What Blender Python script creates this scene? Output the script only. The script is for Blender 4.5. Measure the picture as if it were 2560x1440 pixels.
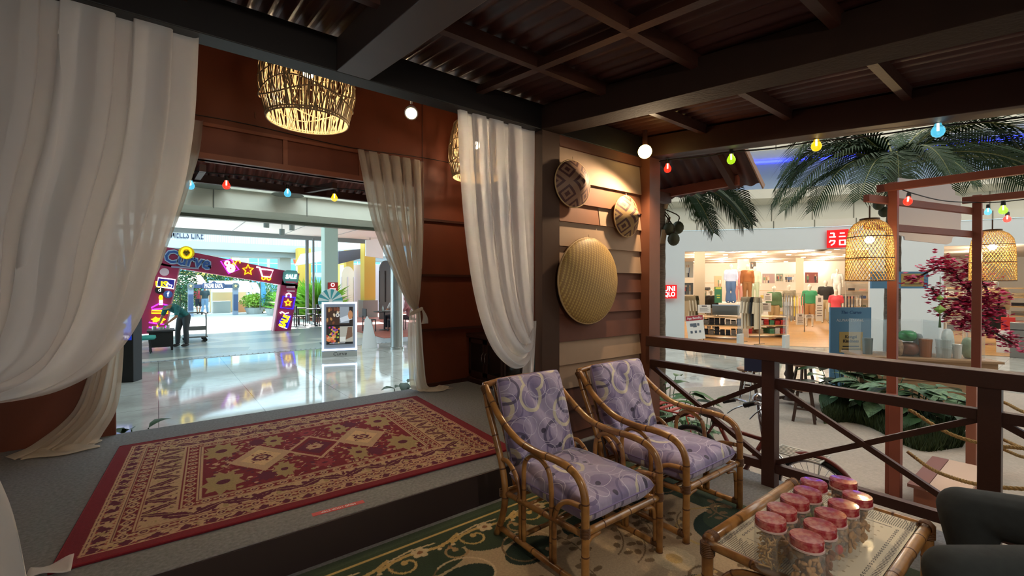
import bpy, math, random
import numpy as np
from mathutils import Vector, Matrix, Euler
sin, cos, pi = math.sin, math.cos, math.pi
SC = bpy.context.scene
COL = SC.collection
for o in list(bpy.data.objects):
    bpy.data.objects.remove(o)
# ------------------------------------------------------------ camera
YAW, PITCH, FPX = math.radians(51.95), math.radians(-0.4), 1131.0
EYE = Vector((0, 0, 1.4))
cam = bpy.data.cameras.new('camera'); camo = bpy.data.objects.new('camera', cam); COL.objects.link(camo)
cam.sensor_width = 36; cam.lens = 36 * FPX / 2560; cam.clip_end = 300; cam.clip_start = 0.03
camo.location = EYE
camo.rotation_euler = (math.radians(90) + PITCH, 0, YAW - math.radians(90))
SC.camera = camo
_F = Vector((cos(YAW) * cos(PITCH), sin(YAW) * cos(PITCH), sin(PITCH)))
_R = Vector((sin(YAW), -cos(YAW), 0)); _U = _R.cross(_F)

def at(px, py, X=None, Y=None, Z=None, d=None):
    v = _F + _R * ((px - 1280) / FPX) + _U * ((720 - py) / FPX)
    if d is not None: return EYE + v * d
    if X is not None: return EYE + v * ((X - EYE.x) / v.x)
    if Y is not None: return EYE + v * ((Y - EYE.y) / v.y)
    return EYE + v * ((Z - EYE.z) / v.z)
# ------------------------------------------------------------ view, world, sun
SC.view_settings.view_transform = 'Standard'; SC.view_settings.look = 'None'
SC.view_settings.gamma = 1; SC.view_settings.use_curve_mapping = False
SC.view_settings.exposure = 0.0
SC.cycles.max_bounces = 7; SC.cycles.diffuse_bounces = 3; SC.cycles.glossy_bounces = 3
SC.cycles.transmission_bounces = 5; SC.cycles.transparent_max_bounces = 10
SC.cycles.caustics_reflective = False; SC.cycles.caustics_refractive = False
SC.cycles.sample_clamp_indirect = 4
SC.cycles.use_denoising = True
W_ = bpy.data.worlds.new('world'); SC.world = W_; W_.use_nodes = True
wn = W_.node_tree.nodes; wl = W_.node_tree.links
bg = wn['Background']; bg.inputs[0].default_value = (0.55, 0.83, 1.0, 1); bg.inputs[1].default_value = 4.4
sun = bpy.data.lights.new('sun', 'SUN'); sun.energy = 16; sun.color = (1, .97, .92); sun.angle = 0.01
suno = bpy.data.objects.new('sun', sun); COL.objects.link(suno)
suno.rotation_euler = Vector((-.12, -.98, -1.0)).to_track_quat('-Z', 'Y').to_euler()   # light travels this way
def area(name, loc, size, energy, col=(1, 1, 1), rot=(0, 0, 0), sy=None):
    l = bpy.data.lights.new(name, 'AREA'); l.energy = energy; l.color = col; l.size = size
    if sy: l.shape = 'RECTANGLE'; l.size_y = sy
    o = bpy.data.objects.new(name, l); COL.objects.link(o); o.location = loc; o.rotation_euler = rot
    return o
def point(name, loc, energy, col=(1, .75, .45), r=0.04):
    l = bpy.data.lights.new(name, 'POINT'); l.energy = energy; l.color = col; l.shadow_soft_size = r
    o = bpy.data.objects.new(name, l); COL.objects.link(o); o.location = loc
    return o
def spot(name, loc, target, energy, ang, col=(1, .8, .55), r=0.04, blend=.5):
    l = bpy.data.lights.new(name, 'SPOT'); l.energy = energy; l.color = col; l.shadow_soft_size = r
    l.spot_size = math.radians(ang); l.spot_blend = blend
    o = bpy.data.objects.new(name, l); COL.objects.link(o); o.location = loc
    o.rotation_euler = (Vector(target) - Vector(loc)).to_track_quat('-Z', 'Y').to_euler()
    return o
# mall atrium lighting panels high overhead, plus an added fill light
area('mall_and_fill_lights', (10.5, -2, 8.6), 9, 1150, (1, .95, .88), sy=14)
area('mall_and_fill_lights', (-5, -6, 6.5), 5, 300, (1, .95, .9), rot=(-.75, .0, -.65))  # fill light added behind the camera, no atrium panel
area('mall_and_fill_lights', (4, 9.2, 6.6), 7, 420, (.74, .92, 1), sy=4)
# lamps of the verandah and of the inner room
spot('verandah_spot_and_fill', (3.085, 2.19, 2.385), (2.2, 1.5, 0.3), 62, 172, (1, .74, .46), .03, .5)
spot('room_spot_light', (1.70, 3.56, 2.83), (1.1, 2.4, 0.3), 80, 130, (1, .78, .5), .05, .8)
point('basket_lamp_light', (0.89, 3.6, 2.8), 15, (1, .78, .52), .05)
point('basket_lamp_light', (2.76, 4.19, 2.75), 14, (1, .78, .52), .05)
# unseen warm fill spot added behind the camera to brighten the verandah
spot('verandah_spot_and_fill', (0.7, -0.7, 2.15), (1.3, 1.6, 0.4), 60, 140, (1, .86, .72), .06, .9)

# ------------------------------------------------------------ helpers
def s2l(c):
    return tuple(((x / 255) / 12.92 if x / 255 <= .04045 else ((x / 255 + .055) / 1.055) ** 2.4) for x in c)
_mc = {}
DEF = dict(chair_dark=(44, 40, 44), hair_black=(20, 18, 18), rim_cane=(196, 160, 110), lamp_grey=(150, 160, 158))
def M(name, col=(128, 128, 128), rough=.6, metal=0, emit=None, es=0, alpha=1, trans=0, var=0, scale=8, bump=0, bscale=60, attr=None, spec=None, stretch=None, sheen=0, translucent=0):
    if name in _mc: return _mc[name]
    if not hasattr(col, '__len__'): col = DEF[name]
    m = bpy.data.materials.new(name); m.use_nodes = True; _mc[name] = m
    nt = m.node_tree; N = nt.nodes; L = nt.links; b = N['Principled BSDF']
    c = s2l(col) + (1,)
    b.inputs['Base Color'].default_value = c
    b.inputs['Roughness'].default_value = rough; b.inputs['Metallic'].default_value = metal
    b.inputs['Alpha'].default_value = alpha; b.inputs['Transmission Weight'].default_value = trans
    if spec is not None: b.inputs['Specular IOR Level'].default_value = spec
    if sheen: b.inputs['Sheen Weight'].default_value = sheen
    if emit: b.inputs['Emission Color'].default_value = s2l(emit) + (1,); b.inputs['Emission Strength'].default_value = es
    src = None
    if attr:
        a = N.new('ShaderNodeAttribute'); a.attribute_name = attr; src = a.outputs['Color']
        L.new(src, b.inputs['Base Color'])
        if es and not emit: L.new(src, b.inputs['Emission Color']); b.inputs['Emission Strength'].default_value = es
    tc = None
    if var or bump:
        tc = N.new('ShaderNodeTexCoord'); mp = N.new('ShaderNodeMapping'); L.new(tc.outputs['Object'], mp.inputs[0])
        if stretch: mp.inputs['Scale'].default_value = stretch
    if var:
        n = N.new('ShaderNodeTexNoise'); n.inputs['Scale'].default_value = scale; n.inputs['Detail'].default_value = 6
        L.new(mp.outputs[0], n.inputs['Vector'])
        r = N.new('ShaderNodeMapRange'); r.inputs[1].default_value = .3; r.inputs[2].default_value = .7
        r.inputs[3].default_value = 1 - var; r.inputs[4].default_value = 1 + var
        L.new(n.outputs['Fac'], r.inputs[0])
        x = N.new('ShaderNodeVectorMath'); x.operation = 'SCALE'
        if src: L.new(src, x.inputs[0])
        else: x.inputs[0].default_value = c[:3]
        L.new(r.outputs[0], x.inputs['Scale']); L.new(x.outputs[0], b.inputs['Base Color'])
    if bump:
        n = N.new('ShaderNodeTexNoise'); n.inputs['Scale'].default_value = bscale; n.inputs['Detail'].default_value = 4
        L.new(mp.outputs[0], n.inputs['Vector'])
        bp = N.new('ShaderNodeBump'); bp.inputs['Strength'].default_value = bump; bp.inputs['Distance'].default_value = .01
        L.new(n.outputs['Fac'], bp.inputs['Height']); L.new(bp.outputs[0], b.inputs['Normal'])
    if translucent:
        t = N.new('ShaderNodeBsdfTranslucent'); t.inputs[0].default_value = c
        mx = N.new('ShaderNodeMixShader'); mx.inputs[0].default_value = translucent
        L.new(b.outputs[0], mx.inputs[1]); L.new(t.outputs[0], mx.inputs[2])
        L.new(mx.outputs[0], N['Material Output'].inputs['Surface'])
    return m

def tag(o, label=None, cat=None, group=None, kind=None):
    if label: o['label'] = label
    if cat: o['category'] = cat
    if group: o['group'] = group
    if kind: o['kind'] = kind
    return o
def thing(name, label, cat, loc=(0, 0, 0), rz=0, group=None, kind=None):
    o = bpy.data.objects.new(name, None); COL.objects.link(o); o.empty_display_size = .1
    o.location = loc; o.rotation_euler = (0, 0, rz)
    return tag(o, label, cat, group, kind)
def wm(o):
    m = Matrix.Identity(4)
    while o:
        m = Matrix.LocRotScale(o.location, o.rotation_euler, o.scale) @ m; o = o.parent
    return m
KIDS = {}
def kids(o): return KIDS.get(o.name, [])
def _adopt(o, p): o.parent = p; KIDS.setdefault(p.name, []).append(o)
def copy_tree(o, parent=None, loc=None, rz=None, label=None, group=None, scale=None):
    c = o.copy(); COL.objects.link(c)
    if parent: _adopt(c, parent)
    for ch in kids(o): copy_tree(ch, c)
    if loc is not None: c.location = loc
    if rz is not None: c.rotation_euler = (0, 0, rz)
    if scale is not None: c.scale = scale if hasattr(scale, '__len__') else (scale,) * 3
    if label: c['label'] = label
    if group: c['group'] = group
    return c

class MB:
    def __init__(s): s.v = []; s.f = []; s.m = []; s.mi = 0; s.col = None
    def add(s, vs, fs, mi=None):
        b = len(s.v); s.v += [Vector(v) for v in vs]
        s.f += [tuple(i + b for i in f) for f in fs]; s.m += [s.mi if mi is None else mi] * len(fs); return s
    def box(s, x0, y0, z0, x1, y1, z1, mi=None):
        return s.add([(x0, y0, z0), (x1, y0, z0), (x1, y1, z0), (x0, y1, z0), (x0, y0, z1), (x1, y0, z1), (x1, y1, z1), (x0, y1, z1)],
                     [(0, 3, 2, 1), (4, 5, 6, 7), (0, 1, 5, 4), (1, 2, 6, 5), (2, 3, 7, 6), (3, 0, 4, 7)], mi)
    def cb(s, c, sz, rot=None, mi=None):
        hx, hy, hz = sz[0] / 2, sz[1] / 2, sz[2] / 2; c = Vector(c)
        vs = [Vector(p) for p in ((-hx, -hy, -hz), (hx, -hy, -hz), (hx, hy, -hz), (-hx, hy, -hz), (-hx, -hy, hz), (hx, -hy, hz), (hx, hy, hz), (-hx, hy, hz))]
        if rot is not None:
            if isinstance(rot, (int, float)): rot = Matrix.Rotation(rot, 3, 'Z')
            elif isinstance(rot, tuple): rot = Euler(rot).to_matrix()
            vs = [rot @ v for v in vs]
        return s.add([c + v for v in vs], [(0, 3, 2, 1), (4, 5, 6, 7), (0, 1, 5, 4), (1, 2, 6, 5), (2, 3, 7, 6), (3, 0, 4, 7)], mi)
    def bar(s, p0, p1, w, h, mi=None, up=(0, 0, 1)):
        p0, p1 = Vector(p0), Vector(p1); d = (p1 - p0).normalized(); up = Vector(up)
        if abs(d.dot(up)) > .98: up = Vector((1, 0, 0))
        a = d.cross(up).normalized(); b = a.cross(d).normalized(); a *= w / 2; b *= h / 2
        vs = [p0 - a - b, p0 + a - b, p0 + a + b, p0 - a + b, p1 - a - b, p1 + a - b, p1 + a + b, p1 - a + b]
        return s.add(vs, [(0, 1, 2, 3), (7, 6, 5, 4), (0, 4, 5, 1), (1, 5, 6, 2), (2, 6, 7, 3), (3, 7, 4, 0)], mi)
    def tube(s, pts, r, n=8, cap=True, mi=None, closed=False):
        pts = [Vector(p) for p in pts]; k = len(pts); rs = r if hasattr(r, '__len__') else [r] * k
        vs = []; ref = None
        for i, p in enumerate(pts):
            if closed: t = pts[(i + 1) % k] - pts[i - 1]
            else: t = pts[min(i + 1, k - 1)] - pts[max(i - 1, 0)]
            t = t.normalized() if t.length > 1e-9 else Vector((0, 0, 1))
            if ref is None: ref = Vector((0, 0, 1)) if abs(t.z) < .9 else Vector((1, 0, 0))
            a = (ref - t * ref.dot(t))
            a = a.normalized() if a.length > 1e-6 else t.orthogonal().normalized()
            ref = a; b = t.cross(a)
            for j in range(n):
                q = 2 * pi * j / n; vs.append(p + (a * cos(q) + b * sin(q)) * rs[i])
        fs = []
        for i in range(k if closed else k - 1):
            i2 = (i + 1) % k
            for j in range(n):
                j2 = (j + 1) % n; fs.append((i * n + j, i * n + j2, i2 * n + j2, i2 * n + j))
        if cap and not closed: fs += [tuple(range(n))[::-1], tuple((k - 1) * n + j for j in range(n))]
        return s.add(vs, fs, mi)
    def lathe(s, prof, c=(0, 0, 0), n=16, mi=None, rot=None, a0=0, a1=2 * pi):
        c = Vector(c); vs = []; full = abs(a1 - a0 - 2 * pi) < 1e-6; m = n if full else n + 1
        for r, z in prof:
            for j in range(m):
                q = a0 + (a1 - a0) * j / n; v = Vector((r * cos(q), r * sin(q), z))
                if rot is not None: v = rot @ v
                vs.append(c + v)
        fs = []
        for i in range(len(prof) - 1):
            for j in range(n):
                j2 = (j + 1) % m if full else j + 1
                fs.append((i * m + j, i * m + j2, (i + 1) * m + j2, (i + 1) * m + j))
        return s.add(vs, fs, mi)
    def sph(s, c, r, n=12, mi=None, rot=None):
        if not hasattr(r, '__len__'): r = (r, r, r)
        c = Vector(c); vs = []; h = n // 2
        for i in range(h + 1):
            t = pi * i / h
            for j in range(n):
                q = 2 * pi * j / n; v = Vector((r[0] * sin(t) * cos(q), r[1] * sin(t) * sin(q), r[2] * cos(t)))
                if rot is not None: v = rot @ v
                vs.append(c + v)
        fs = [(i * n + j, (i + 1) * n + j, (i + 1) * n + (j + 1) % n, i * n + (j + 1) % n) for i in range(h) for j in range(n)]
        return s.add(vs, fs, mi)
    def prism(s, pts, o, u, v, depth, mi=None):
        """2-D outline pts in the frame (o; u, v), extruded by depth along u x v"""
        o, u, v = Vector(o), Vector(u), Vector(v); w = u.cross(v).normalized() * depth; n = len(pts)
        a = [o + u * p[0] + v * p[1] for p in pts]
        ar = sum(pts[i][0] * pts[(i + 1) % n][1] - pts[(i + 1) % n][0] * pts[i][1] for i in range(n))
        if ar < 0: a = a[::-1]
        vs = a + [p + w for p in a]
        return s.add(vs, [tuple(range(n))[::-1], tuple(range(n, 2 * n))] + [(i, (i + 1) % n, n + (i + 1) % n, n + i) for i in range(n)], mi)
    def grid(s, fn, nu, nv, mi=None, wrap=False):
        vs = [fn(i / nu, j / nv) for j in range(nv + 1) for i in range(nu + 1)]
        fs = [(j * (nu + 1) + i, j * (nu + 1) + i + 1, (j + 1) * (nu + 1) + i + 1, (j + 1) * (nu + 1) + i) for j in range(nv) for i in range(nu)]
        return s.add(vs, fs, mi)
    def quad(s, a, b, c, d, mi=None): return s.add([a, b, c, d], [(0, 1, 2, 3)], mi)
    def ob(s, name, mats, parent=None, smooth=False, solid=0, label=None, cat=None, group=None, kind=None, bevel=0):
        me = bpy.data.meshes.new(name)
        vs = s.v
        if parent is not None:
            inv = wm(parent).inverted(); vs = [inv @ v for v in vs]
        me.from_pydata([tuple(v) for v in vs], [], s.f)
        if not isinstance(mats, (list, tuple)): mats = [mats]
        for m in mats: me.materials.append(m)
        me.polygons.foreach_set('material_index', s.m)
        if smooth: me.polygons.foreach_set('use_smooth', [True] * len(s.f))
        if s.col is not None:
            a = me.color_attributes.new('Col', 'FLOAT_COLOR', 'POINT')
            a.data.foreach_set('color', np.asarray(s.col, dtype=np.float32).ravel())
        me.update()
        o = bpy.data.objects.new(name, me); COL.objects.link(o)
        if parent is not None: _adopt(o, parent)
        if solid:
            md = o.modifiers.new('thickness', 'SOLIDIFY'); md.thickness = solid; md.offset = 0
        if bevel:
            md = o.modifiers.new('bevel', 'BEVEL'); md.width = bevel; md.segments = 2; md.limit_method = 'ANGLE'
        return tag(o, label, cat, group, kind)
def struct(mb, name, mats, **k): return mb.ob(name, mats, kind='structure', **k)
def text(name, body, o, u, v, size, mat, parent=None, depth=.004, align='CENTER', shear=0, bold=0, width=None, label=None):
    """lettering standing on the plane (o; u right, v up)"""
    c = bpy.data.curves.new(name, 'FONT'); c.body = body; c.size = size; c.align_x = align; c.align_y = 'CENTER'
    c.extrude = depth / 2; c.shear = shear; c.offset = bold; c.resolution_u = 2
    t = bpy.data.objects.new(name, c); COL.objects.link(t)
    me = bpy.data.meshes.new_from_object(t); bpy.data.objects.remove(t)
    u, v = Vector(u).normalized(), Vector(v).normalized(); w = u.cross(v)
    m = Matrix((u, v, w)).transposed().to_4x4(); m.translation = Vector(o) + w * depth / 2
    if width and me.vertices:
        xs = [q.co.x for q in me.vertices]; k = width / max(1e-6, max(xs) - min(xs))
        m = m @ Matrix.Diagonal((k, 1, 1, 1))
    if parent is not None: m = wm(parent).inverted() @ m
    me.transform(m); me.materials.clear(); me.materials.append(mat)
    ob_ = bpy.data.objects.new(name, me); COL.objects.link(ob_)
    if parent is not None: _adopt(ob_, parent)
    if label: ob_['label'] = label
    return ob_
def lerp(a, b, t): return a + (b - a) * t
def poly_at(pts, t):
    """point on polyline by arc length fraction"""
    ls = [0]
    for a, b in zip(pts, pts[1:]): ls.append(ls[-1] + (b - a).length)
    q = t * ls[-1]
    for i in range(len(pts) - 1):
        if q <= ls[i + 1] or i == len(pts) - 2:
            return pts[i].lerp(pts[i + 1], (q - ls[i]) / max(1e-9, ls[i + 1] - ls[i]))
def smoothpath(pts, n):
    """Catmull-Rom through pts, n points"""
    P = [Vector(p) for p in pts]; P = [P[0] * 2 - P[1]] + P + [P[-1] * 2 - P[-2]]; out = []; k = len(P) - 3
    for i in range(n):
        t = i / (n - 1) * k; j = min(int(t), k - 1); t -= j
        a, b, c, d = P[j:j + 4]
        out.append(.5 * ((2 * b) + (c - a) * t + (2 * a - 5 * b + 4 * c - d) * t * t + (3 * b - a - 3 * c + d) * t ** 3))
    return out
def arcpts(cx, cy, r, a0, a1, n): return [(cx + r * cos(a0 + (a1 - a0) * i / n), cy + r * sin(a0 + (a1 - a0) * i / n)) for i in range(n + 1)]

class Canvas:
    """a small painter for surface patterns, stored as colours of a mesh's points"""
    def __init__(s, nx, ny, base): s.nx, s.ny = nx, ny; s.a = np.zeros((ny, nx, 3)); s.a[:] = s2l(base); s.Y, s.X = np.mgrid[0:ny, 0:nx]; s.X = (s.X + .5) / nx; s.Y = (s.Y + .5) / ny; s.asp = 1.0
    def win(s, x0, x1, y0, y1):
        i0, i1 = max(0, int(x0 * s.nx) - 1), min(s.nx, int(x1 * s.nx) + 2); j0, j1 = max(0, int(y0 * s.ny) - 1), min(s.ny, int(y1 * s.ny) + 2)
        return slice(j0, j1), slice(i0, i1)
    def rect(s, x0, y0, x1, y1, c):
        m = (s.X >= x0) & (s.X < x1) & (s.Y >= y0) & (s.Y < y1); s.a[m] = s2l(c)
    def ell(s, cx, cy, rx, ry, c, inner=0, rot=0):
        R = max(rx, ry * s.asp, rx / max(s.asp, 1e-6)) * 1.5 + .01; q = s.win(cx - R, cx + R, cy - max(ry, rx) * 1.5 - .01, cy + max(ry, rx) * 1.5 + .01)
        x = s.X[q] - cx; y = s.Y[q] - cy
        if rot: x, y = x * cos(rot) + y * sin(rot), -x * sin(rot) + y * cos(rot)
        d = (x / rx) ** 2 + (y / ry) ** 2; m = (d <= 1) & (d >= inner * inner); s.a[q][m] = s2l(c)
    def poly(s, pts, c):
        xs = [p[0] for p in pts]; ys = [p[1] for p in pts]; q = s.win(min(xs), max(xs), min(ys), max(ys)); x = s.X[q]; y = s.Y[q]
        m = np.zeros(x.shape, bool); n = len(pts)
        for i in range(n):
            (x1, y1), (x2, y2) = pts[i], pts[(i + 1) % n]
            if y1 == y2: continue
            c1 = (y1 > y) != (y2 > y); m ^= c1 & (x < (x2 - x1) * (y - y1) / (y2 - y1) + x1)
        s.a[q][m] = s2l(c)
    def line(s, pts, w, c, asp=1.0):
        """polyline of width w (x units); asp = height of one y unit over one x unit"""
        for (x1, y1), (x2, y2) in zip(pts, pts[1:]):
            q = s.win(min(x1, x2) - w, max(x1, x2) + w, min(y1, y2) - w / asp, max(y1, y2) + w / asp)
            x = s.X[q] - x1; y = (s.Y[q] - y1) * asp; dx, dy = x2 - x1, (y2 - y1) * asp; L = dx * dx + dy * dy + 1e-12
            t = np.clip((x * dx + y * dy) / L, 0, 1); d = (x - t * dx) ** 2 + (y - t * dy) ** 2
            s.a[q][d <= w * w / 4] = s2l(c)
    def sheet(s, o, u, v, back=0.0, fn=None):
        """MB grid spanning o..o+u, o..o+v carrying the picture"""
        mb = MB(); o, u, v = Vector(o), Vector(u), Vector(v)
        nx, ny = s.nx - 1, s.ny - 1
        vs = [(o + u * (i / nx) + v * (j / ny)) if fn is None else fn(i / nx, j / ny) for j in range(ny + 1) for i in range(nx + 1)]
        mb.v = vs
        mb.f = [(j * (nx + 1) + i, j * (nx + 1) + i + 1, (j + 1) * (nx + 1) + i + 1, (j + 1) * (nx + 1) + i) for j in range(ny) for i in range(nx)]
        mb.m = [0] * len(mb.f)
        mb.col = np.concatenate([s.a.reshape(-1, 3), np.ones((s.nx * s.ny, 1))], 1)
        return mb
# ============================================================ materials used widely
beam_m = M('dark_brown_paint', (52, 35, 28), .8, spec=.2, var=.12, scale=5, bump=.15)
beam_grey = M('grey_brown_paint', (84, 70, 68), .5, var=.08, scale=5)
rail_m = M('brown_paint', (70, 37, 26), .5, var=.12, scale=6, bump=.1)
wall_m = M('red_brown_board', (118, 58, 34), .55, var=.07, scale=3, bump=.08)
cor_m = M('maroon_corrugated_sheet', (76, 38, 33), .5, var=.1, scale=4)
carpet_m = M('grey_carpet', (126, 125, 127), .95, var=.22, scale=60, bump=.5, bscale=300)
white_m = M('white_paint', (232, 236, 236), .5)
G0 = -0.4   # mall floor
# ============================================================ verandah and room
mb = MB(); mb.box(-2.2, -1.6, -.06, 3.5, 2.38, 0); struct(mb, 'floor', carpet_m)
mb = MB(); mb.box(-2.2, -1.6, G0, 3.46, 2.38, -.06); struct(mb, 'trim_1', rail_m)
mb = MB(); mb.box(-2.2, 2.375, -.06, 3.4, 2.40, .196); struct(mb, 'trim_2', M('dark_riser', (52, 36, 34), .6))
mb = MB(); mb.box(-2.2, 2.385, .0, 3.42, 4.82, .2); struct(mb, 'floor_platform', carpet_m)
# back wall with the doorway
BY = 4.8
def zz(p, y, Y=BY): return at(p, y, Y=Y).z
ox0, ox1, ot = -.27, 2.38, 2.50
mb = MB()
mb.box(-2.3, BY, .0, ox0, BY + .06, 4.3); mb.box(ox1, BY, .0, 3.5, BY + .06, 4.3); mb.box(ox0, BY, ot, ox1, BY + .06, 4.3)
struct(mb, 'wall_back', wall_m)
mb = MB()
zt = 2.82
mb.box(.2, BY - .035, zt - .03, ox1, BY - .001, zt)
mb.box(-.9, BY - .05, ot - .0, ox1 + .02, BY + .1, ot + .05, 0)
for x in (.24, .97, 1.70, 2.36): mb.box(x - .02, BY - .03, ot + .05, x + .02, BY - .001, zt - .03)
struct(mb, 'trim_3', M('brown_trim', (146, 84, 58), .5))
mb = MB(); mb.box(2.425, BY - .004, 2.82, 2.432, BY - .001, 4.2); struct(mb, 'trim_4', M('seam', (50, 24, 16), .7))
mb = MB()
for y in (548, 688, 826): z = zz(1052, y); mb.box(2.42, BY - .03, z - .015, 3.38, BY - .001, z + .012)
mb.box(2.42, BY - .03, .2, 3.38, BY - .001, .24); struct(mb, 'trim_5', rail_m)
# right and left walls of the room
mb = MB(); mb.box(3.38, 2.48, -.06, 3.46, BY + .06, 4.2); struct(mb, 'wall_right', wall_m)
mb = MB(); mb.box(-2.3, 2.5, .0, -2.2, BY + .06, 4.3); struct(mb, 'wall_left', wall_m)
# roof of the room, falling to the right, with a rafter
mb = MB(); mb.grid(lambda u, v: Vector((lerp(1.2, 3.75, u), lerp(2.6, 5.2, v), lerp(4.02, 3.26, u) + .012 * sin(2 * pi * v * 2.65 / .09))), 2, 240)
mb.grid(lambda u, v: Vector((lerp(1.2, -2.6, u), lerp(2.55, 5.2, v), lerp(4.02, 2.9, u) + .012 * sin(2 * pi * v * 2.65 / .09))), 2, 240)
struct(mb, 'ceiling_room', cor_m, solid=.004, smooth=True)
mb = MB(); mb.bar((1.2, 4.2, 3.93), (3.4, 4.2, 3.27), .05, .09); mb.bar((1.2, 3.1, 3.93), (3.4, 3.1, 3.27), .05, .09)
struct(mb, 'trim_6', rail_m)
mb = MB(); mb.box(-2.3, 2.6, 2.86, 3.46, 2.66, 3.3); mb.prism([(-2.3, 3.3), (3.46, 3.3), (3.46, 3.36), (1.2, 4.0), (-2.3, 3.0)], (0, 2.66, 0), (1, 0, 0), (0, 0, 1), .05)
struct(mb, 'wall_front_gable', wall_m)
# siding wall between the two posts
SY = 2.44
c1 = M('siding_dark', (100, 54, 34), .7, var=.06); c2 = M('siding_beige', (168, 136, 108), .7, var=.05); c3 = M('siding_brown', (130, 78, 46), .7, var=.06)
zs = [2.69, 2.43, 2.185, 2.02, 1.875, 1.69, 1.5, 1.335, 1.18, .975, .80, .62, .45, .28, .0]
cs = [0, 1, 2, 2, 1, 1, 0, 0, 0, 1, 1, 0, 0, 0]
mb = MB()
for i in range(len(cs)):
    a, b = zs[i], zs[i + 1]
    if i == 3:
        for x0, x1 in ((2.34, 2.78), (2.79, 3.33)): mb.add([(x0, SY, a), (x1, SY, a), (x1, SY - .022, b), (x0, SY - .022, b), (x0, SY + .03, a), (x1, SY + .03, a), (x1, SY + .03, b), (x0, SY + .03, b)], [(3, 2, 1, 0), (4, 5, 6, 7), (3, 7, 6, 2), (0, 1, 5, 4), (0, 4, 7, 3), (1, 2, 6, 5)], 2 if x0 < 2.5 else 1)
        continue
    x0, x1 = 2.34, 3.33
    mb.add([(x0, SY, a), (x1, SY, a), (x1, SY - .022, b), (x0, SY - .022, b), (x0, SY + .03, a), (x1, SY + .03, a), (x1, SY + .03, b), (x0, SY + .03, b)], [(3, 2, 1, 0), (4, 5, 6, 7), (3, 7, 6, 2), (0, 1, 5, 4), (0, 4, 7, 3), (1, 2, 6, 5)], cs[i])
struct(mb, 'wall_siding', [c1, c2, c3])
# posts
mb = MB(); mb.box(2.17, 2.42, .0, 2.34, 2.50, 2.52); struct(mb, 'trim_7', M('post_paint', (78, 56, 44), .75, spec=.25, var=.05))
mb = MB(); mb.box(3.335, 2.34, .0, 3.49, 2.50, 2.52); struct(mb, 'trim_8', M('post_brown', (112, 66, 46), .5, var=.05))
# front beam carrying the curtains, and beams running down with the roof
SL = .105
def rz(y, z0=2.51): return z0 + SL * (y - 2.42)
mb = MB(); mb.box(-2.3, 2.42, 2.51, 3.49, 2.54, 2.69); struct(mb, 'trim_9', M('black_brown_paint', (26, 19, 18), .5, var=.05), bevel=.004)
for i, (x0, x1, m) in enumerate(((-.72, -.55, beam_grey), (.735, .91, beam_grey), (2.16, 2.345, beam_m), (3.33, 3.50, M('fascia_brown', (54, 27, 20), .5)))):
    mb = MB(); y0, y1 = 2.42, -1.6; h = .17
    mb.add([(x0, y1, rz(y1)), (x1, y1, rz(y1)), (x1, y0, rz(y0)), (x0, y0, rz(y0)), (x0, y1, rz(y1) + h), (x1, y1, rz(y1) + h), (x1, y0, rz(y0) + h), (x0, y0, rz(y0) + h)],
           [(0, 3, 2, 1), (4, 5, 6, 7), (0, 1, 5, 4), (1, 2, 6, 5), (2, 3, 7, 6), (3, 0, 4, 7)])
    struct(mb, 'trim_%d' % (10 + i), m, bevel=.004)
mb = MB()
for y in (1.85, 1.25, .64, .04, -.56, -1.16):
    z = 2.63 + SL * (y - 2.45)
    mb.box(-2.2, y - .02, z, 3.34, y + .02, z + .07)
for x in (-1.4, .05, 1.60, ):
    for ya, yb in ((2.42, -1.5),):
        a = Vector((x + .03, ya, 2.63 + SL * (ya - 2.45) + .02)); b = Vector((x + .03, yb, 2.63 + SL * (yb - 2.45) + .02)); mb.bar(a, b, .05, .04)
struct(mb, 'trim_14', rail_m)
# corrugated verandah roof
def cz(x): return .011 * sin(2 * pi * x / .0885)
mb = MB(); nx = 66 * 8
mb.grid(lambda u, v: Vector((lerp(-2.3, 3.56, u), lerp(2.56, -1.7, v), 2.712 + SL * (lerp(2.56, -1.7, v) - 2.45) + cz(lerp(-2.3, 3.56, u)))), nx, 4)
struct(mb, 'ceiling', cor_m, solid=.003, smooth=True)
# balustrade
def rbar(mb, z0, z1, x0, x1, ya, yb): mb.box(x0, yb, z0, x1, ya, z1)
rail = thing('railing', 'dark brown wooden balustrade with crossed braces along the open side', 'railing', (3.37, 1.3, 0))
mb = MB(); rbar(mb, .875, .96, 3.31, 3.43, 2.36, -1.6); mb.ob('top_rail', rail_m, rail, bevel=.004)
mb = MB(); rbar(mb, .70, .755, 3.345, 3.395, 2.36, -1.6); mb.ob('middle_rail', rail_m, rail)
mb = MB(); rbar(mb, .10, .16, 3.345, 3.395, 2.36, -1.6); mb.ob('bottom_rail', rail_m, rail)
for y in (1.37, .31, -.75, ):
    mb = MB(); mb.box(3.325, y - .04, 0, 3.41, y + .045, .88); mb.ob('post', rail_m, rail, bevel=.003)
for ya, yb in ((2.34, 1.42), (1.33, .355), (.27, -.70)):
    mb = MB(); mb.bar((3.365, ya, .70), (3.365, yb, .17), .03, .032); mb.ob('brace', rail_m, rail)
    mb = MB(); mb.bar((3.375, ya, .17), (3.375, yb, .70), .03, .032); mb.ob('brace', rail_m, rail)
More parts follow.
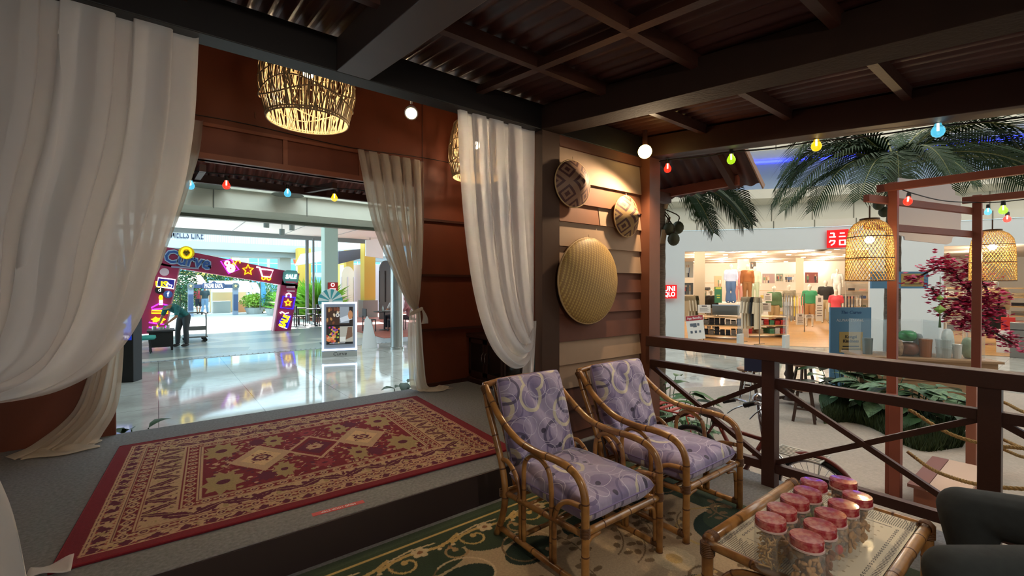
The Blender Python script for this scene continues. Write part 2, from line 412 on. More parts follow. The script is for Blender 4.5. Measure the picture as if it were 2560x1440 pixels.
# ============================================================ the mall around the house
FH = Vector((cos(YAW), sin(YAW), 0))
def cf(px, d, z):
    """point seen in pixel column px at depth d and height z"""
    p = FH * d + _R * ((px - 1280) / FPX * d); return Vector((p.x, p.y, z))
def marble(name, base, dark, tile=1.2, rough=.06, lines=(120, 120, 118)):
    m = bpy.data.materials.new(name); m.use_nodes = True; N = m.node_tree.nodes; L = m.node_tree.links; b = N['Principled BSDF']
    tc = N.new('ShaderNodeTexCoord'); n = N.new('ShaderNodeTexNoise'); n.inputs['Scale'].default_value = 1.6; n.inputs['Detail'].default_value = 8; n.inputs['Roughness'].default_value = .65
    L.new(tc.outputs['Object'], n.inputs['Vector'])
    cr = N.new('ShaderNodeValToRGB'); cr.color_ramp.elements[0].position = .35; cr.color_ramp.elements[1].position = .65
    cr.color_ramp.elements[0].color = s2l(dark) + (1,); cr.color_ramp.elements[1].color = s2l(base) + (1,)
    L.new(n.outputs['Fac'], cr.inputs[0])
    br = N.new('ShaderNodeTexBrick'); br.offset = 0; br.inputs['Scale'].default_value = 1 / tile; br.inputs['Mortar Size'].default_value = .004
    br.inputs['Brick Width'].default_value = 1; br.inputs['Row Height'].default_value = 1
    L.new(tc.outputs['Object'], br.inputs['Vector']); L.new(cr.outputs[0], br.inputs['Color1']); L.new(cr.outputs[0], br.inputs['Color2'])
    br.inputs['Mortar'].default_value = s2l(lines) + (1,)
    L.new(br.outputs['Color'], b.inputs['Base Color']); b.inputs['Roughness'].default_value = rough; b.inputs['Specular IOR Level'].default_value = .9
    return m
floor_m = marble('polished_stone', (206, 208, 200), (176, 176, 168))
mb = MB(); mb.box(-14, -14, G0 - .2, 26, 13.4, G0); struct(mb, 'floor_mall', floor_m)
mb = MB()
pts = [(3.44, 5.0), (5.9, 4.75), (7.1, 4.37), (8.15, 3.83), (9.6, 2.9), (11, 1.4), (11.6, -2), (10.5, -8), (3.44, -8)]
mb.prism(pts, (0, 0, G0), (1, 0, 0), (0, 1, 0), .012); struct(mb, 'floor_carpet', M('beige_carpet', (178, 166, 152), .95, var=.1, scale=40, bump=.3, bscale=200))
# ground outside the entrance: inlaid curved paving, then sunlit plaza
def paving():
    m = bpy.data.materials.new('inlaid_paving'); m.use_nodes = True; N = m.node_tree.nodes; L = m.node_tree.links; b = N['Principled BSDF']
    tc = N.new('ShaderNodeTexCoord'); mp = N.new('ShaderNodeMapping'); mp.inputs['Scale'].default_value = (.45, 1.1, 1); L.new(tc.outputs['Object'], mp.inputs[0])
    v = N.new('ShaderNodeTexVoronoi'); v.feature = 'F1'; v.inputs['Scale'].default_value = .9; L.new(mp.outputs[0], v.inputs['Vector'])
    cr = N.new('ShaderNodeValToRGB'); e = cr.color_ramp; e.interpolation = 'CONSTANT'
    for p, c in ((0, (170, 184, 190)), (.35, (150, 160, 156)), (.55, (206, 210, 200)), (.75, (140, 152, 152))):
        q = e.elements[0] if p == 0 else e.elements.new(p); q.color = s2l(c) + (1,); q.position = p
    L.new(v.outputs['Color'], cr.inputs[0]); L.new(cr.outputs[0], b.inputs['Base Color']); b.inputs['Roughness'].default_value = .25
    return m
mb = MB(); mb.box(-14, 13.4, G0 - .2, 30, 20.2, G0); struct(mb, 'floor_entrance', paving())
mb = MB(); mb.box(-30, 20.2, G0 - .2, 70, 90, G0); struct(mb, 'floor_plaza', M('pale_paving', (190, 190, 184), .8, var=.06, scale=2))
mb = MB(); mb.box(6.0, 14.6, G0 - .01, 16, 34, G0 + .012); struct(mb, 'floor_terrace', M('terracotta_tiles', (168, 92, 74), .6, var=.15, scale=3))
mb = MB(); mb.box(-14, 13.36, G0 - .05, 5.9, 13.46, G0 + .004)
for i in range(90): mb.box(-6 + i * .13, 13.49, G0, -6 + i * .13 + .03, 13.52, G0 + .008)
struct(mb, 'trim_20', M('threshold_metal', (150, 156, 158), .35, metal=.7))
# bulkhead over the entrance and the mall roof (it shades the interior from the sun)
cream = M('cream_panel', (214, 214, 196), .6, var=.03, scale=2)
mb = MB()
prof = [(12.35, 3.42), (12.35, 3.62), (12.25, 3.62), (12.25, 5.0), (13.1, 5.0), (13.1, 3.07), (12.7, 3.07), (12.6, 3.12), (12.35, 3.18)]
mb.prism(prof, (-12, 0, 0), (0, 1, 0), (0, 0, 1), 24)
struct(mb, 'wall_bulkhead', cream)
mb = MB()
for x in (-3, -1, 1.0, 3.0, 5, 7): mb.box(x, 12.34, 3.15, x + .02, 12.36, 3.62)
for x in (.35, 1.9): mb.lathe([(.0, 0), (.34, 0), (.36, -.02), (.0, -.03)], (x + .6, 12.05, 3.6), 24)
struct(mb, 'trim_21', M('panel_joint', (120, 122, 112), .7))
mb = MB(); mb.box(-12, 12.9, 2.99, 12, 13.1, 3.07); struct(mb, 'trim_22', M('door_head_rail', (96, 100, 88), .5, metal=.4))
mb = MB(); mb.box(-16, -15, 9, 30, 13.1, 9.3); mb.box(-16, 13.1, 5, 30, 13.3, 9.3); struct(mb, 'ceiling_mall', M('mall_ceiling_paint', (205, 205, 200), .8))
mb = MB(); mb.box(-14.2, -15, G0, -14, 13.3, 9); mb.box(-14, -15, G0, 30, -14.8, 9); struct(mb, 'wall_mall', M('mall_wall_paint', (196, 190, 180), .8))
mb = MB(); mb.box(-14, 13.1, G0, -1.6, 13.3, 9); struct(mb, 'wall_entrance', white_m)
# canopy outside the entrance
mb = MB(); mb.box(-12, 13.3, 3.80, 14, 23.9, 3.95); struct(mb, 'ceiling_canopy', M('canopy_panel', (222, 224, 224), .6))
mb = MB()
for x in (-1.6, .5, 2.6, 4.7, 6.8): mb.box(x, 13.3, 3.785, x + .03, 23.6, 3.802)
mb.box(-12, 18.2, 3.785, 14, 18.26, 3.802); mb.box(-12, 16.2, 3.785, 14, 16.26, 3.802); struct(mb, 'trim_23', M('canopy_joint', (150, 156, 160), .6))
mb = MB(); mb.box(-12, 23.6, 3.60, 14, 23.9, 3.82); struct(mb, 'trim_24', M('canopy_edge_beam', (118, 132, 134), .5))
# ---- awning outside the doorway
mb = MB(); n = 48 * 8
mb.grid(lambda u, v: Vector((lerp(-1.1, 3.2, u), lerp(4.87, 5.78, v), lerp(2.86, 2.50, v) + .016 * sin(2 * pi * lerp(-1.1, 3.2, u) / .0885))), n, 2)
awn = thing('awning', 'maroon corrugated awning outside the curtained doorway', 'awning', (1, 4.86, 2.8))
mb.ob('corrugated_sheet', M('awning_sheet', (128, 66, 54), .5), awn, smooth=True, solid=.004)
for x in (.32, 1.36, 2.16, -.6, 2.95):
    m2 = MB(); m2.bar((x - (.0 if x < .5 else -.1), 4.87, 2.44), (x, 5.66, 2.50), .05, .06); m2.ob('bracket', rail_m, awn)
m2 = MB(); m2.box(-1.1, 5.62, 2.45, 3.2, 5.67, 2.53); m2.ob('batten', rail_m, awn)
# ============================================================ curved shopfront and balconies on the right
FP = [(8.2, 12.2), (10.0, 10.6), (11.4, 9.3), (12.55, 7.95), (13.9, 6.35), (15.1, 4.64), (16.05, 2.95), (16.75, 1.25), (17.2, -.7), (17.4, -3), (17.2, -6)]
FPv = smoothpath([(x, y, 0) for x, y in FP], 61)
def facade(off, z0, z1, i0=0, i1=None, off1=None, thick=0.0):
    """strip standing on the facade line, off = metres towards the hall"""
    mb = MB(); P = FPv[i0:(i1 or len(FPv) - 1) + 1]; vs = []
    for k, p in enumerate(P):
        t = (P[min(k + 1, len(P) - 1)] - P[max(k - 1, 0)]).normalized(); nrm = Vector((t.y, -t.x, 0)) * (-1 if Vector((t.y, -t.x, 0)).dot(-p) < 0 else 1)
        vs.append((p + nrm * off, p + nrm * (off if off1 is None else off1)))
    mb.v = [Vector((a.x, a.y, z0)) for a, b in vs] + [Vector((b.x, b.y, z1)) for a, b in vs]; n = len(vs)
    mb.f = [(i, i + 1, n + i + 1, n + i) for i in range(n - 1)]; mb.m = [0] * (n - 1); return mb
def nearest(px):
    best = 0
    for i, p in enumerate(FPv):
        q = 1280 + FPX * (p.dot(_R)) / p.dot(FH)
        if p.dot(FH) > 0 and abs(q - px) < abs(1280 + FPX * (FPv[best].dot(_R)) / FPv[best].dot(FH) - px): best = i
    return best
def join(*ms):
    r = MB()
    for m in ms: r.add(m.v, m.f)
    return r
pale = M('pale_blue_wall', (210, 214, 214), .6); panelm = M('ivory_panel', (212, 208, 192), .6, var=.03, scale=1.5)
a, b_, c_, e_ = nearest(1706), nearest(2172), nearest(2365), nearest(2560)
ZO, ZT = 2.42, 3.06
fw = join(facade(0, ZO, ZT), facade(0, G0, ZO, 0, a), facade(0, G0, ZO, b_, c_), facade(0, G0, ZO, e_ + 5))
struct(fw, 'wall_shopfront', pale, solid=.12)
st = join(facade(.08, ZT, 3.27), facade(.08, 3.27, 3.27, off1=-.15), facade(-.15, 3.27, 3.80), facade(-.15, 3.80, 3.93, off1=.22), facade(.22, 3.93, 4.2))
struct(st, 'wall_balcony', panelm, smooth=False)
struct(facade(-1.1, 4.2, 5.35), 'wall_upper', M('upper_wall', (190, 205, 222), .6))
struct(facade(-1.1, 5.35, 5.36, off1=.35), 'ceiling_soffit', white_m)
struct(facade(-1.06, 5.27, 5.33, off1=-1.02), 'trim_25', M('blue_cove_light', (60, 70, 255), .5, emit=(50, 60, 255), es=7))
struct(join(facade(.3, 5.3, 6.15), facade(.3, 6.15, 6.15, off1=.1)), 'wall_balcony_upper', panelm)
struct(join(facade(-2.5, 6.1, 8.8)), 'wall_top_floor', M('warm_upper_wall', (226, 196, 158), .7))
struct(join(facade(.1, 7.4, 7.4, off1=-2.6)), 'ceiling_top_floor', M('warm_ceiling', (230, 210, 180), .7))
mb = MB()
for i in range(2, 58, 3):
    p, q = FPv[i], FPv[i + 1]; nrm = Vector(((q - p).y, -(q - p).x, 0)).normalized()
    if nrm.dot(-p) < 0: nrm = -nrm
    for off, z0, z1 in ((.086, ZT, 3.27), (-.144, 3.27, 3.8), (.226, 3.93, 4.2), (.306, 5.3, 6.15)):
        c = p + nrm * off; mb.bar((c.x, c.y, z0), (c.x, c.y, z1), .022, .012)
struct(mb, 'trim_26', M('panel_gap', (126, 124, 110), .8))
area('upper_floor_light', (18.5, 6, 7.3), 4, 80, (1, .8, .55))
# round loudspeaker in the balcony recess
s_ = at(1732, 541, d=14.5)
p = FPv[nearest(1732)]; nrm = -p.normalized(); c = Vector((p.x, p.y, s_.z)) - nrm * .12
sp = thing('wall_loudspeaker', 'round loudspeaker with dark centre set in the ivory balcony panel', 'speaker', c)
rt = nrm.to_track_quat('Z', 'Y').to_matrix()
m2 = MB(); m2.lathe([(.0, .0), (.2, .0), (.2, .03), (.14, .04), (.12, .02), (0, .02)], c, 32, rot=rt); m2.ob('ring', cream, sp, smooth=False)
m2 = MB(); m2.lathe([(.0, .03), (.07, .03), (.07, .02)], c, 24, rot=rt); m2.ob('cone', M('black', (16, 16, 16), .6), sp)
# blind boxes on the upper floor
for px in (2085, 2310, 2478, 1930):
    c = FPv[nearest(px)] * 1.02
    m2 = MB()
    for k in range(4): m2.cb((c.x, c.y, 6.5) , (.0, 0, 0)); break
    m2 = MB(); t = Vector((-c.y, c.x, 0)).normalized()
    for k in range(3): m2.cb(Vector((c.x, c.y, 6.55)) + t * (.16 * k), (.06, .05, .55), rot=math.atan2(t.y, t.x))
    m2.cb(Vector((c.x, c.y, 6.31)) + t * .16, (.44, .05, .05), rot=math.atan2(t.y, t.x))
    lab = {2085: 'grey slatted balustrade panel on the upper floor above the shop', 2310: 'grey slatted panel on the upper floor behind the palm crown', 2478: 'grey slatted panel on the upper floor at upper right', 1930: 'grey slatted panel high on the upper floor behind the verandah beam'}[px]
    tag(m2.ob('balustrade_panel', M('slat_grey', (90, 96, 96), .5)), lab, 'panel', 'slatted panels on the upper floor')
# ============================================================ figures
def pose(h=1.7, **k):
    """joints of a standing figure facing -Y, feet at z = 0; k overrides joints"""
    s = h / 1.7
    J = dict(pelvis=(0, 0, .93), waist=(0, 0, 1.08), chest=(0, -.005, 1.28), neck=(0, 0, 1.43), head=(0, -.02, 1.58),
             lsh=(.18, 0, 1.38), rsh=(-.18, 0, 1.38), lel=(.23, .02, 1.11), rel=(-.23, .02, 1.11), lwr=(.24, -.05, .87), rwr=(-.24, -.05, .87),
             lhip=(.09, 0, .90), rhip=(-.09, 0, .90), lkn=(.10, -.01, .50), rkn=(-.10, -.01, .50), lan=(.10, .02, .09), ran=(-.10, .02, .09))
    J = {a: Vector(b) * s for a, b in J.items()}
    for a, b in k.items(): J[a] = Vector(b)
    J['s'] = s; return J
def limb(mb, a, b, r0, r1, n=10, k=5):
    a, b = Vector(a), Vector(b)
    mb.tube([a.lerp(b, i / k) for i in range(k + 1)], [lerp(r0, r1, i / k) * (1 + .08 * sin(pi * i / k)) for i in range(k + 1)], n)
    mb.sph(a, r0, n); mb.sph(b, r1, n)
def hand(mb, w, d, s, side=1, n=5, curl=.5):
    """palm, four unequal fingers and a thumb; w wrist, d direction"""
    d = Vector(d).normalized(); sd = d.cross(Vector((0, 1, 0.2))); sd = sd.normalized() if sd.length > .1 else Vector((1, 0, 0)); up = sd.cross(d).normalized()
    mb.sph(w + d * .045 * s, (.03 * s, .03 * s, .045 * s), 8)
    for i, (o, l) in enumerate(((-.027, .07), (-.009, .082), (.009, .077), (.026, .058))):
        p = w + (d * .075 + sd * o) * s; q = p + (d * l * .5) * s; r = q + (d * cos(curl) + up * sin(curl)) * l * .5 * s
        mb.tube([p, q, r], [.0095 * s, .0085 * s, .007 * s], n)
    p = w + (d * .03 - sd * .03 * side) * s; mb.tube([p, p + (d * .03 - sd * .03 * side) * s, p + (d * .062 - sd * .036 * side + up * .01) * s], [.012 * s, .0105 * s, .008 * s], n)
def remesh(o, vox, sm=4):
    m = o.modifiers.new('skin', 'REMESH'); m.mode = 'VOXEL'; m.voxel_size = vox; m.use_smooth_shade = True
    if sm: q = o.modifiers.new('smooth', 'SMOOTH'); q.iterations = sm; q.factor = .5
def figure(root, J, skin, top=None, bottom=None, hair=None, shoe=None, sleeve='short', leg='long', loose=1.0, vox=.012, face=True, female=False, hem=None, toptag='shirt', bottag='trousers', hijab=None, facing=(0, -1, 0)):
    s = J['s']; f = Vector(facing).normalized()
    b = MB()
    up = (J['head'] - J['neck']).normalized(); sd = f.cross(up).normalized()
    rt = Matrix((sd, -f, up)).transposed()
    b.sph(J['head'] + up * .02 * s, (.073 * s, .09 * s, .105 * s), 16, rot=rt)
    b.sph(J['head'] - up * .055 * s + f * .025 * s, (.052 * s, .055 * s, .05 * s), 12, rot=rt)
    if face:
        b.tube([J['head'] + f * .088 * s + up * .02 * s, J['head'] + f * .108 * s - up * .018 * s], [.008 * s, .014 * s], 6)
        for q in (-1, 1): b.sph(J['head'] + sd * .075 * s * q + up * .0 * s, (.01 * s, .02 * s, .03 * s), 8, rot=rt)
    limb(b, J['neck'] - up * .03 * s, J['head'] - up * .05 * s, .05 * s, .046 * s)
    w = .92 if female else 1
    acr = (J['lsh'] - J['rsh']).normalized()
    def torso(m, k, z0='pelvis'):
        P = [J['pelvis'], J['waist'], J['chest'], J['neck'] - (J['neck'] - J['chest']) * .25]
        R = [(.155, .105), (.135 * w, .095), (.165 * w, .11), (.11, .075)]
        pts = smoothpath(P, 9); vs = []; n = 16
        for i, p in enumerate(pts):
            t = i / 8 * 3; j = min(int(t), 2); t -= j; a = lerp(R[j][0], R[j + 1][0], t) * s * k; c = lerp(R[j][1], R[j + 1][1], t) * s * k
            tg = (pts[min(i + 1, 8)] - pts[max(i - 1, 0)]).normalized(); bx = (acr - tg * acr.dot(tg)).normalized(); by = tg.cross(bx)
            for q in range(n): vs.append(p + bx * (a * cos(2 * pi * q / n)) + by * (c * sin(2 * pi * q / n)))
        m.add(vs, [(i * n + q, i * n + (q + 1) % n, (i + 1) * n + (q + 1) % n, (i + 1) * n + q) for i in range(8) for q in range(n)] + [tuple(range(n))[::-1], tuple(8 * n + q for q in range(n))])
        for a in ('lsh', 'rsh'): m.sph(J[a], .062 * s * k, 10)
        limb(m, J['lsh'], J['rsh'], .06 * s * k, .06 * s * k)
    torso(b, 1)
    for a in 'lr':
        limb(b, J[a + 'sh'], J[a + 'el'], .05 * s, .038 * s); limb(b, J[a + 'el'], J[a + 'wr'], .038 * s, .026 * s)
        hand(b, J[a + 'wr'], J[a + 'wr'] - J[a + 'el'], s, 1 if a == 'l' else -1)
        limb(b, J[a + 'hip'], J[a + 'kn'], .085 * s, .055 * s); limb(b, J[a + 'kn'], J[a + 'an'], .053 * s, .035 * s)
        b.sph(J[a + 'an'] + f * .06 * s - Vector((0, 0, .045 * s)), (.042 * s, .125 * s, .035 * s), 10, rot=Matrix((sd, -f, Vector((0, 0, 1)))).transposed())
    o = b.ob('body', skin, root, smooth=True); remesh(o, vox * s)
    if top:
        t = MB(); torso(t, 1.12 * loose)
        for a in 'lr':
            e = {'long': .96, 'short': .0, 'mid': .4}[sleeve]
            limb(t, J[a + 'sh'], J[a + 'el'] if sleeve != 'short' else J[a + 'sh'].lerp(J[a + 'el'], .75), .063 * s * loose, .056 * s * loose)
            if sleeve != 'short': limb(t, J[a + 'el'], J[a + 'el'].lerp(J[a + 'wr'], e), .05 * s * loose, .042 * s * loose)
        limb(t, J['pelvis'] - (J['waist'] - J['pelvis']).normalized() * .05 * s, J['waist'], .15 * s * loose, .13 * s * loose) if hem else None
        o = t.ob(toptag, top, root, smooth=True); remesh(o, vox * s)
    if bottom:
        t = MB(); t.sph(J['pelvis'] - Vector((0, 0, .02 * s)), (.165 * s, .118 * s, .12 * s), 14, rot=Matrix((sd, -f, Vector((0, 0, 1)))).transposed() if abs(f.z) < .1 else None)
        for a in 'lr':
            limb(t, J[a + 'hip'], J[a + 'kn'], .1 * s * loose, .072 * s * loose)
            if leg == 'long': limb(t, J[a + 'kn'], J[a + 'kn'].lerp(J[a + 'an'], .95), .07 * s * loose, .06 * s * loose)
            if leg == 'flare': limb(t, J[a + 'kn'], J[a + 'kn'].lerp(J[a + 'an'], .98), .066 * s * loose, .1 * s * loose)
        o = t.ob(bottag, bottom, root, smooth=True); remesh(o, vox * s)
    if hair:
        t = MB(); t.sph(J['head'] + up * .035 * s - f * .018 * s, (.082 * s, .092 * s, .1 * s), 16, rot=rt)
        o = t.ob('hair', hair, root, smooth=True)
    if hijab:
        t = MB(); t.sph(J['head'] + up * .02 * s - f * .02 * s, (.095 * s, .1 * s, .125 * s), 16, rot=rt); limb(t, J['head'] - up * .08 * s, J['chest'] + up * .05 * s, .09 * s, .15 * s)
        o = t.ob('headscarf', hijab, root, smooth=True); remesh(o, vox * s)
    if shoe:
        for a in 'lr':
            t = MB(); t.sph(J[a + 'an'] + f * .06 * s - Vector((0, 0, .048 * s)), (.05 * s, .14 * s, .042 * s), 12, rot=Matrix((sd, -f, Vector((0, 0, 1)))).transposed()); t.ob('shoe', shoe, root, smooth=True)
def look(p):  # rotation about z so that local -Y faces the camera side
    return math.atan2(p.y, p.x) - pi / 2
# ============================================================ the clothes shop
SIN = FH; wood_floor = bpy.data.materials.new('oak_floor'); wood_floor.use_nodes = True
def wood_nodes(m, c1, c2, sc=1.0, rough=.35, rot=0.9):
    N = m.node_tree.nodes; L = m.node_tree.links; b = N['Principled BSDF']
    tc = N.new('ShaderNodeTexCoord'); mp = N.new('ShaderNodeMapping'); mp.inputs['Rotation'].default_value = (0, 0, rot); L.new(tc.outputs['Object'], mp.inputs[0])
    br = N.new('ShaderNodeTexBrick'); br.inputs['Scale'].default_value = sc; br.inputs['Brick Width'].default_value = 1.2; br.inputs['Row Height'].default_value = .16
    br.inputs['Mortar Size'].default_value = .003; br.inputs['Color1'].default_value = s2l(c1) + (1,); br.inputs['Color2'].default_value = s2l(c2) + (1,); br.inputs['Mortar'].default_value = s2l([x * .6 for x in c1]) + (1,)
    L.new(mp.outputs[0], br.inputs['Vector'])
    n = N.new('ShaderNodeTexNoise'); n.inputs['Scale'].default_value = 4; m2 = N.new('ShaderNodeMapping'); m2.inputs['Rotation'].default_value = (0, 0, rot); m2.inputs['Scale'].default_value = (1, 9, 1)
    L.new(tc.outputs['Object'], m2.inputs[0]); L.new(m2.outputs[0], n.inputs['Vector'])
    r = N.new('ShaderNodeMapRange'); r.inputs[3].default_value = .78; r.inputs[4].default_value = 1.2; L.new(n.outputs['Fac'], r.inputs[0])
    x = N.new('ShaderNodeVectorMath'); x.operation = 'SCALE'; L.new(br.outputs['Color'], x.inputs[0]); L.new(r.outputs[0], x.inputs['Scale']); L.new(x.outputs[0], b.inputs['Base Color']); b.inputs['Roughness'].default_value = rough
wood_nodes(wood_floor, (206, 158, 98), (190, 140, 82))
FI = [v for v in FPv]
def behind(z, mb=None, depth=15):
    mb = mb or MB(); k = len(FI) // 3; P = FI[14:59:3]
    Q = [p + Vector((p.x, p.y, 0)).normalized() * depth for p in P]
    n = len(P); return mb.add([(p.x, p.y, z) for p in P] + [(q.x, q.y, z) for q in Q], [(i, i + 1, n + i + 1, n + i) for i in range(n - 1)])
struct(behind(G0 + .006), 'floor_shop', wood_floor)
for px_, d_ in ((2380, 13.5), (2470, 14.5), (2550, 13.2), (2430, 16.5)):
    c = cf(px_, d_, 2.45); point('downlight_light', c, 80, (1, .86, .66), .05)
struct(behind(2.62), 'ceiling_shop', M('shop_ceiling', (240, 226, 208), .8))
mb = MB(); P = FI[14:59:3]; Q = [p + p.normalized() * 13 for p in P]; n = len(P)
mb.add([(q.x, q.y, G0) for q in Q] + [(q.x, q.y, 2.65) for q in Q], [(i, i + 1, n + i + 1, n + i) for i in range(n - 1)])
p, q = P[0], P[0] + P[0].normalized() * 14; mb.quad((p.x, p.y, G0), (q.x, q.y, G0), (q.x, q.y, 2.65), (p.x, p.y, 2.65))
struct(mb, 'wall_shop_back', M('shop_wall', (236, 226, 212), .7), solid=.05)
p1, p2 = FPv[b_], FPv[c_]
mb = MB(); p = p1.lerp(p2, .5); q = p + p.normalized() * 14; mb.bar((p.x, p.y, 1.1), (q.x, q.y, 1.1), .15, 3.0); struct(mb, 'wall_shop_divider', M('shop_wall', (0, 0, 0)))
shopwhite = M('shop_white', (238, 234, 228), .5); oak = M('pale_oak', (214, 178, 132), .5); blk = M('black', (16, 16, 16), .6); redm = M('sign_red', (226, 30, 34), .4, emit=(226, 26, 30), es=.55); whiteE = M('sign_white', (255, 255, 255), .4, emit=(255, 255, 255), es=1.0)
lampE = M('downlight_glow', (255, 250, 240), .5, emit=(255, 244, 225), es=6)
# ceiling downlights and vents
rnd = random.Random(4)
n_ = 0; DL = []; ORD = ['', 'first', 'second', 'third', 'fourth', 'fifth', 'sixth', 'seventh']
for d in (15.2, 16.6, 18.2, 19.8, 21.6, 23.6):
    for l in range(-1, 6):
        px = 1745 + l * 88 * 15.2 / d + rnd.uniform(-8, 8)
        if px < 1712 or px > 2200 or rnd.random() < .1: continue
        c = cf(px, d, 2.6); m2 = MB(); m2.lathe([(0, -.012), (.075, -.012), (.09, 0)], c, 14)
        DL.append(d)
        if n_ % 2 == 0: point('downlight_light', (c.x, c.y, 2.5), 68, (1, .86, .66), .05)
        n_ += 1
        tag(m2.ob('downlight', lampE), '%s from the left in the %s row of glowing shop ceiling downlights' % (ORD[sum(1 for q_ in DL if q_ == d)], {15.2: 'front', 16.6: 'second', 18.2: 'third', 19.8: 'fourth', 21.6: 'fifth', 23.6: 'rear'}[d]), 'downlight', 'downlights in the shop ceiling')
for px, d in ((1829, 15.3), (2038, 15.3)):
    c = cf(px, d, 2.58); m2 = MB(); m2.lathe([(0, -.05), (.2, -.05), (.34, -.01), (.34, .02)], c, 28)
    tag(m2.ob('ceiling_vent', M('vent_grey', (120, 124, 126), .5)), 'round grey ceiling vent %s in the shop' % ('above the mannequins at left' if px < 1900 else 'nearer the red square sign'), 'vent', 'round vents in the shop ceiling')
# signs on the front
def sign_square(px, py, w, lines, label):
    p = FPv[nearest(px)]; dep = p.dot(FH) - .12; c = at(px, py, d=dep); n3 = Vector((-p.x, -p.y, 0)).normalized(); u = Vector((-n3.y, n3.x, 0)); u = u if u.dot(_R) > 0 else -u
    v = Vector((0, 0, 1)); h = w / 2
    s = thing('shop_sign', label, 'sign', c)
    m2 = MB(); m2.prism([(-h, -h), (h, -h), (h, h), (-h, h)], c, u, v, .05); m2.ob('panel', redm, s)
    return s, c + n3 * .052, u, v, n3
s, c, u, v, n3 = sign_square(1674, 729, .42, 0, 'red square sign with white Latin letters at the left end of the shopfront')
text('lettering', 'UNI', c + v * .085, u, v, .2, whiteE, s, .01, bold=.006, width=.32)
text('lettering', 'QLO', c - v * .085, u, v, .2, whiteE, s, .01, bold=.006, width=.32)
s, c, u, v, n3 = sign_square(2094, 597, .50, 0, 'red square sign with white Japanese characters over the shop entrance')
def strokes(m2, c, segs, w=.032):
    for (x0, y0, x1, y1) in segs: m2.bar(c + u * x0 + v * y0, c + u * x1 + v * y1, w, .012, up=n3)
m2 = MB()
strokes(m2, c, [(-.17, .16, -.08, .16), (-.08, .16, -.08, .06), (-.19, .055, -.04, .055)])                 # yu
strokes(m2, c, [(.05, .15, .16, .15), (.03, .055, .18, .055)])                                             # ni
strokes(m2, c, [(-.15, -.03, -.19, -.10), (-.16, -.05, -.06, -.05), (-.06, -.05, -.08, -.13), (-.08, -.13, -.15, -.18)])  # ku
strokes(m2, c, [(.05, -.05, .17, -.05), (.05, -.17, .17, -.17), (.05, -.035, .05, -.185), (.17, -.035, .17, -.185)])      # ro
m2.ob('lettering', whiteE, s)
# wall posters of the shop (plain generic pictures)
def poster(px0, px1, py0, py1, d, base, seed, label, name='poster', cat='poster', frame=None):
    a = at(px0, py1, d=d); w = at(px1, py1, d=d) - a; h = at(px0, py0, d=d) - a; rr = random.Random(seed)
    cv = Canvas(60, 50, base)
    for i in range(rr.randint(3, 5)):
        x = .15 + .7 * rr.random(); c_ = rr.choice([(230, 200, 180), (60, 60, 66), (200, 90, 80), (240, 236, 230), (120, 150, 120), (170, 130, 90), (90, 110, 150)])
        cv.ell(x, .72, .05, .08, (214, 170, 140)); cv.poly([(x - .09, .62), (x + .09, .62), (x + .07, .3), (x - .07, .3)], c_); cv.rect(x - .05, .05, x + .05, .3, rr.choice([(70, 70, 80), (210, 200, 180), (110, 90, 70)]))
    t = thing(name, label, cat, a + w / 2)
    m2 = MB(); n3 = w.cross(h).normalized(); m2.prism([(0, 0), (1, 0), (1, 1), (0, 1)], a - n3 * .03, w, h, .025); m2.ob('board', shopwhite if frame is None else frame, t)
    cv.sheet(a, w, h).ob('picture', M('printed', (128, 128, 128), .5, attr='Col'), t)
    return t
poster(1708, 1733, 654, 694, 14.6, (226, 214, 196), 1, 'tall fashion poster at the left edge of the shop entrance')
poster(1708, 1733, 707, 737, 14.6, (96, 92, 86), 2, 'dark grey fashion poster below the tall one by the entrance edge')
poster(1786, 1804, 690, 717, 17.5, (224, 180, 140), 3, 'warm toned poster on top of a green banner stand')
poster(1906, 1937, 684, 708, 23.5, (176, 150, 150), 4, 'group photo poster on the back wall behind the raised mannequins')
poster(1940, 1958, 684, 703, 23.5, (140, 150, 136), 5, 'grey green poster on the back wall')
poster(1960, 1991, 684, 706, 23.5, (236, 226, 214), 6, 'pale portrait poster on the back wall')
poster(2013, 2045, 681, 707, 23.5, (150, 90, 90), 7, 'dark pinkish poster on the back wall at right')
poster(1876, 1890, 654, 672, 21.5, (120, 110, 104), 8, 'small hanging poster above the raised mannequins')
poster(2178, 2212, 792, 838, 13.6, (150, 146, 138), 9, 'framed grey plant print leaning beside the white wall')
# green banner stand
a = at(1786, 757, d=17.5); w = at(1804, 757, d=17.5) - a; h = at(1786, 717, d=17.5) - a
t = thing('banner_stand', 'narrow green and gold banner stand inside the shop', 'banner', Vector((a.x, a.y, G0)))
m2 = MB(); n3 = w.cross(h).normalized(); m2.prism([(0, 0), (1, 0), (1, 1), (0, 1)], a, w, h, .03); m2.ob('banner', M('banner_green', (40, 110, 84), .6), t)
m2 = MB(); m2.prism([(.1, .85), (.9, .85), (.9, .97), (.1, .97)], a + n3 * .032, w, h, .005); m2.prism([(.3, .3), (.7, .3), (.7, .36), (.3, .36)], a + n3 * .032, w, h, .005); m2.prism([(.25, .45), (.75, .45), (.75, .5), (.25, .5)], a + n3 * .032, w, h, .005); m2.ob('lettering', M('gold_print', (190, 200, 90), .6), t)
c = a + w / 2; m2 = MB(); m2.bar((c.x, c.y, G0), (c.x, c.y, a.z), .03, .03); m2.cb((c.x, c.y, G0 + .02), (.3, .3, .03)); m2.ob('stand', blk, t)
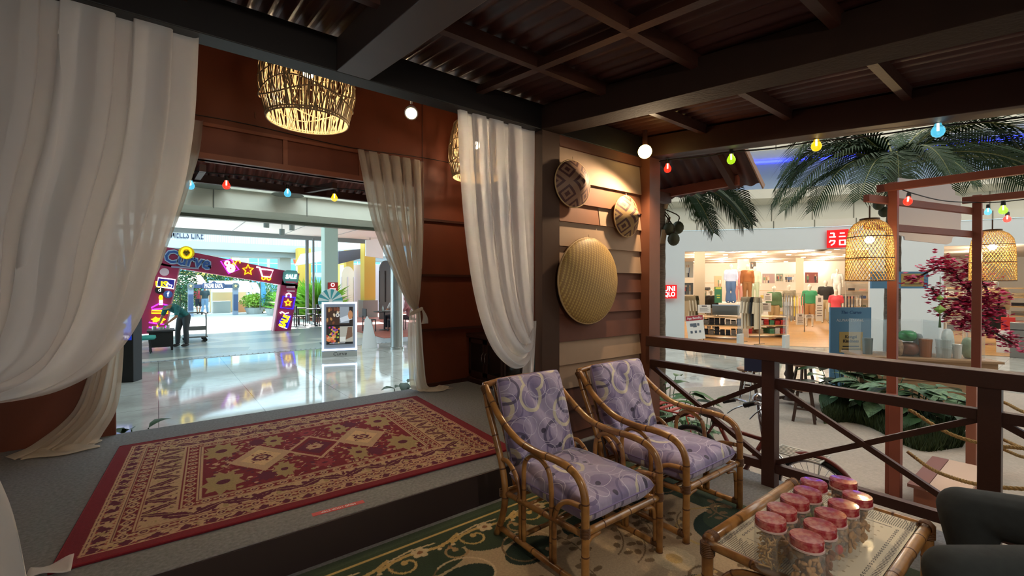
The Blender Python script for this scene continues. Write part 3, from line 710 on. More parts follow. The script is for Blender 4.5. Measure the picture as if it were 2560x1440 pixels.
# pillars of the shop
for px, d, w in ((1749, 16.6, .36), (1999, 20.5, .30), (1858, 21.8, .5)):
    c = cf(px, d, 0); m2 = MB(); m2.cb((c.x, c.y, (G0 + 2.62) / 2), (w, .4, 3.02), rot=look(c)); struct(m2, 'trim_%d' % (30 + int(px) % 7), M('shop_pillar', (232, 214, 188), .6))
# perimeter shelving along the back wall with folded stacks
fold_cols = [M('fold_%d' % i, c, .9) for i, c in enumerate([(232, 228, 222), (46, 46, 52), (200, 180, 150), (90, 96, 84), (228, 170, 160), (74, 90, 130), (196, 60, 56), (130, 124, 118), (238, 214, 120), (86, 146, 110)])]
def shelf_unit(px0, px1, d, z0, zs, label, back=True, cols=None, dp=.45, stack=.13, group='wall shelving in the shop', seed=0, n=None, ang=0):
    a = cf(px0, d, 0); b = cf(px1, d, 0); wdt = (b - a).length; c = (a + b) / 2; r = look(c) + ang; rr = random.Random(seed)
    t = thing('shelving_unit', label, 'shelving', Vector((c.x, c.y, z0)), r, group)
    R3 = Matrix.Rotation(r, 4, 'Z'); T = Matrix.Translation(Vector((c.x, c.y, z0))) @ R3
    def P(mb): mb.v = [T @ v for v in mb.v]; return mb
    for z in zs:
        m2 = MB(); m2.box(-wdt / 2, -dp / 2, z - .015, wdt / 2, dp / 2, z + .015); P(m2).ob('shelf_board', oak, t)
    for x in (-wdt / 2, wdt / 2):
        m2 = MB(); m2.box(x - .015, -dp / 2, 0, x + .015, dp / 2, zs[-1] + .02); P(m2).ob('side_panel', shopwhite, t)
    k = n or max(2, int(wdt / .34)); m2 = MB(); mats = [fold_cols[i] for i in (cols or range(10))]
    for z in zs[:-1]:
        for i in range(k):
            if rr.random() < .1: continue
            x = -wdt / 2 + (i + .5) * wdt / k; hh = stack * rr.uniform(.7, 1.2); ci = rr.randrange(len(mats)); w2 = min(.26, wdt / k * .82)
            m = max(2, int(hh / .035))
            for q in range(m): m2.cb((x + rr.uniform(-.006, .006), -.02, z + .017 + (q + .5) * hh / m), (w2, dp * .8, hh / m * .86), mi=ci)
    P(m2).ob('folded_clothes', mats, t, kind='stuff', bevel=.006)
    return t
shelf_unit(1760, 1800, 23.2, G0, [.3, .7, 1.1, 1.5, 1.9], 'tall wall shelving behind the green banner', seed=1)
shelf_unit(1905, 1995, 23.2, G0, [.3, .7, 1.1, 1.5], 'long wall shelving of folded clothes below the fashion posters', seed=2)
shelf_unit(2010, 2050, 23.2, G0, [.3, .7, 1.1, 1.5], 'wall shelving below the dark pink poster', seed=3)
shelf_unit(2120, 2165, 22.5, G0, [.3, .7, 1.1, 1.5, 1.9], 'wall shelving at the right end of the first entrance', seed=4)
shelf_unit(2440, 2545, 13.6, G0, [.35, .62, .89, 1.16, 1.43, 1.7], 'wall shelving of folded jumpers seen through the right entrance', seed=5, cols=[0, 2, 4, 1, 7], stack=.1)
shelf_unit(2372, 2402, 14.2, G0, [.35, .62, .89, 1.16, 1.43, 1.7], 'white shelving behind the pink blossoms', seed=6, cols=[0, 2, 4, 7])
# floor fixtures: denim table, low shelves
shelf_unit(1763, 1850, 15.2, G0, [.12, .45, .72], 'low display shelves of folded dark jeans', cols=[1, 5, 1, 7], seed=7, dp=.7, group='low display shelves near the shop entrance', n=7, stack=.2)
shelf_unit(1858, 1952, 15.7, G0, [.12, .42, .70], 'low display shelves of folded pale, red and green tops', cols=[0, 6, 0, 9, 2], seed=8, dp=.7, group='low display shelves near the shop entrance', n=7, stack=.18, ang=.5)
c = cf(1815, 15.1, .50); t = thing('display_board', 'slanted blue display board with dark folded jeans on the low shelves', 'display board', c, look(c))
R4 = Matrix.Translation(c) @ Matrix.Rotation(look(c), 4, 'Z') @ Matrix.Rotation(math.radians(-32), 4, 'X')
m2 = MB(); m2.box(-.42, -.3, .0, .42, .35, .03); m2.v = [R4 @ x - Vector((0, 0, -.06)) for x in m2.v]; m2.ob('board', M('board_blue', (126, 156, 190), .5), t)
m2 = MB(); m2.add([(-.12, -.22, .06), (.05, -.24, .06), (.22, .22, .06), (.04, .26, .06), (-.12, -.22, .035), (.05, -.24, .035), (.22, .22, .035), (.04, .26, .035)], [(0, 1, 2, 3), (0, 4, 5, 1), (1, 5, 6, 2), (2, 6, 7, 3), (3, 7, 4, 0)]); m2.v = [R4 @ x - Vector((0, 0, -.06)) for x in m2.v]; m2.ob('jeans', M('denim_dark', (44, 56, 84), .8), t)
# clothes rails
def rack(px0, px1, d, ztop, cols, label, ln=.62, ang=0, z0=G0, seed=0, sleeves=True, spc=None):
    a = cf(px0, d, 0); b = cf(px1, d, 0); wdt = (b - a).length; c = (a + b) / 2; r = look(c) + ang; wdt = wdt / max(.4, cos(ang)); rr = random.Random(seed)
    t = thing('clothes_rail', label, 'clothes rail', Vector((c.x, c.y, z0)), r, 'clothes rails in the shop'); T = Matrix.Translation(Vector((c.x, c.y, z0))) @ Matrix.Rotation(r, 4, 'Z'); H = ztop - z0
    m2 = MB(); m2.tube([(-wdt / 2, 0, 0), (-wdt / 2, 0, H), (wdt / 2, 0, H), (wdt / 2, 0, 0)], .014, 6)
    for x in (-wdt / 2, wdt / 2): m2.box(x - .02, -.22, 0, x + .02, .22, .02)
    m2.v = [T @ x for x in m2.v]; m2.ob('frame', M('rail_metal', (120, 112, 100), .4, metal=.8), t)
    k = max(4, int((wdt - .1) / (spc or .085)))
    for i in range(k):
        x = -wdt / 2 + .08 + (wdt - .16) * i / (k - 1); m2 = MB(); mat = cols[min(len(cols) - 1, int(i / k * len(cols)))]; w = .2; l = ln * rr.uniform(.92, 1.05)
        top = H - .07
        sh = [(-.05, top), (-w, top - .07), (-w - .045, top - .4), (-w + .03, top - .41), (-w + .045, top - .15), (-w + .05, top - l), (w - .05, top - l), (w - .045, top - .15), (w - .03, top - .41), (w + .045, top - .4), (w, top - .07), (.05, top)]
        m2.prism([(q[0], q[1]) for q in sh], (x, 0, 0), (0, 1, 0), (0, 0, 1), .035)
        m2.v = [T @ q for q in m2.v]; m2.ob('hanging_top', mat, t, bevel=.008)
cl = lambda n, c: M('cloth_' + n, c, .9)
rack(1710, 1741, 14.9, 1.02, [cl('cream', (228, 216, 192)), cl('cream', 0), cl('olive', (110, 106, 84))], 'clothes rail of cream cardigans at the left edge of the entrance', .8, seed=1, ang=.6)
rack(1858, 1896, 13.9, 1.0, [cl('cream', 0), cl('beige', (214, 198, 168)), cl('stripe', (60, 62, 64)), cl('beige', 0)], 'clothes rail of beige knit tops in front of the raised mannequins', .85, ang=-.65, seed=2)
rack(1962, 2007, 17.6, 1.05, [cl('pale_blue', (196, 206, 226)), cl('white', (236, 236, 232)), cl('yellow', (236, 214, 96)), cl('peach', (236, 178, 150)), cl('pink', (228, 150, 140))], 'clothes rail of pale blue, yellow and pink tops', .8, seed=3)
rack(2108, 2150, 18.5, 1.0, [cl('navy', (50, 54, 72)), cl('navy', 0), cl('white', 0)], 'clothes rail of dark trousers near the red square sign', .9, seed=4)
rack(1745, 1775, 19, 1.2, [cl('black_cloth', (40, 40, 40)), cl('olive', 0), cl('white', 0)], 'clothes rail of dark jackets beside the left pillar', .8, seed=5)
# mannequins
mskin = M('mannequin_white', (236, 228, 216), .45)
def mannequin(px, d, z0, h, top, bottom, label, sleeve='short', leg='long', ped=None, group=None, loose=1.05, turn=0, **k):
    c = cf(px, d, z0); t = thing('mannequin', label, 'mannequin', (0, 0, 0), 0, group); J = pose(h)
    figure(t, J, mskin, top, bottom, sleeve=sleeve, leg=leg, vox=.02, face=False, loose=loose, toptag=k.get('tt', 'top'), bottag=k.get('bt', 'trousers'))
    t.location = c; t.rotation_euler = (0, 0, look(c) + turn); return t
g = 'mannequins on the raised plinth'
ped = cf(1857, 20.5, 0); m2 = MB(); m2.cb((ped.x, ped.y, (G0 + .6) / 2), (2.2, 2.2, .995), rot=look(ped)); tag(m2.ob('display_plinth', shopwhite), 'white plinth carrying four dressed mannequins', 'plinth')
mannequin(1827, 20, .606, 1.72, cl('sky_shirt', (188, 200, 232)), M('denim', (74, 104, 150), .8), 'raised mannequin in a light blue shirt and flared jeans', 'mid', 'flare', group=g, loose=1.2)
mannequin(1847, 21.2, .6, 1.70, cl('rose', (226, 150, 150)), cl('rose_trousers', (222, 160, 150)), 'raised mannequin in pink with a red bag behind the others', 'long', group=g)
mannequin(1868, 19.9, .6, 1.70, cl('rust', (150, 92, 50)), cl('brown', (140, 96, 58)), 'raised mannequin in a rust brown top and brown trousers', 'long', 'long', group=g, loose=1.1)
mannequin(1887, 20.9, .6, 1.66, cl('cream', 0), cl('sage', (190, 204, 176)), 'raised mannequin in a cream jacket and sage trousers', 'long', group=g)
g = 'mannequins standing on the shop floor'
mannequin(1935, 17.5, -.3, 1.66, cl('forest', (78, 104, 74)), cl('khaki', (176, 150, 110)), 'mannequin in a dark green jacket near the low shelves', 'long', group=g, loose=1.25)
mannequin(1972, 20.5, -.3, 1.7, cl('khaki_top', (150, 140, 120)), cl('grey', (150, 150, 150)), 'mannequin in a greyish khaki top behind the pastel clothes rail', 'short', group=g)
mannequin(1994, 20.8, -.3, 1.7, cl('moss', (90, 104, 76)), cl('grey', 0), 'mannequin in a moss green top behind the pastel clothes rail', 'short', group=g)
mannequin(2024, 18.3, -.3, 1.72, cl('teal_green', (60, 140, 100)), cl('tan_short', (172, 128, 86)), 'mannequin in a green top with beige shorts', 'long', 'short', group=g, loose=1.15)
mannequin(2064, 18.8, -.2, 1.80, cl('black_cloth', 0), cl('sand', (208, 190, 152)), 'mannequin in a black tee, straw hat and sand trousers', 'short', group=g, loose=1.1)
mannequin(2090, 18.0, -.4, 1.62, cl('coral', (224, 84, 96)), cl('sand', 0), 'mannequin in a coral pink tee', 'short', group=g, loose=1.1)
mannequin(2093, 22.3, .6, 1.6, cl('white', 0), cl('white', 0), 'bare white mannequin by the back wall beside the right shelving', 'short', group=g)
mannequin(1778, 17.9, -.4, 1.62, cl('black_cloth', 0), cl('grey', 0), 'mannequin in a black top beside the green banner', 'long', group=g)
mannequin(1750, 19.6, -.3, 1.6, cl('forest', 0), cl('khaki', 0), 'mannequin in green behind the left pillar', 'long', group=g)
mannequin(2489, 12.9, -.1, 1.62, cl('trench', (192, 162, 120)), cl('black_cloth', 0), 'mannequin in a beige trench coat seen through the right entrance', 'long', group=g, loose=1.5)
# small white info stands, plinth, crate, red bag
def card(px0, px1, py0, py1, d, label, m=None, name='sign_board'):
    a = at(px0, py1, d=d); w = at(px1, py1, d=d) - a; h = at(px0, py0, d=d) - a; t = thing(name, label, 'sign', Vector((a.x, a.y, a.z)))
    n3 = w.cross(h).normalized(); m2 = MB(); m2.prism([(0, 0), (1, 0), (1, 1), (0, 1)], a, w, h, .02); m2.ob('board', m or shopwhite, t)
    m2 = MB()
    for i in range(5): m2.prism([(.15, .2 + .1 * i), (.85 - .1 * (i % 2), .2 + .1 * i), (.85 - .1 * (i % 2), .235 + .1 * i), (.15, .235 + .1 * i)], a + n3 * .021, w, h, .003)
    m2.prism([(.3, .75), (.7, .75), (.7, .92), (.3, .92)], a + n3 * .021, w, h, .003); m2.ob('print', M('grey_print', (120, 110, 110), .6), t); return t
card(1744, 1776, 762, 782, 14.55, 'wide white price board above the dark jeans shelves')
card(1898, 1927, 757, 779, 15.8, 'white price board above the pale folded tops')
card(1991, 2009, 784, 812, 16.6, 'white info stand below the pastel clothes rail')
card(2039, 2057, 739, 803, 17.0, 'tall white info stand beside the mannequin in beige shorts')
card(2011, 2033, 786, 795, 17.0, 'low slanted white info card on the shop floor')
card(1909, 1929, 733, 753, 16.9, 'white card with a portrait on the shop floor shelf')
# easel sign with the app benefits
d = 12.2; a = at(1721, 850, d=d); b = at(1763, 846, d=d); tl = at(1713, 791, d=d); tr = at(1757, 790, d=d)
t = thing('easel_sign', 'leaning white sign headed App Benefits in a red band, left of the entrance', 'sign', Vector((a.x, a.y, G0)))
w = b - a; h = tl - a; n3 = w.cross(h).normalized()
m2 = MB(); m2.prism([(0, 0), (1, 0), (1, 1), (0, 1)], a, w, h, .02); m2.ob('board', shopwhite, t)
m2 = MB(); m2.prism([(0, .80), (1, .80), (1, 1), (0, 1)], a + n3 * .021, w, h, .004); m2.ob('red_band', M('dull_red', (170, 50, 60), .5), t)
text('lettering', 'App Benefits', a + w * .5 + h * .9 + n3 * .026, w, h, .09, M('white_print', (250, 250, 250), .5), t, .003, width=w.length * .86)
m2 = MB()
for x, y, q in ((.3, .62, .1), (.5, .6, .13), (.7, .62, .08), (.25, .32, .08), (.5, .32, .08), (.75, .32, .07)): m2.prism([(x - q, y - q * .7), (x + q * .6, y - q * .7), (x + q * .6, y + q * .6), (x - q, y + q * .6)], a + n3 * .021, w, h, .003)
m2.ob('pictograms', M('slate', (96, 104, 116), .5), t)
m2 = MB(); m2.bar(a + w * .1, Vector((a.x, a.y, G0)) - n3 * .25, .02, .02); m2.bar(a + w * .9, Vector((b.x, b.y, G0)) - n3 * .25, .02, .02); m2.ob('easel', M('rail_metal', 0), t)
# security gates
for i, (px, d) in enumerate(((1851, 13.1), (1965, 12.8))):
    c = cf(px, d, 0); t = thing('security_gate', ('slim clear and grey anti-theft gate left of the middle of the entrance', 'slim clear and grey anti-theft gate nearer the blue poster')[i], 'security gate', Vector((c.x, c.y, G0)), look(c) + 1.2, 'anti-theft gates')
    m2 = MB(); m2.cb((c.x, c.y, G0 + .19), (.3, .09, .38), rot=look(c) + 1.2); m2.ob('base', M('gate_grey', (200, 202, 200), .4), t, bevel=.01)
    m2 = MB(); m2.cb((c.x, c.y, G0 + .85), (.34, .02, .95), rot=look(c) + 1.2); m2.ob('clear_panel', M('clear_plastic', (240, 248, 248), .05, alpha=.12), t)
# second entrance: plinth with a red bag, crate
c = cf(2521, 12.0, 0); m2 = MB(); m2.cb((c.x, c.y, G0 + .3), (.42, .42, .6), rot=look(c)); tag(m2.ob('plinth', shopwhite), 'low white plinth holding a red bag at far right', 'plinth')
m2 = MB(); m2.cb((c.x, c.y, G0 + .6 + .17), (.26, .14, .34), rot=look(c)); m2.tube([Vector((c.x - .06, c.y, G0 + .93)), Vector((c.x - .05, c.y, G0 + 1.02)), Vector((c.x + .05, c.y, G0 + 1.02)), Vector((c.x + .06, c.y, G0 + .93))], .008, 6)
tag(m2.ob('handbag', M('red_bag', (206, 50, 42), .5), bevel=.02), 'small red bag on the low white plinth', 'bag')
c = cf(2556, 11.2, 0); m2 = MB()
for k in range(3): m2.cb((c.x, c.y, G0 + .42 + .18 * k), (.4, .4, .16), rot=look(c))
m2.cb((c.x, c.y, G0 + .17), (.4, .4, .33), rot=look(c)); tag(m2.ob('storage_unit', M('unit_grey', (110, 106, 100), .6)), 'grey stacked storage unit at the right edge of the view', 'cabinet')
# ============================================================ outside the balustrade
kioskm = M('kiosk_brown', (140, 74, 56), .55, var=.08, scale=4)
# side roof of the house with its eaves board
t = thing('side_roof', 'small steep corrugated side roof with a brown eaves board beyond the corner post', 'roof', (4.0, 3.2, 2.6))
mb = MB(); mb.grid(lambda u, v: Vector((lerp(3.56, 4.36, v), lerp(1.86, 5.0, u), lerp(2.98, 2.33, v) + .010 * sin(2 * pi * u * 3.14 / .12))), 26 * 8, 2)
mb.ob('corrugated_sheet', cor_m, t, smooth=True, solid=.004)
mb = MB(); mb.bar((3.56, 1.85, 2.96), (4.38, 1.85, 2.30), .012, .05); mb.ob('edge_strip', M('pale_edge', (176, 140, 120), .5), t)
mb = MB(); mb.box(4.24, 2.02, 2.33, 4.28, 5.0, 2.42); mb.ob('eaves_board', kioskm, t)
mb = MB(); mb.box(3.47, 2.72, 2.26, 4.26, 2.80, 2.36); mb.ob('bracket', rail_m, t)
mb = MB(); mb.bar((3.5, 2.08, 2.9), (4.3, 2.08, 2.33), .06, .07); mb.ob('rafter', rail_m, t)
# ---- string lights
bulb_glass = {}
def glass(name, col, es=.9):
    m = M('bulb_' + name, col, .08, emit=col, es=es, alpha=.55); return m
bg_ = dict(red=glass('red', (255, 60, 36)), green=glass('green', (176, 220, 30)), yellow=glass('yellow', (255, 214, 20)), blue=glass('blue', (90, 200, 235)))
fil = M('bulb_filament', (255, 240, 200), .5, emit=(255, 238, 200), es=6)
cable_m = M('black_cable', (20, 18, 18), .6)
def bulb(p, col, label, group, tilt=None, s=1.0, off=Vector((0, 0, 0))):
    t = thing('string_bulb', label, 'light bulb', p, 0, group); R3 = tilt.to_3x3() if tilt is not None else Matrix.Identity(3); p = Vector(p)
    m2 = MB(); m2.lathe([(r * s, z * s) for r, z in [(0, -.048), (.012, -.046), (.024, -.038), (.031, -.022), (.031, -.008), (.024, .008), (.016, .02), (.014, .034)]], p, 16, rot=R3); m2.ob('glass', bg_[col], t, smooth=True)
    m2 = MB(); m2.lathe([(r * s, z * s) for r, z in [(0, .072), (.014, .07), (.016, .04), (.017, .03), (0, .03)]], p, 12, rot=R3); m2.ob('socket', cable_m, t)
    m2 = MB(); m2.tube([p + R3 @ Vector((0, 0, .03)) * s, p + R3 @ Vector((0, 0, -.012)) * s], .006 * s, 6); m2.ob('filament', fil, t)
    return t
for (px, py, col, lab) in ((1669, 418, 'red', 'red glass bulb on the string nearest the corner post'), (1828, 395, 'green', 'green glass bulb hanging before the small side roof'), (2041, 360, 'yellow', 'bright yellow glass bulb under the verandah beam'), (2345, 322, 'blue', 'large pale blue glass bulb under the beam at upper right')):
    p = at(px, py, X=3.47); p.z += .0; bulb(p, col, lab, 'coloured bulbs under the verandah beam', s=1.0)
mb = MB(); P = []
for i in range(60):
    y = 2.42 - i * .075; P.append((3.475 + .004 * sin(i * 1.1), y, rz(y) - .012 - .012 * abs(sin((y - 1.13) / .565 * pi))))
mb.tube(P, .005, 6); tag(mb.ob('light_cable', cable_m, smooth=True), 'thin black cable of the coloured bulbs strung below the verandah beam', 'cable')
for (px, py, col, lab) in ((476, 460, 'blue', 'blue glass bulb half hidden by the left curtain'), (566, 460, 'red', 'red glass bulb over the doorway'), (719, 480, 'blue', 'blue glass bulb in the middle of the doorway'), (836, 492, 'yellow', 'yellow glass bulb over the doorway beside the right bracket')):
    p = at(px, py, Y=4.95); bulb(p, col, lab, 'coloured bulbs over the doorway', s=1.05)
mb = MB(); mb.tube([(x, 4.95, 2.43 + .012 * sin((x - .5) * 6)) for x in np.linspace(-.6, 2.8, 50)], .005, 6); tag(mb.ob('light_cable', cable_m, smooth=True), 'thin black cable of the bulbs over the doorway', 'cable')
# ---- pergola of the kiosk
per = thing('pergola', 'open reddish brown timber pergola of the kiosk', 'pergola', (5.6, .8, G0))
def part(mb, name, m, par, **k): return mb.ob(name, m, par, **k)
LP, RP = cf(2232, 3.9, 0), cf(2442, 4.45, 0)
for c in (LP, RP, LP + Vector((.05, -1.9, 0)), RP + Vector((.05, -1.9, 0))):
    mb = MB(); mb.cb((c.x, c.y, (G0 + 2.28) / 2), (.066, .066, 2.28 - G0)); part(mb, 'post', kioskm, per, bevel=.003)
for z, e in ((2.13, .30), (1.90, .30)):
    for q in (0, ):
        a = LP + (LP - RP).normalized() * e; b = RP + (RP - LP).normalized() * .18; mb = MB(); mb.bar((a.x, a.y + .04, z), (b.x, b.y + .04, z), .045, .06); part(mb, 'cross_beam', kioskm, per, bevel=.002)
for c in (LP, RP):
    mb = MB(); mb.bar((c.x - .05, c.y + .1, 2.235), (c.x - .02, c.y - 2.3, 2.235), .045, .062); part(mb, 'side_beam', kioskm, per, bevel=.002)
# white cloud-cut boards behind the pergola
o = [(2244, 445), (2262, 448), (2300, 450), (2345, 455), (2375, 462), (2376, 472), (2384, 478), (2384, 488), (2398, 492), (2398, 515), (2400, 545), (2398, 560), (2399, 582), (2392, 590), (2378, 594), (2376, 606), (2366, 611), (2260, 600), (2258, 591), (2244, 588)]
Q = [at(x, y, d=5.2) for x, y in o]; a = Q[0].copy(); w = _R
mb = MB(); mb.prism([((q - a).dot(_R), q.z - a.z) for q in Q], a, _R, (0, 0, 1), .02); tag(mb.ob('cloud_board', M('cloud_white', (205, 198, 202), .6)), 'white hanging panel with stepped wavy edges behind the kiosk beams', 'panel')
# kiosk bulbs
for px, py, d, col, lab in ((2270, 500, 3.85, 'red', 'red glass bulb tilted beside the left kiosk post'), (2470, 527, 5.3, 'blue', 'small blue bulb behind the right kiosk post'), (2508, 522, 4.2, 'green', 'green glass bulb right of the right kiosk post'), (2518, 545, 4.9, 'red', 'red glass bulb below the green one at the kiosk')):
    bulb(at(px, py, d=d), col, lab, 'coloured bulbs of the kiosk', tilt=Matrix.Rotation(.5, 3, 'Y') if col == 'red' else None, s=1.05)
mb = MB(); mb.tube(smoothpath([at(2236, 466, d=3.85), at(2284, 484, d=3.85), at(2360, 502, d=4.2), at(2442, 506, d=4.4), at(2500, 505, d=4.25), at(2600, 494, d=4)], 40), .005, 6); tag(mb.ob('light_cable', cable_m, smooth=True), 'thin black cable of the kiosk bulbs wound round the right post', 'cable')
# woven bell lanterns
def weave_cage(mb, c, prof, n, r=.0035, turns=.5, rings=(), rr=.006):
    zs = [z for _, z in prof]; z0, z1 = min(zs), max(zs)
    def R(z):
        for (ra, za), (rb, zb) in zip(prof, prof[1:]):
            if min(za, zb) - 1e-9 <= z <= max(za, zb) + 1e-9: return lerp(ra, rb, (z - za) / (zb - za + 1e-9))
        return prof[-1][0]
    for dr in (-1, 1):
        for i in range(n):
            a0 = 2 * pi * i / n; pts = []
            for k in range(19):
                z = lerp(z0, z1, k / 18); a = a0 + dr * turns * 2 * pi * k / 18; q = R(z); pts.append(Vector(c) + Vector((q * cos(a), q * sin(a), z)))
            mb.tube(pts, r, 4, cap=False)
def lantern(px, py0, py1, w_px, d, label):
    c = at(px, py0, d=d); b = at(px, py1, d=d); H = c.z - b.z; Rr = w_px * d / FPX / 2; c0 = Vector((c.x, c.y, b.z))
    t = thing('woven_lantern', label, 'lantern', (c.x, c.y, c.z), 0, 'woven bell lanterns')
    prof = [(Rr, 0), (Rr * .99, H * .35), (Rr * .96, H * .65), (Rr * .86, H * .85), (Rr * .62, H * .96), (Rr * .4, H)]
    mb = MB(); weave_cage(mb, c0, prof, 40, .0022, .27); mb.ob('woven_cage', M('straw_lantern', (226, 178, 96), .6), t, smooth=True)
    for f_, q in ((0, 1), (.37, .99), (.72, .93)):
        mb = MB(); mb.tube([c0 + Vector((Rr * q * cos(a), Rr * q * sin(a), H * f_)) for a in np.linspace(0, 2 * pi, 33)[:-1]], .004, 5, closed=True); mb.ob('hoop', M('dark_cane', (96, 64, 36), .6), t)
    mb = MB(); mb.lathe([(Rr * .42, H), (Rr * .42, H + .015), (0, H + .02)], c0, 20); mb.tube([c0 + Vector((0, 0, H)), c0 + Vector((0, 0, H + .12))], .006, 6); mb.ob('cap', M('dark_cane', 0), t)
    mb = MB(); mb.sph(c0 + Vector((0, 0, H * .68)), (.035, .035, .03), 14); mb.ob('bulb', M('lamp_glow', (255, 240, 210), .5, emit=(255, 235, 200), es=14), t)
    point('lantern_light', c0 + Vector((0, 0, H * .5)), 9, (1, .72, .35), .04)
lantern(2174, 551, 702, 98, 3.7, 'woven bell lantern hanging left of the left kiosk post')
lantern(2481, 578, 702, 84, 4.55, 'woven bell lantern hanging behind the right kiosk post')
# ---- newels, ropes, deck
for px0, px1, d, zt, lab in ((2215, 2277, 3.80, .47, 'pair of short reddish newel boards below the left kiosk post'), (2405, 2464, 4.36, .48, 'broad reddish newel board below the right kiosk post')):
    a, b = cf(px0, d, 0), cf(px1, d, 0); c = (a + b) / 2; w = (b - a).length; t = thing('newel_post', lab, 'post', Vector((c.x, c.y, G0)))
    if px0 < 2300:
        for k, q in ((-1, .42), (1, .36)): mb = MB(); mb.cb((c.x + k * w * .22, c.y + (.05 if k > 0 else .0), (G0 + zt) / 2), (w * q, .07, zt - G0)); mb.ob('board', kioskm, t, bevel=.003)
    else: mb = MB(); mb.cb((c.x, c.y, (G0 + zt) / 2), (w * 1.05, .07, zt - G0)); mb.ob('board', M('kiosk_pale', (160, 100, 78), .55), t, bevel=.003)
rope_m = M('hemp_rope', (170, 136, 84), .9, var=.2, scale=60, bump=.8, bscale=200)
def rope(P, lab, r=.013):
    """three strands twisted round each other"""
    mb = MB(); C = smoothpath(P, 70); L = sum((b - a).length for a, b in zip(C, C[1:]))
    for k in range(3):
        pts = []
        for i, c in enumerate(C):
            tg = (C[min(i + 1, 69)] - C[max(i - 1, 0)]).normalized(); a = tg.cross(Vector((0, 0, 1))).normalized(); b = tg.cross(a); q = 2 * pi * (k / 3 + i / 69 * L / .07)
            pts.append(c + (a * cos(q) + b * sin(q)) * r * .6)
        mb.tube(pts, r * .62, 6)
    return tag(mb.ob('rope', rope_m, smooth=True), lab, 'rope', 'rope handrails of the kiosk')
rope([at(2272, 1023, d=3.85), at(2370, 1082, d=3.6), at(2467, 1112, d=3.45), at(2530, 1118, d=3.3), at(2600, 1125, d=3.2)], 'upper hemp rope sagging from the left newel boards')
rope([at(2270, 1130, d=3.85), at(2325, 1170, d=3.6), at(2390, 1197, d=3.4), at(2470, 1215, d=3.2), at(2600, 1225, d=3.0)], 'lower hemp rope from the left newel boards, going behind the knee')
rope([at(2463, 990, d=4.4), at(2515, 1008, d=4.2), at(2560, 1030, d=4.0), at(2640, 1050, d=3.8)], 'upper hemp rope from the right newel board')
rope([at(2463, 1078, d=4.4), at(2515, 1102, d=4.2), at(2560, 1120, d=4.0), at(2640, 1135, d=3.8)], 'middle hemp rope from the right newel board')
rope([at(2463, 1105, d=4.35), at(2515, 1126, d=4.2), at(2560, 1143, d=4.0), at(2640, 1155, d=3.8)], 'lowest hemp rope from the right newel board')
t = thing('deck_step', 'low painted step with a brown and a cream board in front of the kiosk', 'step', (5.2, .7, G0))
mb = MB(); mb.box(4.8, .57, G0 + .012, 5.66, .87, -.225); mb.ob('riser', M('kiosk_pale', 0), t)
mb = MB(); mb.box(4.75, .79, -.225, 5.7, .90, -.2); mb.ob('brown_board', M('tread_brown', (140, 92, 82), .5), t)
mb = MB(); mb.box(4.75, .56, -.225, 5.7, .785, -.2); mb.ob('cream_board', M('tread_cream', (214, 182, 158), .5), t)
# ---- counter with clear bins of groceries
cm = M('counter_wood', (176, 140, 104), .6, var=.15, scale=3, stretch=(1, 1, 8))
A, B = cf(2150, 6.6, 0), cf(2497, 6.1, 0); cw = B - A; cn = Vector((cw.y, -cw.x, 0)).normalized(); cn = cn if cn.dot(FH) > 0 else -cn
t = thing('counter', 'wooden plank counter holding the clear donation bins', 'counter', ((A + B) / 2) + Vector((0, 0, G0)))
mb = MB(); mb.prism([(0, 0), (1, 0), (1, .72), (0, .72)], (A.x + cn.x * .6, A.y + cn.y * .6, G0 + .012), cw, (0, 0, 1), .6); mb.ob('body', cm, t)
mb = MB(); mb.prism([(-.02, .72), (1.03, .72), (1.03, .75), (-.02, .75)], (A.x + cn.x * .64, A.y + cn.y * .64, G0 + .012), cw, (0, 0, 1), .68); mb.ob('top', cm, t)
mb = MB()
for k in range(4): mb.prism([(0, .13 + .15 * k), (1, .13 + .15 * k), (1, .135 + .15 * k), (0, .135 + .15 * k)], (A.x, A.y, G0 + .012), cw, (0, 0, 1), .004)
mb.ob('plank_joints', M('joint_brown', (80, 56, 40), .8), t)
zc = G0 + .012 + .75
acr = M('acrylic', (225, 240, 240), .03, alpha=.06)
def binbox(u0, u1, h, lab, grp='clear acrylic donation bins'):
    t = thing('acrylic_bin', lab, 'clear bin', A + cw * (u0 + u1) / 2 + cn * .3 + Vector((0, 0, zc)), 0, grp)
    for nm, (p, q) in (('front_panel', ((u0, .06), (u1, .06))), ('back_panel', ((u0, .5), (u1, .5)))):
        a = A + cw * p[0] + cn * p[1]; b = A + cw * q[0] + cn * q[1]; mb = MB(); mb.bar((a.x, a.y, zc + h / 2), (b.x, b.y, zc + h / 2), .008, h); mb.ob(nm, acr, t)
    for u_ in (u0, u1):
        a = A + cw * u_ + cn * .06; b = A + cw * u_ + cn * .5; mb = MB(); mb.bar((a.x, a.y, zc + h / 2), (b.x, b.y, zc + h / 2), .006, h); mb.ob('side_panel', M('acrylic_edge', (235, 245, 245), .1, alpha=.14), t)
binbox(.02, .215, .52, 'clear acrylic bin left of the kiosk post'); binbox(.30, .605, .52, 'clear acrylic bin holding the green bag'); binbox(.615, .93, .52, 'clear acrylic bin holding clear plastic tubs')
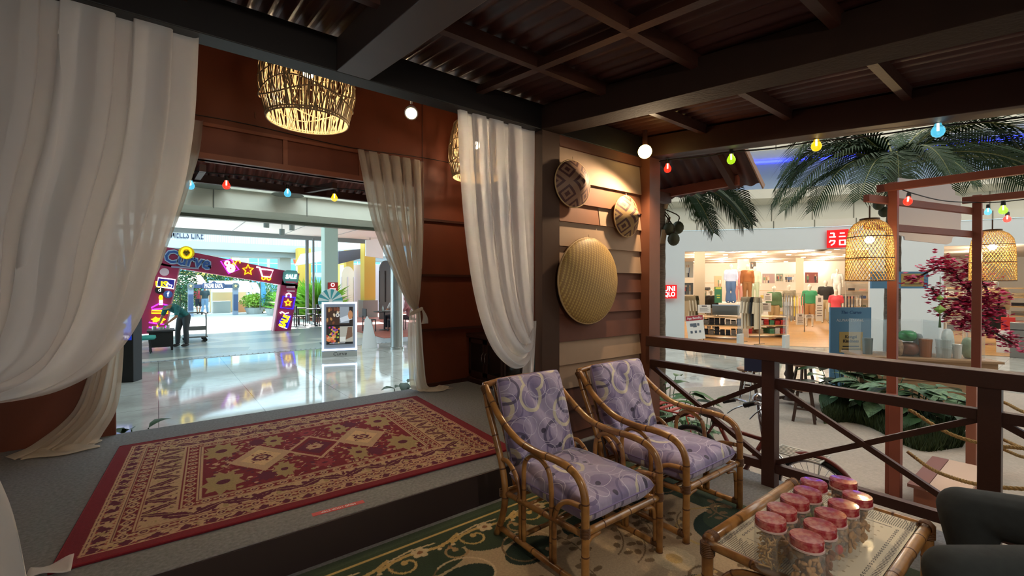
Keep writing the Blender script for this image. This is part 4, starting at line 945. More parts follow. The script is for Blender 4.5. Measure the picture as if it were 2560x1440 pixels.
def goods(u_, dn, size, mat, lab, cat, name, seed, top=0.0, lump=.2, sh='bag'):
    c = A + cw * u_ + cn * (.06 + dn); c = Vector((c.x, c.y, zc + size[2] / 2 + top)); rr = random.Random(seed); mb = MB()
    if sh == 'bag':
        def f(u, v):
            th = 2 * pi * u; ph = pi * v; k = 1 + lump * sin(3 * th + seed) * sin(ph) * .4 + rr.uniform(-.03, .03) * lump * 2
            return c + Vector((size[0] / 2 * abs(sin(ph)) ** .6 * cos(th) * k, size[1] / 2 * abs(sin(ph)) ** .6 * sin(th) * k, size[2] / 2 * cos(ph)))
        vs = [[f(i / 14, j / 10) for i in range(14)] for j in range(11)]
        mb.add([x for r_ in vs for x in r_], [(j * 14 + i, (j + 1) * 14 + i, (j + 1) * 14 + (i + 1) % 14, j * 14 + (i + 1) % 14) for j in range(10) for i in range(14)])
    elif sh == 'tub': mb.lathe([(0, -size[2] / 2), (size[0] * .45, -size[2] / 2), (size[0] * .5, size[2] * .35), (size[0] * .52, size[2] * .36), (size[0] * .52, size[2] / 2), (0, size[2] / 2)], c, 18)
    else: mb.cb(c, size, rot=rr.uniform(0, 1))
    tag(mb.ob(name, mat, smooth=sh == 'bag'), lab, cat)
goods(.44, .22, (.34, .26, .2), M('brown_pack', (120, 66, 40), .4, var=.5, scale=12), 'large brown and orange food bag lying under the green bag', 'food bag', 'food_bag', 1)
goods(.44, .22, (.3, .22, .16), M('green_pack', (44, 140, 70), .25, var=.4, scale=18), 'shiny green food bag on top of the pile', 'food bag', 'food_bag', 2, top=.21)
goods(.55, .14, (.15, .15, .26), M('amber_jar', (170, 92, 20), .2), 'amber plastic jar beside the brown bag', 'jar', 'plastic_jar', 3, sh='tub')
goods(.55, .33, (.14, .12, .32), M('grey_pack', (150, 160, 160), .3), 'grey packet at the back of the middle bin', 'packet', 'food_packet', 4)
goods(.345, .33, (.08, .08, .36), M('blue_pack', (40, 66, 120), .3), 'tilted dark blue carton in the middle bin', 'carton', 'carton', 5, sh='box')
goods(.345, .12, (.1, .1, .24), M('tan_pack', (170, 140, 110), .4, var=.5, scale=20), 'tan and red noodle packet at the left of the middle bin', 'packet', 'food_packet', 6)
clearp = M('clear_tub', (214, 226, 224), .1, alpha=.55)
goods(.685, .14, (.17, .17, .15), clearp, 'clear tub at the left of the right bin', 'tub', 'plastic_tub', 7, sh='tub')
goods(.685, .14, (.18, .18, .11), clearp, 'clear tub stacked on another in the right bin', 'tub', 'plastic_tub', 8, sh='tub', top=.152)
goods(.775, .12, (.1, .1, .2), M('white_bottle', (226, 228, 222), .3), 'white bottle between the clear tubs', 'bottle', 'plastic_bottle', 9, sh='tub')
goods(.865, .15, (.15, .15, .3), M('sage_pack', (160, 176, 140), .4, var=.3, scale=10), 'pale green packet beside the right kiosk post', 'packet', 'food_packet', 10)
goods(.77, .34, (.36, .14, .40), M('pale_pack', (206, 214, 208), .4, var=.2, scale=9), 'large pale plastic pack at the back of the right bin', 'packet', 'food_packet', 11)
goods(.12, .2, (.13, .13, .24), M('grey_tin', (120, 130, 130), .3, metal=.3), 'grey tin in the left acrylic bin', 'tin', 'tin', 12, sh='tub')
# blue posters
def blue_board(px0, px1, py0, py1, d, lab, full=True, foot=True):
    a = at(px0, py1, d=d); b = at(px1, py1, d=d); w = b - a; w.z = 0; h = Vector((0, 0, at(px0, py0, d=d).z - a.z)); n3 = w.cross(h).normalized(); t = thing('poster_board', lab, 'poster', Vector(((a.x + b.x) / 2, (a.y + b.y) / 2, min(a.z, b.z))))
    mb = MB(); mb.prism([(0, 0), (1, 0), (1, 1), (0, 1)], a, w, h, .03); mb.ob('board', M('poster_blue', (96, 148, 186), .5), t)
    gold = M('poster_gold', (196, 166, 96), .5); dk = M('poster_ink', (50, 44, 40), .6); bk = M('poster_ink_blue', (40, 84, 140), .6); wh = M('poster_white', (226, 234, 240), .6); f = n3 * .031
    W = w.length; Hh = h.length
    def blk_(x0, y0, x1, y1, m, nm, e=.002): q = MB(); q.prism([(x0, y0), (x1, y0), (x1, y1), (x0, y1)], a + f, w, h, e); return q.ob(nm, m, t, bevel=0)
    if full:
        text('lettering', 'The Curve', a + w * .5 + h * .935 + f, w, h, .06 * Hh, bk, t, .003, shear=.2)
        text('lettering', 'ALUNAN SYAWAL', a + w * .48 + h * .835 + f, w, h, .1 * W, wh, t, .003, width=W * .66)
        text('lettering', 'Kongsi\nKindness', a + w * .5 + h * .60 + f * 1.1, w, h, .105 * W, dk, t, .003, bold=.002)
        blk_(.22, .43, .79, .69, gold, 'gold_label')
        for y, x0, x1 in ((.50, .3, .7), (.465, .28, .74)): blk_(x0, y, x1, y + .014, dk, 'text_line', .004)
        for k in range(4): blk_(.22, .395 - k * .028, .8 - .04 * (k % 2), .407 - k * .028, bk, 'text_line')
        blk_(.22, .25, .78, .262, dk, 'text_line')
        for k in range(3): blk_(.22, .2 - k * .03, .46, .212 - k * .03, bk, 'text_line'); blk_(.52, .2 - k * .03, .78, .212 - k * .03, bk, 'text_line')
    else:
        blk_(.52, .12, .92, .88, gold, 'gold_label'); text('lettering', 'Kongsi\nKindness', a + w * .72 + h * .62 + f * 1.1, w, h, .17 * Hh, dk, t, .003, bold=.002)
        for y in (.2, .28): blk_(.58, y, .88, y + .03, dk, 'text_line', .004)
blue_board(2072, 2174, 768, 965, 8.0, 'tall free-standing blue poster with a gold Kongsi Kindness label', True)
blue_board(2175, 2316, 679, 721, 6.95, 'wide blue banner with a gold label behind the kiosk posts', False)
# ---- palms
leaf_m = M('palm_green', (34, 56, 30), .7, var=.3, scale=3, spec=.2); bark = M('palm_bark', (112, 96, 82), .9, var=.3, scale=14, bump=.8, bscale=40, stretch=(1, 1, 4)); nut = M('coconut', (62, 64, 40), .6, var=.2)
def frond(mb, base, dirv, L, droop, seed, wid=.34, n=34, lift=.5):
    rr = random.Random(seed); d = Vector(dirv).normalized(); P = []
    for i in range(15):
        t = i / 14; P.append(Vector(base) + d * (L * t * (1 - .15 * t)) + Vector((0, 0, lift * L * t - (lift + droop) * L * t * t)))
    mb.tube(P, [.014 * (1 - .8 * i / 14) for i in range(15)], 5, mi=1); vs = []; fs = []
    for i in range(n):
        t = .1 + .9 * i / n; p = poly_at(P, t); q = poly_at(P, min(1, t + .02)); tg = (q - p).normalized() if (q - p).length > 1e-5 else d
        sd = tg.cross(Vector((0, 0, 1))).normalized(); up = sd.cross(tg).normalized(); l = wid * (1.1 * sin(pi * (.12 + .8 * t)) + .1) * rr.uniform(.85, 1.1)
        for s_ in (-1, 1):
            e = (sd * s_ * .8 + tg * (.55 + .5 * t) + up * .12).normalized(); m_ = p + e * l * .55; tip = p + e * l + Vector((0, 0, -l * .28)); wv = tg * .015
            k = len(vs); vs += [p - wv, p + wv, m_ + wv * 1.1, m_ - wv * 1.1, tip]; fs += [(k, k + 1, k + 2, k + 3), (k + 3, k + 2, k + 4)]
    mb.add(vs, fs, 0)
def palm(name, base, top, lab, dirs, tr, seed, nuts=(), stubs=True):
    t = thing(name, lab, 'palm tree', base); base, top = Vector(base), Vector(top)
    mb = MB(); P = [base.lerp(top, i / 30) for i in range(31)]; mb.tube(P, [lerp(tr * 1.15, tr * .9, i / 30) * (1 + .05 * (i % 2)) for i in range(31)], 16); mb.ob('trunk', bark, t, smooth=True)
    for i, (az, el, L, dr) in enumerate(dirs):
        mb = MB(); frond(mb, top + Vector((0, 0, .02 * (i % 5))), (cos(az), sin(az), .15), L, dr, seed + i, wid=.26 * L, lift=el, n=int(24 + 10 * L)); mb.ob('frond', [leaf_m, M('palm_rib', (120, 124, 66), .6)], t)
    if stubs:
        for k in range(9):
            a = k * 2.4; z = -.1 - .09 * k; mb = MB(); p = top + Vector((tr * cos(a), tr * sin(a), z)); mb.bar(p, p + Vector((.05 * cos(a), .05 * sin(a), .17)), .07, .02, up=(cos(a), sin(a), .2)); mb.ob('leaf_stub', M('stub_tan', (166, 140, 108), .8), t)
    for k, p in enumerate(nuts):
        m2 = MB(); m2.sph(p, (.075, .075, .085), 14); o_ = m2.ob('coconut', nut, t, smooth=True)
        m2 = MB(); m2.tube(smoothpath([p + Vector((0, 0, .07)), p + Vector((0, 0, .16)), top + Vector((0, 0, -.25))], 8), .008, 5); m2.ob('stalk', M('stub_dark', (60, 44, 30), .8), t)
vr, vf = _R.copy(), FH.copy()
def az(r, f): v = vr * r + vf * f; return math.atan2(v.y, v.x)
c2 = at(2236, 425, d=7.25); b2 = cf(2229, 7.25, G0)
D2 = []
rr = random.Random(11)
for r, f, el, L, dr in ((-1, .1, .45, 2.1, .35), (-1, -.3, .15, 2.0, .5), (-1, .5, .75, 1.9, .2), (-.8, -.6, .0, 1.9, .5), (-.6, .8, .9, 1.8, .1), (1, .1, .55, 2.6, .2), (1, -.3, .35, 2.5, .25), (1, .5, .7, 2.3, .2), (.8, -.6, .1, 2.1, .4), (.5, .9, 1.0, 1.9, .0), (.2, -1, .3, 1.3, .5), (-.2, -1, .5, 1.4, .4), (.0, 1, 1.1, 1.7, .0), (-.9, .0, .95, 2.1, .2), (.9, .3, 1.0, 2.3, .2), (.35, -.2, 1.3, 1.7, .1), (-.35, .1, 1.3, 1.7, .1), (-.7, -.9, .3, 1.6, .55), (.8, .9, .3, 2.2, .3), (-1, .2, -.05, 1.7, .45), (1, -.1, .1, 2.5, .2), (.6, -.5, .8, 2.2, .3), (-1, -.1, .3, 2.2, .45), (-.9, .3, .6, 2.0, .4), (1, .0, .8, 2.5, .25)):
    D2.append((az(r, f), el + .13, L * 1.02, dr))
palm('coconut_palm', b2, c2, 'large coconut palm with a full dark green crown behind the kiosk', D2, .10, 100, nuts=[at(2196, 512, d=7.15), at(2210, 530, d=7.2)], stubs=False)
c1_ = at(1648, 470, d=5.9); b1 = cf(1645, 5.9, G0)
D1 = [(az(r, f), el, L, dr) for r, f, el, L, dr in ((1, .2, .35, 1.5, .45), (1, -.35, .1, 1.2, .55), (.7, .6, .5, 1.4, .35), (1, 0, .15, 1.45, .5), (.9, .5, .15, 1.3, .6), (.2, .9, .5, 1.2, .5), (1, .1, .62, 1.55, .4), (.4, -.6, -.2, .7, .5))]
palm('coconut_palm', b1, c1_, 'smaller coconut palm with hanging coconuts beside the corner post', D1, .085, 200, nuts=[at(1672, 572, d=5.8), at(1695, 569, d=5.95), at(1684, 598, d=5.75)])
# ---- planting
lg = [M('leaf_dark', (44, 74, 40), .5, var=.25), M('leaf_mid', (70, 112, 52), .5, var=.25), M('leaf_varieg', (118, 148, 112), .5, var=.45, scale=30)]
def leafplant(base, n, r, h, lab, seed, mi=0, w=.09, name='leafy_plant', ln=.3):
    rr = random.Random(seed); t = thing(name, lab, 'plant', base); mb = MB(); ms = MB()
    for i in range(n):
        a = rr.uniform(0, 2 * pi); q = rr.random() ** .5; tip = Vector(base) + Vector((cos(a) * r * q, sin(a) * r * q, h * rr.uniform(.45, 1))); ms.tube([Vector(base) + Vector((cos(a) * r * q * .2, sin(a) * r * q * .2, 0)), tip], .005, 4)
        d = Vector((cos(a), sin(a), rr.uniform(-.3, .5))).normalized(); s_ = d.cross(Vector((0, 0, 1))).normalized(); up = s_.cross(d); l = ln * rr.uniform(.7, 1.2); ww = w * rr.uniform(.8, 1.2)
        pr = [(0, 0), (.2, .75), (.45, 1), (.7, .7), (1, 0)]; vs = []
        for x, y in pr: c = tip + d * (l * x) - Vector((0, 0, l * .3 * x * x)); vs += [c - s_ * ww * y + up * .02 * y, c, c + s_ * ww * y + up * .02 * y]
        mb.add(vs, [(3 * k + j, 3 * k + j + 1, 3 * k + j + 4, 3 * k + j + 3) for k in range(4) for j in range(2)])
    mb.ob('foliage', lg[mi], t, smooth=True); ms.ob('stems', lg[0], t); return t
leafplant(cf(1672, 5.6, G0), 26, .34, .62, 'broad-leaved green plant at the foot of the small palm', 1, 1, .07)
leafplant(cf(1762, 4.9, G0), 9, .12, .62, 'upright pointed green leaf plant in front of the carpet edge', 2, 1, .045)
leafplant(cf(1700, 5.0, G0), 30, .3, .34, 'low mottled plant behind the bicycle rack', 3, 2, .06, ln=.2)
leafplant(cf(2108, 6.35, G0), 34, .30, .66, 'dark broad-leaved plant before the tall blue poster', 4, 0, .12, ln=.32)
leafplant(cf(2205, 5.95, G0), 34, .3, .58, 'cream variegated plant left of the newel boards', 5, 2, .1, ln=.34)
leafplant(cf(2290, 5.6, G0), 34, .32, .56, 'cream variegated plant right of the newel boards', 6, 2, .1, ln=.34)
leafplant(cf(2352, 5.3, G0), 30, .3, .5, 'dark leafy plant below the counter front', 7, 0, .08, ln=.3)
mb = MB(); rr = random.Random(9)
for i in range(15000):
    u_ = rr.random(); v_ = rr.uniform(0, 1); p = cf(lerp(2062, 2410, u_), lerp(6.6, 5.6, u_) - v_ * .8 + .25 * sin(u_ * 7), G0 + .01); h = rr.uniform(.1, .24) * (1.15 - .5 * abs(v_ - .5)); a = rr.uniform(0, 6.3); s_ = Vector((cos(a), sin(a), 0)) * .007; ln_ = Vector((rr.uniform(-.07, .07), rr.uniform(-.07, .07), h))
    mb.add([p - s_, p + s_, p + ln_], [(0, 1, 2)])
tag(mb.ob('grass', M('grass_dark', (58, 74, 40), .8, var=.4, scale=6)), 'mound of long dark green artificial grass under the kiosk plants', 'grass', kind='stuff')
# bougainvillea
t = thing('bougainvillea', 'magenta bougainvillea branch arching behind the right kiosk post', 'flowering branch', cf(2440, 5.4, zc))
rr = random.Random(5); mag = M('magenta_bracts', (196, 50, 98), .6, var=.25, scale=9); br = M('dark_branch', (44, 30, 24), .8)
stems = [[(2470, 840), (2440, 760), (2400, 700), (2350, 670), (2300, 690), (2270, 700)], [(2400, 700), (2370, 660), (2340, 655)], [(2440, 760), (2400, 750), (2350, 745), (2330, 720)], [(2450, 780), (2470, 740), (2450, 690)], [(2420, 730), (2430, 680), (2420, 660)], [(2440, 760), (2390, 770), (2360, 790)], [(2450, 790), (2490, 780), (2500, 740)], [(2455, 810), (2500, 840), (2530, 860)], [(2460, 820), (2420, 800), (2400, 820)]]
for s_ in stems: mb = MB(); mb.tube(smoothpath([at(x, y, d=5.4 + .1 * sin(x)) for x, y in s_], 20), .012, 6); mb.ob('branch', br, t, smooth=True)
mb = MB()
for s_ in stems:
    S = smoothpath([at(x, y, d=5.4) for x, y in s_], 30)
    for i in range(130):
        c = S[rr.randrange(6 if s_ is stems[0] else 0, 30)] + Vector((rr.gauss(0, .06), rr.gauss(0, .06), rr.gauss(0, .05)))
        for k in range(3):
            a = rr.uniform(0, 6.3); e = Vector((cos(a), sin(a), rr.uniform(-.6, .8))).normalized() * .043; s2 = e.cross(Vector((0, 0, 1))).normalized() * .027
            mb.add([c, c + e * .5 + s2, c + e, c + e * .5 - s2], [(0, 1, 2, 3)])
mb.ob('blossoms', mag, t)
# woven hanging ornament
c = at(2350, 745, d=5.2); t = thing('hanging_ornament', 'green woven diamond ornament with tassel hanging from the blossoms', 'ornament', c); og = M('ornament_green', (120, 160, 60), .6)
for z, r_ in ((0, .035), (-.13, .055)):
    m2 = MB(); m2.lathe([(0, r_), (r_, 0), (0, -r_)], c + Vector((0, 0, z)), 4); m2.ob('diamond', og, t)
m2 = MB(); m2.tube([c + Vector((0, 0, .25)), c + Vector((0, 0, -.2))], .003, 4); m2.tube([c + Vector((0, 0, -.18)), c + Vector((0, 0, -.34))], [.004, .014], 6); m2.ob('tassel', M('ornament_dark', (70, 100, 60), .6), t)
leafplant(Vector((-.18, 5.12, G0)), 16, .16, .62, 'dark leafy plant just outside the left foot of the doorway', 8, 0, .05, ln=.2)
leafplant(Vector((2.36, 5.14, G0)), 16, .14, .72, 'dark leafy plant just outside the right foot of the doorway', 9, 0, .05, ln=.2)
# ---- stools and the dark blue stand
swood = M('stool_seat', (140, 100, 72), .5); sdark = M('stool_leg', (70, 48, 38), .6)
def stool(px, d, h, lab, r=.17, turn=0):
    c = cf(px, d, G0 + .012); t = thing('round_stool', lab, 'stool', c, turn, 'round wooden stools'); T = wm(t)
    m2 = MB(); m2.lathe([(0, h - .04), (r * .93, h - .04), (r, h - .02), (r, h - .006), (r * .95, h), (0, h)], (0, 0, 0), 28); m2.v = [T @ x for x in m2.v]; m2.ob('seat', swood, t)
    for k in range(4):
        a = pi / 4 + k * pi / 2; m2 = MB(); m2.bar((r * .55 * cos(a), r * .55 * sin(a), h - .03), (r * 1.0 * cos(a), r * 1.0 * sin(a), 0), .032, .032); m2.v = [T @ x for x in m2.v]; m2.ob('leg', sdark, t)
    for k in range(4):
        a = pi / 4 + k * pi / 2; b = a + pi / 2; q = .82 * r; m2 = MB(); m2.bar((q * cos(a), q * sin(a), .17), (q * cos(b), q * sin(b), .17), .018, .024); m2.v = [T @ x for x in m2.v]; m2.ob('rung', sdark, t)
stool(2012, 5.95, .45, 'round wooden stool nearest the balustrade post', .17, .3)
stool(2010, 7.6, .46, 'round wooden stool behind the nearer one at right', .17, .9)
stool(1872, 7.2, .46, 'round wooden stool left of the dark blue stand', .17, .5)
t = thing('pedestal_table', 'dark turned pedestal table between the stools', 'table', cf(1974, 6.8, G0 + .012)); c = t.location
m2 = MB(); m2.lathe([(0, .62), (.22, .62), (.23, .64), (0, .65)], c, 24); m2.ob('top', sdark, t)
m2 = MB(); m2.lathe([(.05, .62), (.05, .5), (.07, .44), (.05, .4), (.055, .3), (.075, .2), (.05, .12), (.09, .06)], c, 16); m2.ob('column', sdark, t, smooth=True)
for k in range(3): a = k * 2.1; m2 = MB(); m2.tube([c + Vector((.04 * cos(a), .04 * sin(a), .1)), c + Vector((.16 * cos(a), .16 * sin(a), .07)), c + Vector((.26 * cos(a), .26 * sin(a), .02))], .022, 8); m2.ob('foot', sdark, t)
c = cf(1890, 6.7, G0 + .012); t = thing('display_stand', 'dark navy box on thin metal legs beside the stools', 'stand', c, look(c))
m2 = MB(); m2.cb(c + Vector((0, 0, .66)), (.3, .12, .3), rot=look(c)); m2.ob('box', M('navy_box', (24, 30, 66), .5), t)
for k in (-1, 1):
    for j in (-1, 1): m2 = MB(); e = _R * .13 * k + FH * .1 * j; m2.tube([c + e * .6 + Vector((0, 0, .52)), c + e * 1.3], .008, 6); m2.ob('leg', M('chrome', (200, 200, 205), .2, metal=1), t)
# ---- old bicycle outside the balustrade
chrome = M('chrome', 0); tyre = M('tyre', (24, 24, 22), .8); frm = M('bike_red_brown', (110, 40, 30), .4); blackr = M('rubber_grip', (18, 18, 20), .6)
bk = thing('bicycle', 'old red-brown bicycle with chrome handlebars and a front rack leaning outside the balustrade', 'bicycle', (4.6, 2.0, G0))
def wheel(c, ax, R_, nm='wheel'):
    c = Vector(c); ax = Vector(ax).normalized(); e1 = ax.cross(Vector((0, 0, 1))).normalized(); e2 = ax.cross(e1); ring = lambda r: [c + (e1 * cos(a) + e2 * sin(a)) * r for a in np.linspace(0, 2 * pi, 41)[:-1]]
    m2 = MB(); m2.tube(ring(R_), .019, 8, closed=True); w = m2.ob(nm, tyre, bk, smooth=True)
    m2 = MB(); m2.tube(ring(R_ - .024), .009, 6, closed=True); m2.ob('rim', chrome, w, smooth=True)
    m2 = MB()
    for k in range(28): a = 2 * pi * k / 28; m2.tube([c + ax * (.02 if k % 2 else -.02), c + (e1 * cos(a) + e2 * sin(a)) * (R_ - .02)], .0018, 3)
    m2.ob('spokes', chrome, w)
    m2 = MB(); m2.tube([c - ax * .05, c + ax * .05], .018, 8); m2.ob('hub', chrome, w)
    return e1, e2
fz = G0 + .012 + .262; BX = 3.78
def bx(x, y, o=0): return at(x, y, X=BX + o)
fw_ = at(2035, 1200, X=BX); fw_.z = fz; hd = bx(1895, 1010); bb = bx(1858, 1150); bb.z = fz - .02; rw = bx(1735, 1100); rw.z = fz
dirb = Vector((0, -1, 0)); axb = Vector((1, 0, 0))
for w_ in (fw_, rw): wheel(w_, axb, .25)
m2 = MB(); m2.tube([hd, bx(1912, 1105)], .018, 8); m2.tube([bx(1912, 1105), fw_ + axb * .05], .012, 6); m2.tube([bx(1912, 1105), fw_ - axb * .05], .012, 6); m2.ob('fork', chrome, bk, smooth=True)
ht = bx(1910, 1100); st_ = bx(1785, 1060)
m2 = MB(); m2.tube([ht, bb], .018, 8); m2.tube([ht, st_], .017, 8); m2.tube([bb, st_ + Vector((0, 0, .08))], .017, 8); m2.tube([bb, rw], .012, 6); m2.tube([st_, rw], .011, 6); m2.ob('frame', frm, bk, smooth=True)
m2 = MB(); m2.tube(smoothpath([bx(1825, 1000, .22), bx(1850, 1000, .24), bx(1878, 1010, .12), hd, bx(1905, 1012, -.08), bx(1900, 1008, -.2), bx(1885, 1007, -.22)], 24), .011, 8); m2.ob('handlebar', chrome, bk, smooth=True)
m2 = MB(); m2.tube([bx(1808, 1004, .22), bx(1838, 999, .23)], .018, 8); m2.ob('grip', blackr, bk, smooth=True)
m2 = MB(); m2.tube([bx(1860, 1014, -.21), bx(1892, 1006, -.2)], .018, 8); m2.ob('grip', blackr, bk, smooth=True)
m2 = MB(); m2.sph(bx(1897, 998, -.02), (.05, .05, .05), 14); m2.ob('bell', chrome, bk, smooth=True)
for P in ([(1858, 1014), (1835, 1022), (1818, 1033)], [(1905, 1022), (1888, 1034), (1874, 1048)]): m2 = MB(); m2.tube(smoothpath([bx(x, y, -.05) for x, y in P], 8), .006, 5); m2.ob('brake_lever', chrome, bk)
m2 = MB(); q = bx(2000, 1134)
for k in range(7): m2.tube([q + dirb * -.16 + axb * (-.09 + .03 * k), q + dirb * .16 + axb * (-.09 + .03 * k)], .005, 5)
m2.tube([q - dirb * .16 - axb * .1, q - dirb * .16 + axb * .1, q + dirb * .16 + axb * .1, q + dirb * .16 - axb * .1], .007, 6, closed=True)
m2.tube([q + dirb * .1 + axb * .1, fw_ + axb * .06], .005, 5); m2.tube([q - dirb * .14, ht], .006, 5); m2.ob('front_rack', M('rack_white', (222, 220, 210), .4), bk)
m2 = MB(); m2.tube([fw_ + (dirb * cos(a) + Vector((0, 0, 1)) * sin(a)) * .278 for a in np.linspace(.5, 2.2, 16)], .016, 6); m2.ob('mudguard', frm, bk, smooth=True)
m2 = MB(); q = bx(1690, 1022)
for k in range(5): m2.bar(q + dirb * (-.2 + .1 * k) - axb * .13, q + dirb * (-.2 + .1 * k) + axb * .13, .035, .012)
m2.tube([q - dirb * .25 - axb * .12, q + dirb * .25 - axb * .12], .008, 5); m2.tube([q - dirb * .25 + axb * .12, q + dirb * .25 + axb * .12], .008, 5); m2.tube([q + axb * .12, rw + axb * .06], .006, 5); m2.ob('rear_rack', M('rack_red', (186, 74, 60), .5), bk)
m2 = MB(); s0 = bx(1775, 1030); m2.sph(s0, (.12, .075, .05), 14, rot=Matrix.Rotation(math.atan2(dirb.y, dirb.x), 3, 'Z')); m2.tube([s0, st_], .012, 6); m2.ob('saddle', M('saddle_brown', (60, 42, 30), .5), bk, smooth=True)
m2 = MB(); m2.tube([bb - axb * .08, bb + axb * .08], .02, 8); m2.tube([bb + axb * .08, bb + axb * .08 + Vector((0, 0, -.16))], .01, 6); m2.tube([bb - axb * .08, bb - axb * .08 + Vector((0, 0, .16))], .01, 6); m2.ob('crank', chrome, bk)
# ============================================================ the plaza outside the entrance
def plane(pts, Y, depth, mb=None, mi=None):
    """solid slab whose outline stands in the upright plane y = Y"""
    mb = mb or MB(); P = [at(x, y, Y=Y) for x, y in pts]; mb.prism([(p.x, p.z) for p in P], (0, Y + depth, 0), (1, 0, 0), (0, 0, 1), depth, mi); return mb
def neon(pts, Y, m, par, name='neon_tube', r=.024, closed=False):
    mb = MB(); mb.tube([at(x, y, Y=Y) for x, y in pts], r, 6, closed=closed); return mb.ob(name, m, par, smooth=True)
nY = M('neon_yellow', (255, 225, 30), .4, emit=(255, 214, 20), es=1.6); nW = M('neon_white', (255, 255, 255), .4, emit=(250, 250, 255), es=1.6)
nP = M('neon_purple', (190, 60, 240), .4, emit=(190, 50, 240), es=1.6); nB = M('neon_blue', (50, 40, 255), .4, emit=(50, 30, 255), es=2.2)
magm = M('arch_magenta', (176, 50, 92), .5); pinkside = M('arch_side', (214, 150, 160), .5); AY = 19.5
arch = thing('festival_arch', 'slanting magenta archway with neon shopping symbols across the plaza entrance', 'arch', at(540, 828, Y=AY))
plane([(330, 600), (749, 684), (743, 722), (705, 712), (447, 671), (330, 650)], AY, .5).ob('crossbeam', magm, arch)
plane([(705, 702), (745, 712), (727, 828), (687, 829)], AY, .5).ob('pillar', magm, arch)
mb = MB(); plane([(702, 704), (706, 703), (688, 829), (683, 828)], AY + .01, .5, mb); mb.ob('pillar_side', pinkside, arch)
plane([(330, 640), (448, 668), (410, 832), (345, 836)], AY, .5).ob('pillar', magm, arch)
mb = MB(); plane([(447, 670), (450, 671), (415, 831), (409, 832)], AY + .01, .5, mb); mb.ob('pillar_side', pinkside, arch)
N0 = AY - .05
def c_(x, y, r, n=20, a0=0, ry=None): return [(x + r * cos(a0 + 2 * pi * i / n), y + (ry or r) * sin(a0 + 2 * pi * i / n)) for i in range(n)]
def star(x, y, r, rot=-pi / 2): return [(x + (r if i % 2 == 0 else r * .45) * cos(rot + pi * i / 5), y + (r if i % 2 == 0 else r * .45) * sin(rot + pi * i / 5)) for i in range(10)]
U = (at(525, 662, Y=AY) - at(408, 642, Y=AY)).normalized(); Vv = Vector((0, 0, 1))
text('lettering', 'Curve', at(467, 650, Y=AY - .03), U, Vv, .62, M('curve_outline', (196, 216, 240), .5), arch, .03, shear=.25, bold=.045, width=(at(526, 660, Y=AY) - at(407, 642, Y=AY)).length)
text('lettering', 'Curve', at(467, 650, Y=AY - .07), U, Vv, .62, M('curve_blue', (50, 90, 160), .5), arch, .03, shear=.25, bold=.008, width=(at(523, 660, Y=AY) - at(410, 642, Y=AY)).length)
neon([(428, 667), (497, 671)], N0, M('grey_blue_print', (150, 150, 180), .5), arch, 'caption_bar', .03)
mb = MB(); mb.lathe([(0, 0), (.23, 0), (.23, .08), (0, .08)], at(466, 632, Y=AY - .02), 28, rot=Matrix.Rotation(pi / 2, 3, 'X')); mb.ob('bubble', M('bubble_yellow', (240, 220, 40), .5), arch)
neon(c_(466, 632, 12), N0 - .08, nY, arch, closed=True); neon([(466, 638), (459, 631), (462, 627), (466, 630), (470, 627), (474, 631)], N0 - .08, M('heart_dark', (120, 100, 20), .5), arch, 'heart', .03, True)
neon([(552, 653), (577, 648), (597, 674), (572, 684)], N0, nP, arch, closed=True)
neon(c_(568, 658, 5), N0, nW, arch, closed=True, r=.03); neon(c_(577, 671, 9), N0, nW, arch, closed=True, r=.03); neon(c_(577, 671, 4), N0, nW, arch, closed=True)
neon([(583, 653), (587, 661), (592, 652), (600, 652), (600, 658)], N0, nY, arch); neon(c_(585, 661, 3), N0, nY, arch, closed=True)
neon(star(620, 675, 14), N0, nY, arch, closed=True)
neon([(641, 667), (649, 669), (656, 691), (676, 693), (683, 676), (651, 672)], N0, nW, arch, r=.03); neon(c_(659, 695, 4), N0, nY, arch, closed=True); neon(c_(672, 696, 4), N0, nY, arch, closed=True)
plane([(709, 680), (718, 675), (742, 677), (747, 690), (745, 705), (735, 710), (712, 708), (707, 696)], AY - .12, .1).ob('sale_badge', M('badge_teal', (110, 176, 174), .5), arch)
text('lettering', 'SALE', at(727, 692, Y=AY - .14), (1, 0, 0), Vv, .22, nW, arch, .02, shear=.2, bold=.01, width=.42)
plane([(714, 703), (740, 704), (739, 708), (715, 707)], AY - .15, .02).ob('badge_bar', M('badge_pink', (230, 120, 140), .5), arch)
for y in (716, 719): neon([(716, y), (738, y + .5)], N0, M('print_pink', (240, 200, 210), .5), arch, 'text_line', .018)
neon([(717, 727), (737, 728)], N0, M('print_pink', 0), arch, 'text_line', .03)
neon([(708, 741), (738, 744), (732, 772), (702, 769)], N0, nB, arch, closed=True, r=.03); neon([(716, 743), (716, 736), (722, 733), (727, 736), (727, 744)], N0 - .05, nW, arch, r=.03); neon(star(720, 757, 9), N0, nY, arch, closed=True)
plane([(712, 786), (726, 790), (718, 820), (699, 812), (700, 802)], AY - .08, .04).ob('price_tag', M('tag_blue', (40, 30, 190), .5), arch)
neon([(712, 786), (726, 790), (718, 820), (699, 812), (700, 802)], N0 - .06, nB, arch, closed=True, r=.03); neon([(703, 784), (700, 781), (704, 779), (712, 784), (722, 782)], N0, nW, arch); neon([(699, 815), (717, 821)], N0 - .06, nW, arch)
text('lettering', 'SALE', at(711, 803, Y=AY - .12), Vector((.42, 0, .9)), Vector((-.9, 0, .42)), .3, nY, arch, .02, bold=.02, width=.5)
plane([(396, 694), (438, 699), (434, 722), (392, 716)], AY - .06, .04).ob('us_panel', M('panel_blue', (40, 40, 150), .5), arch); neon([(396, 694), (438, 699), (434, 722), (392, 716)], N0 - .06, nW, arch, closed=True, r=.022)
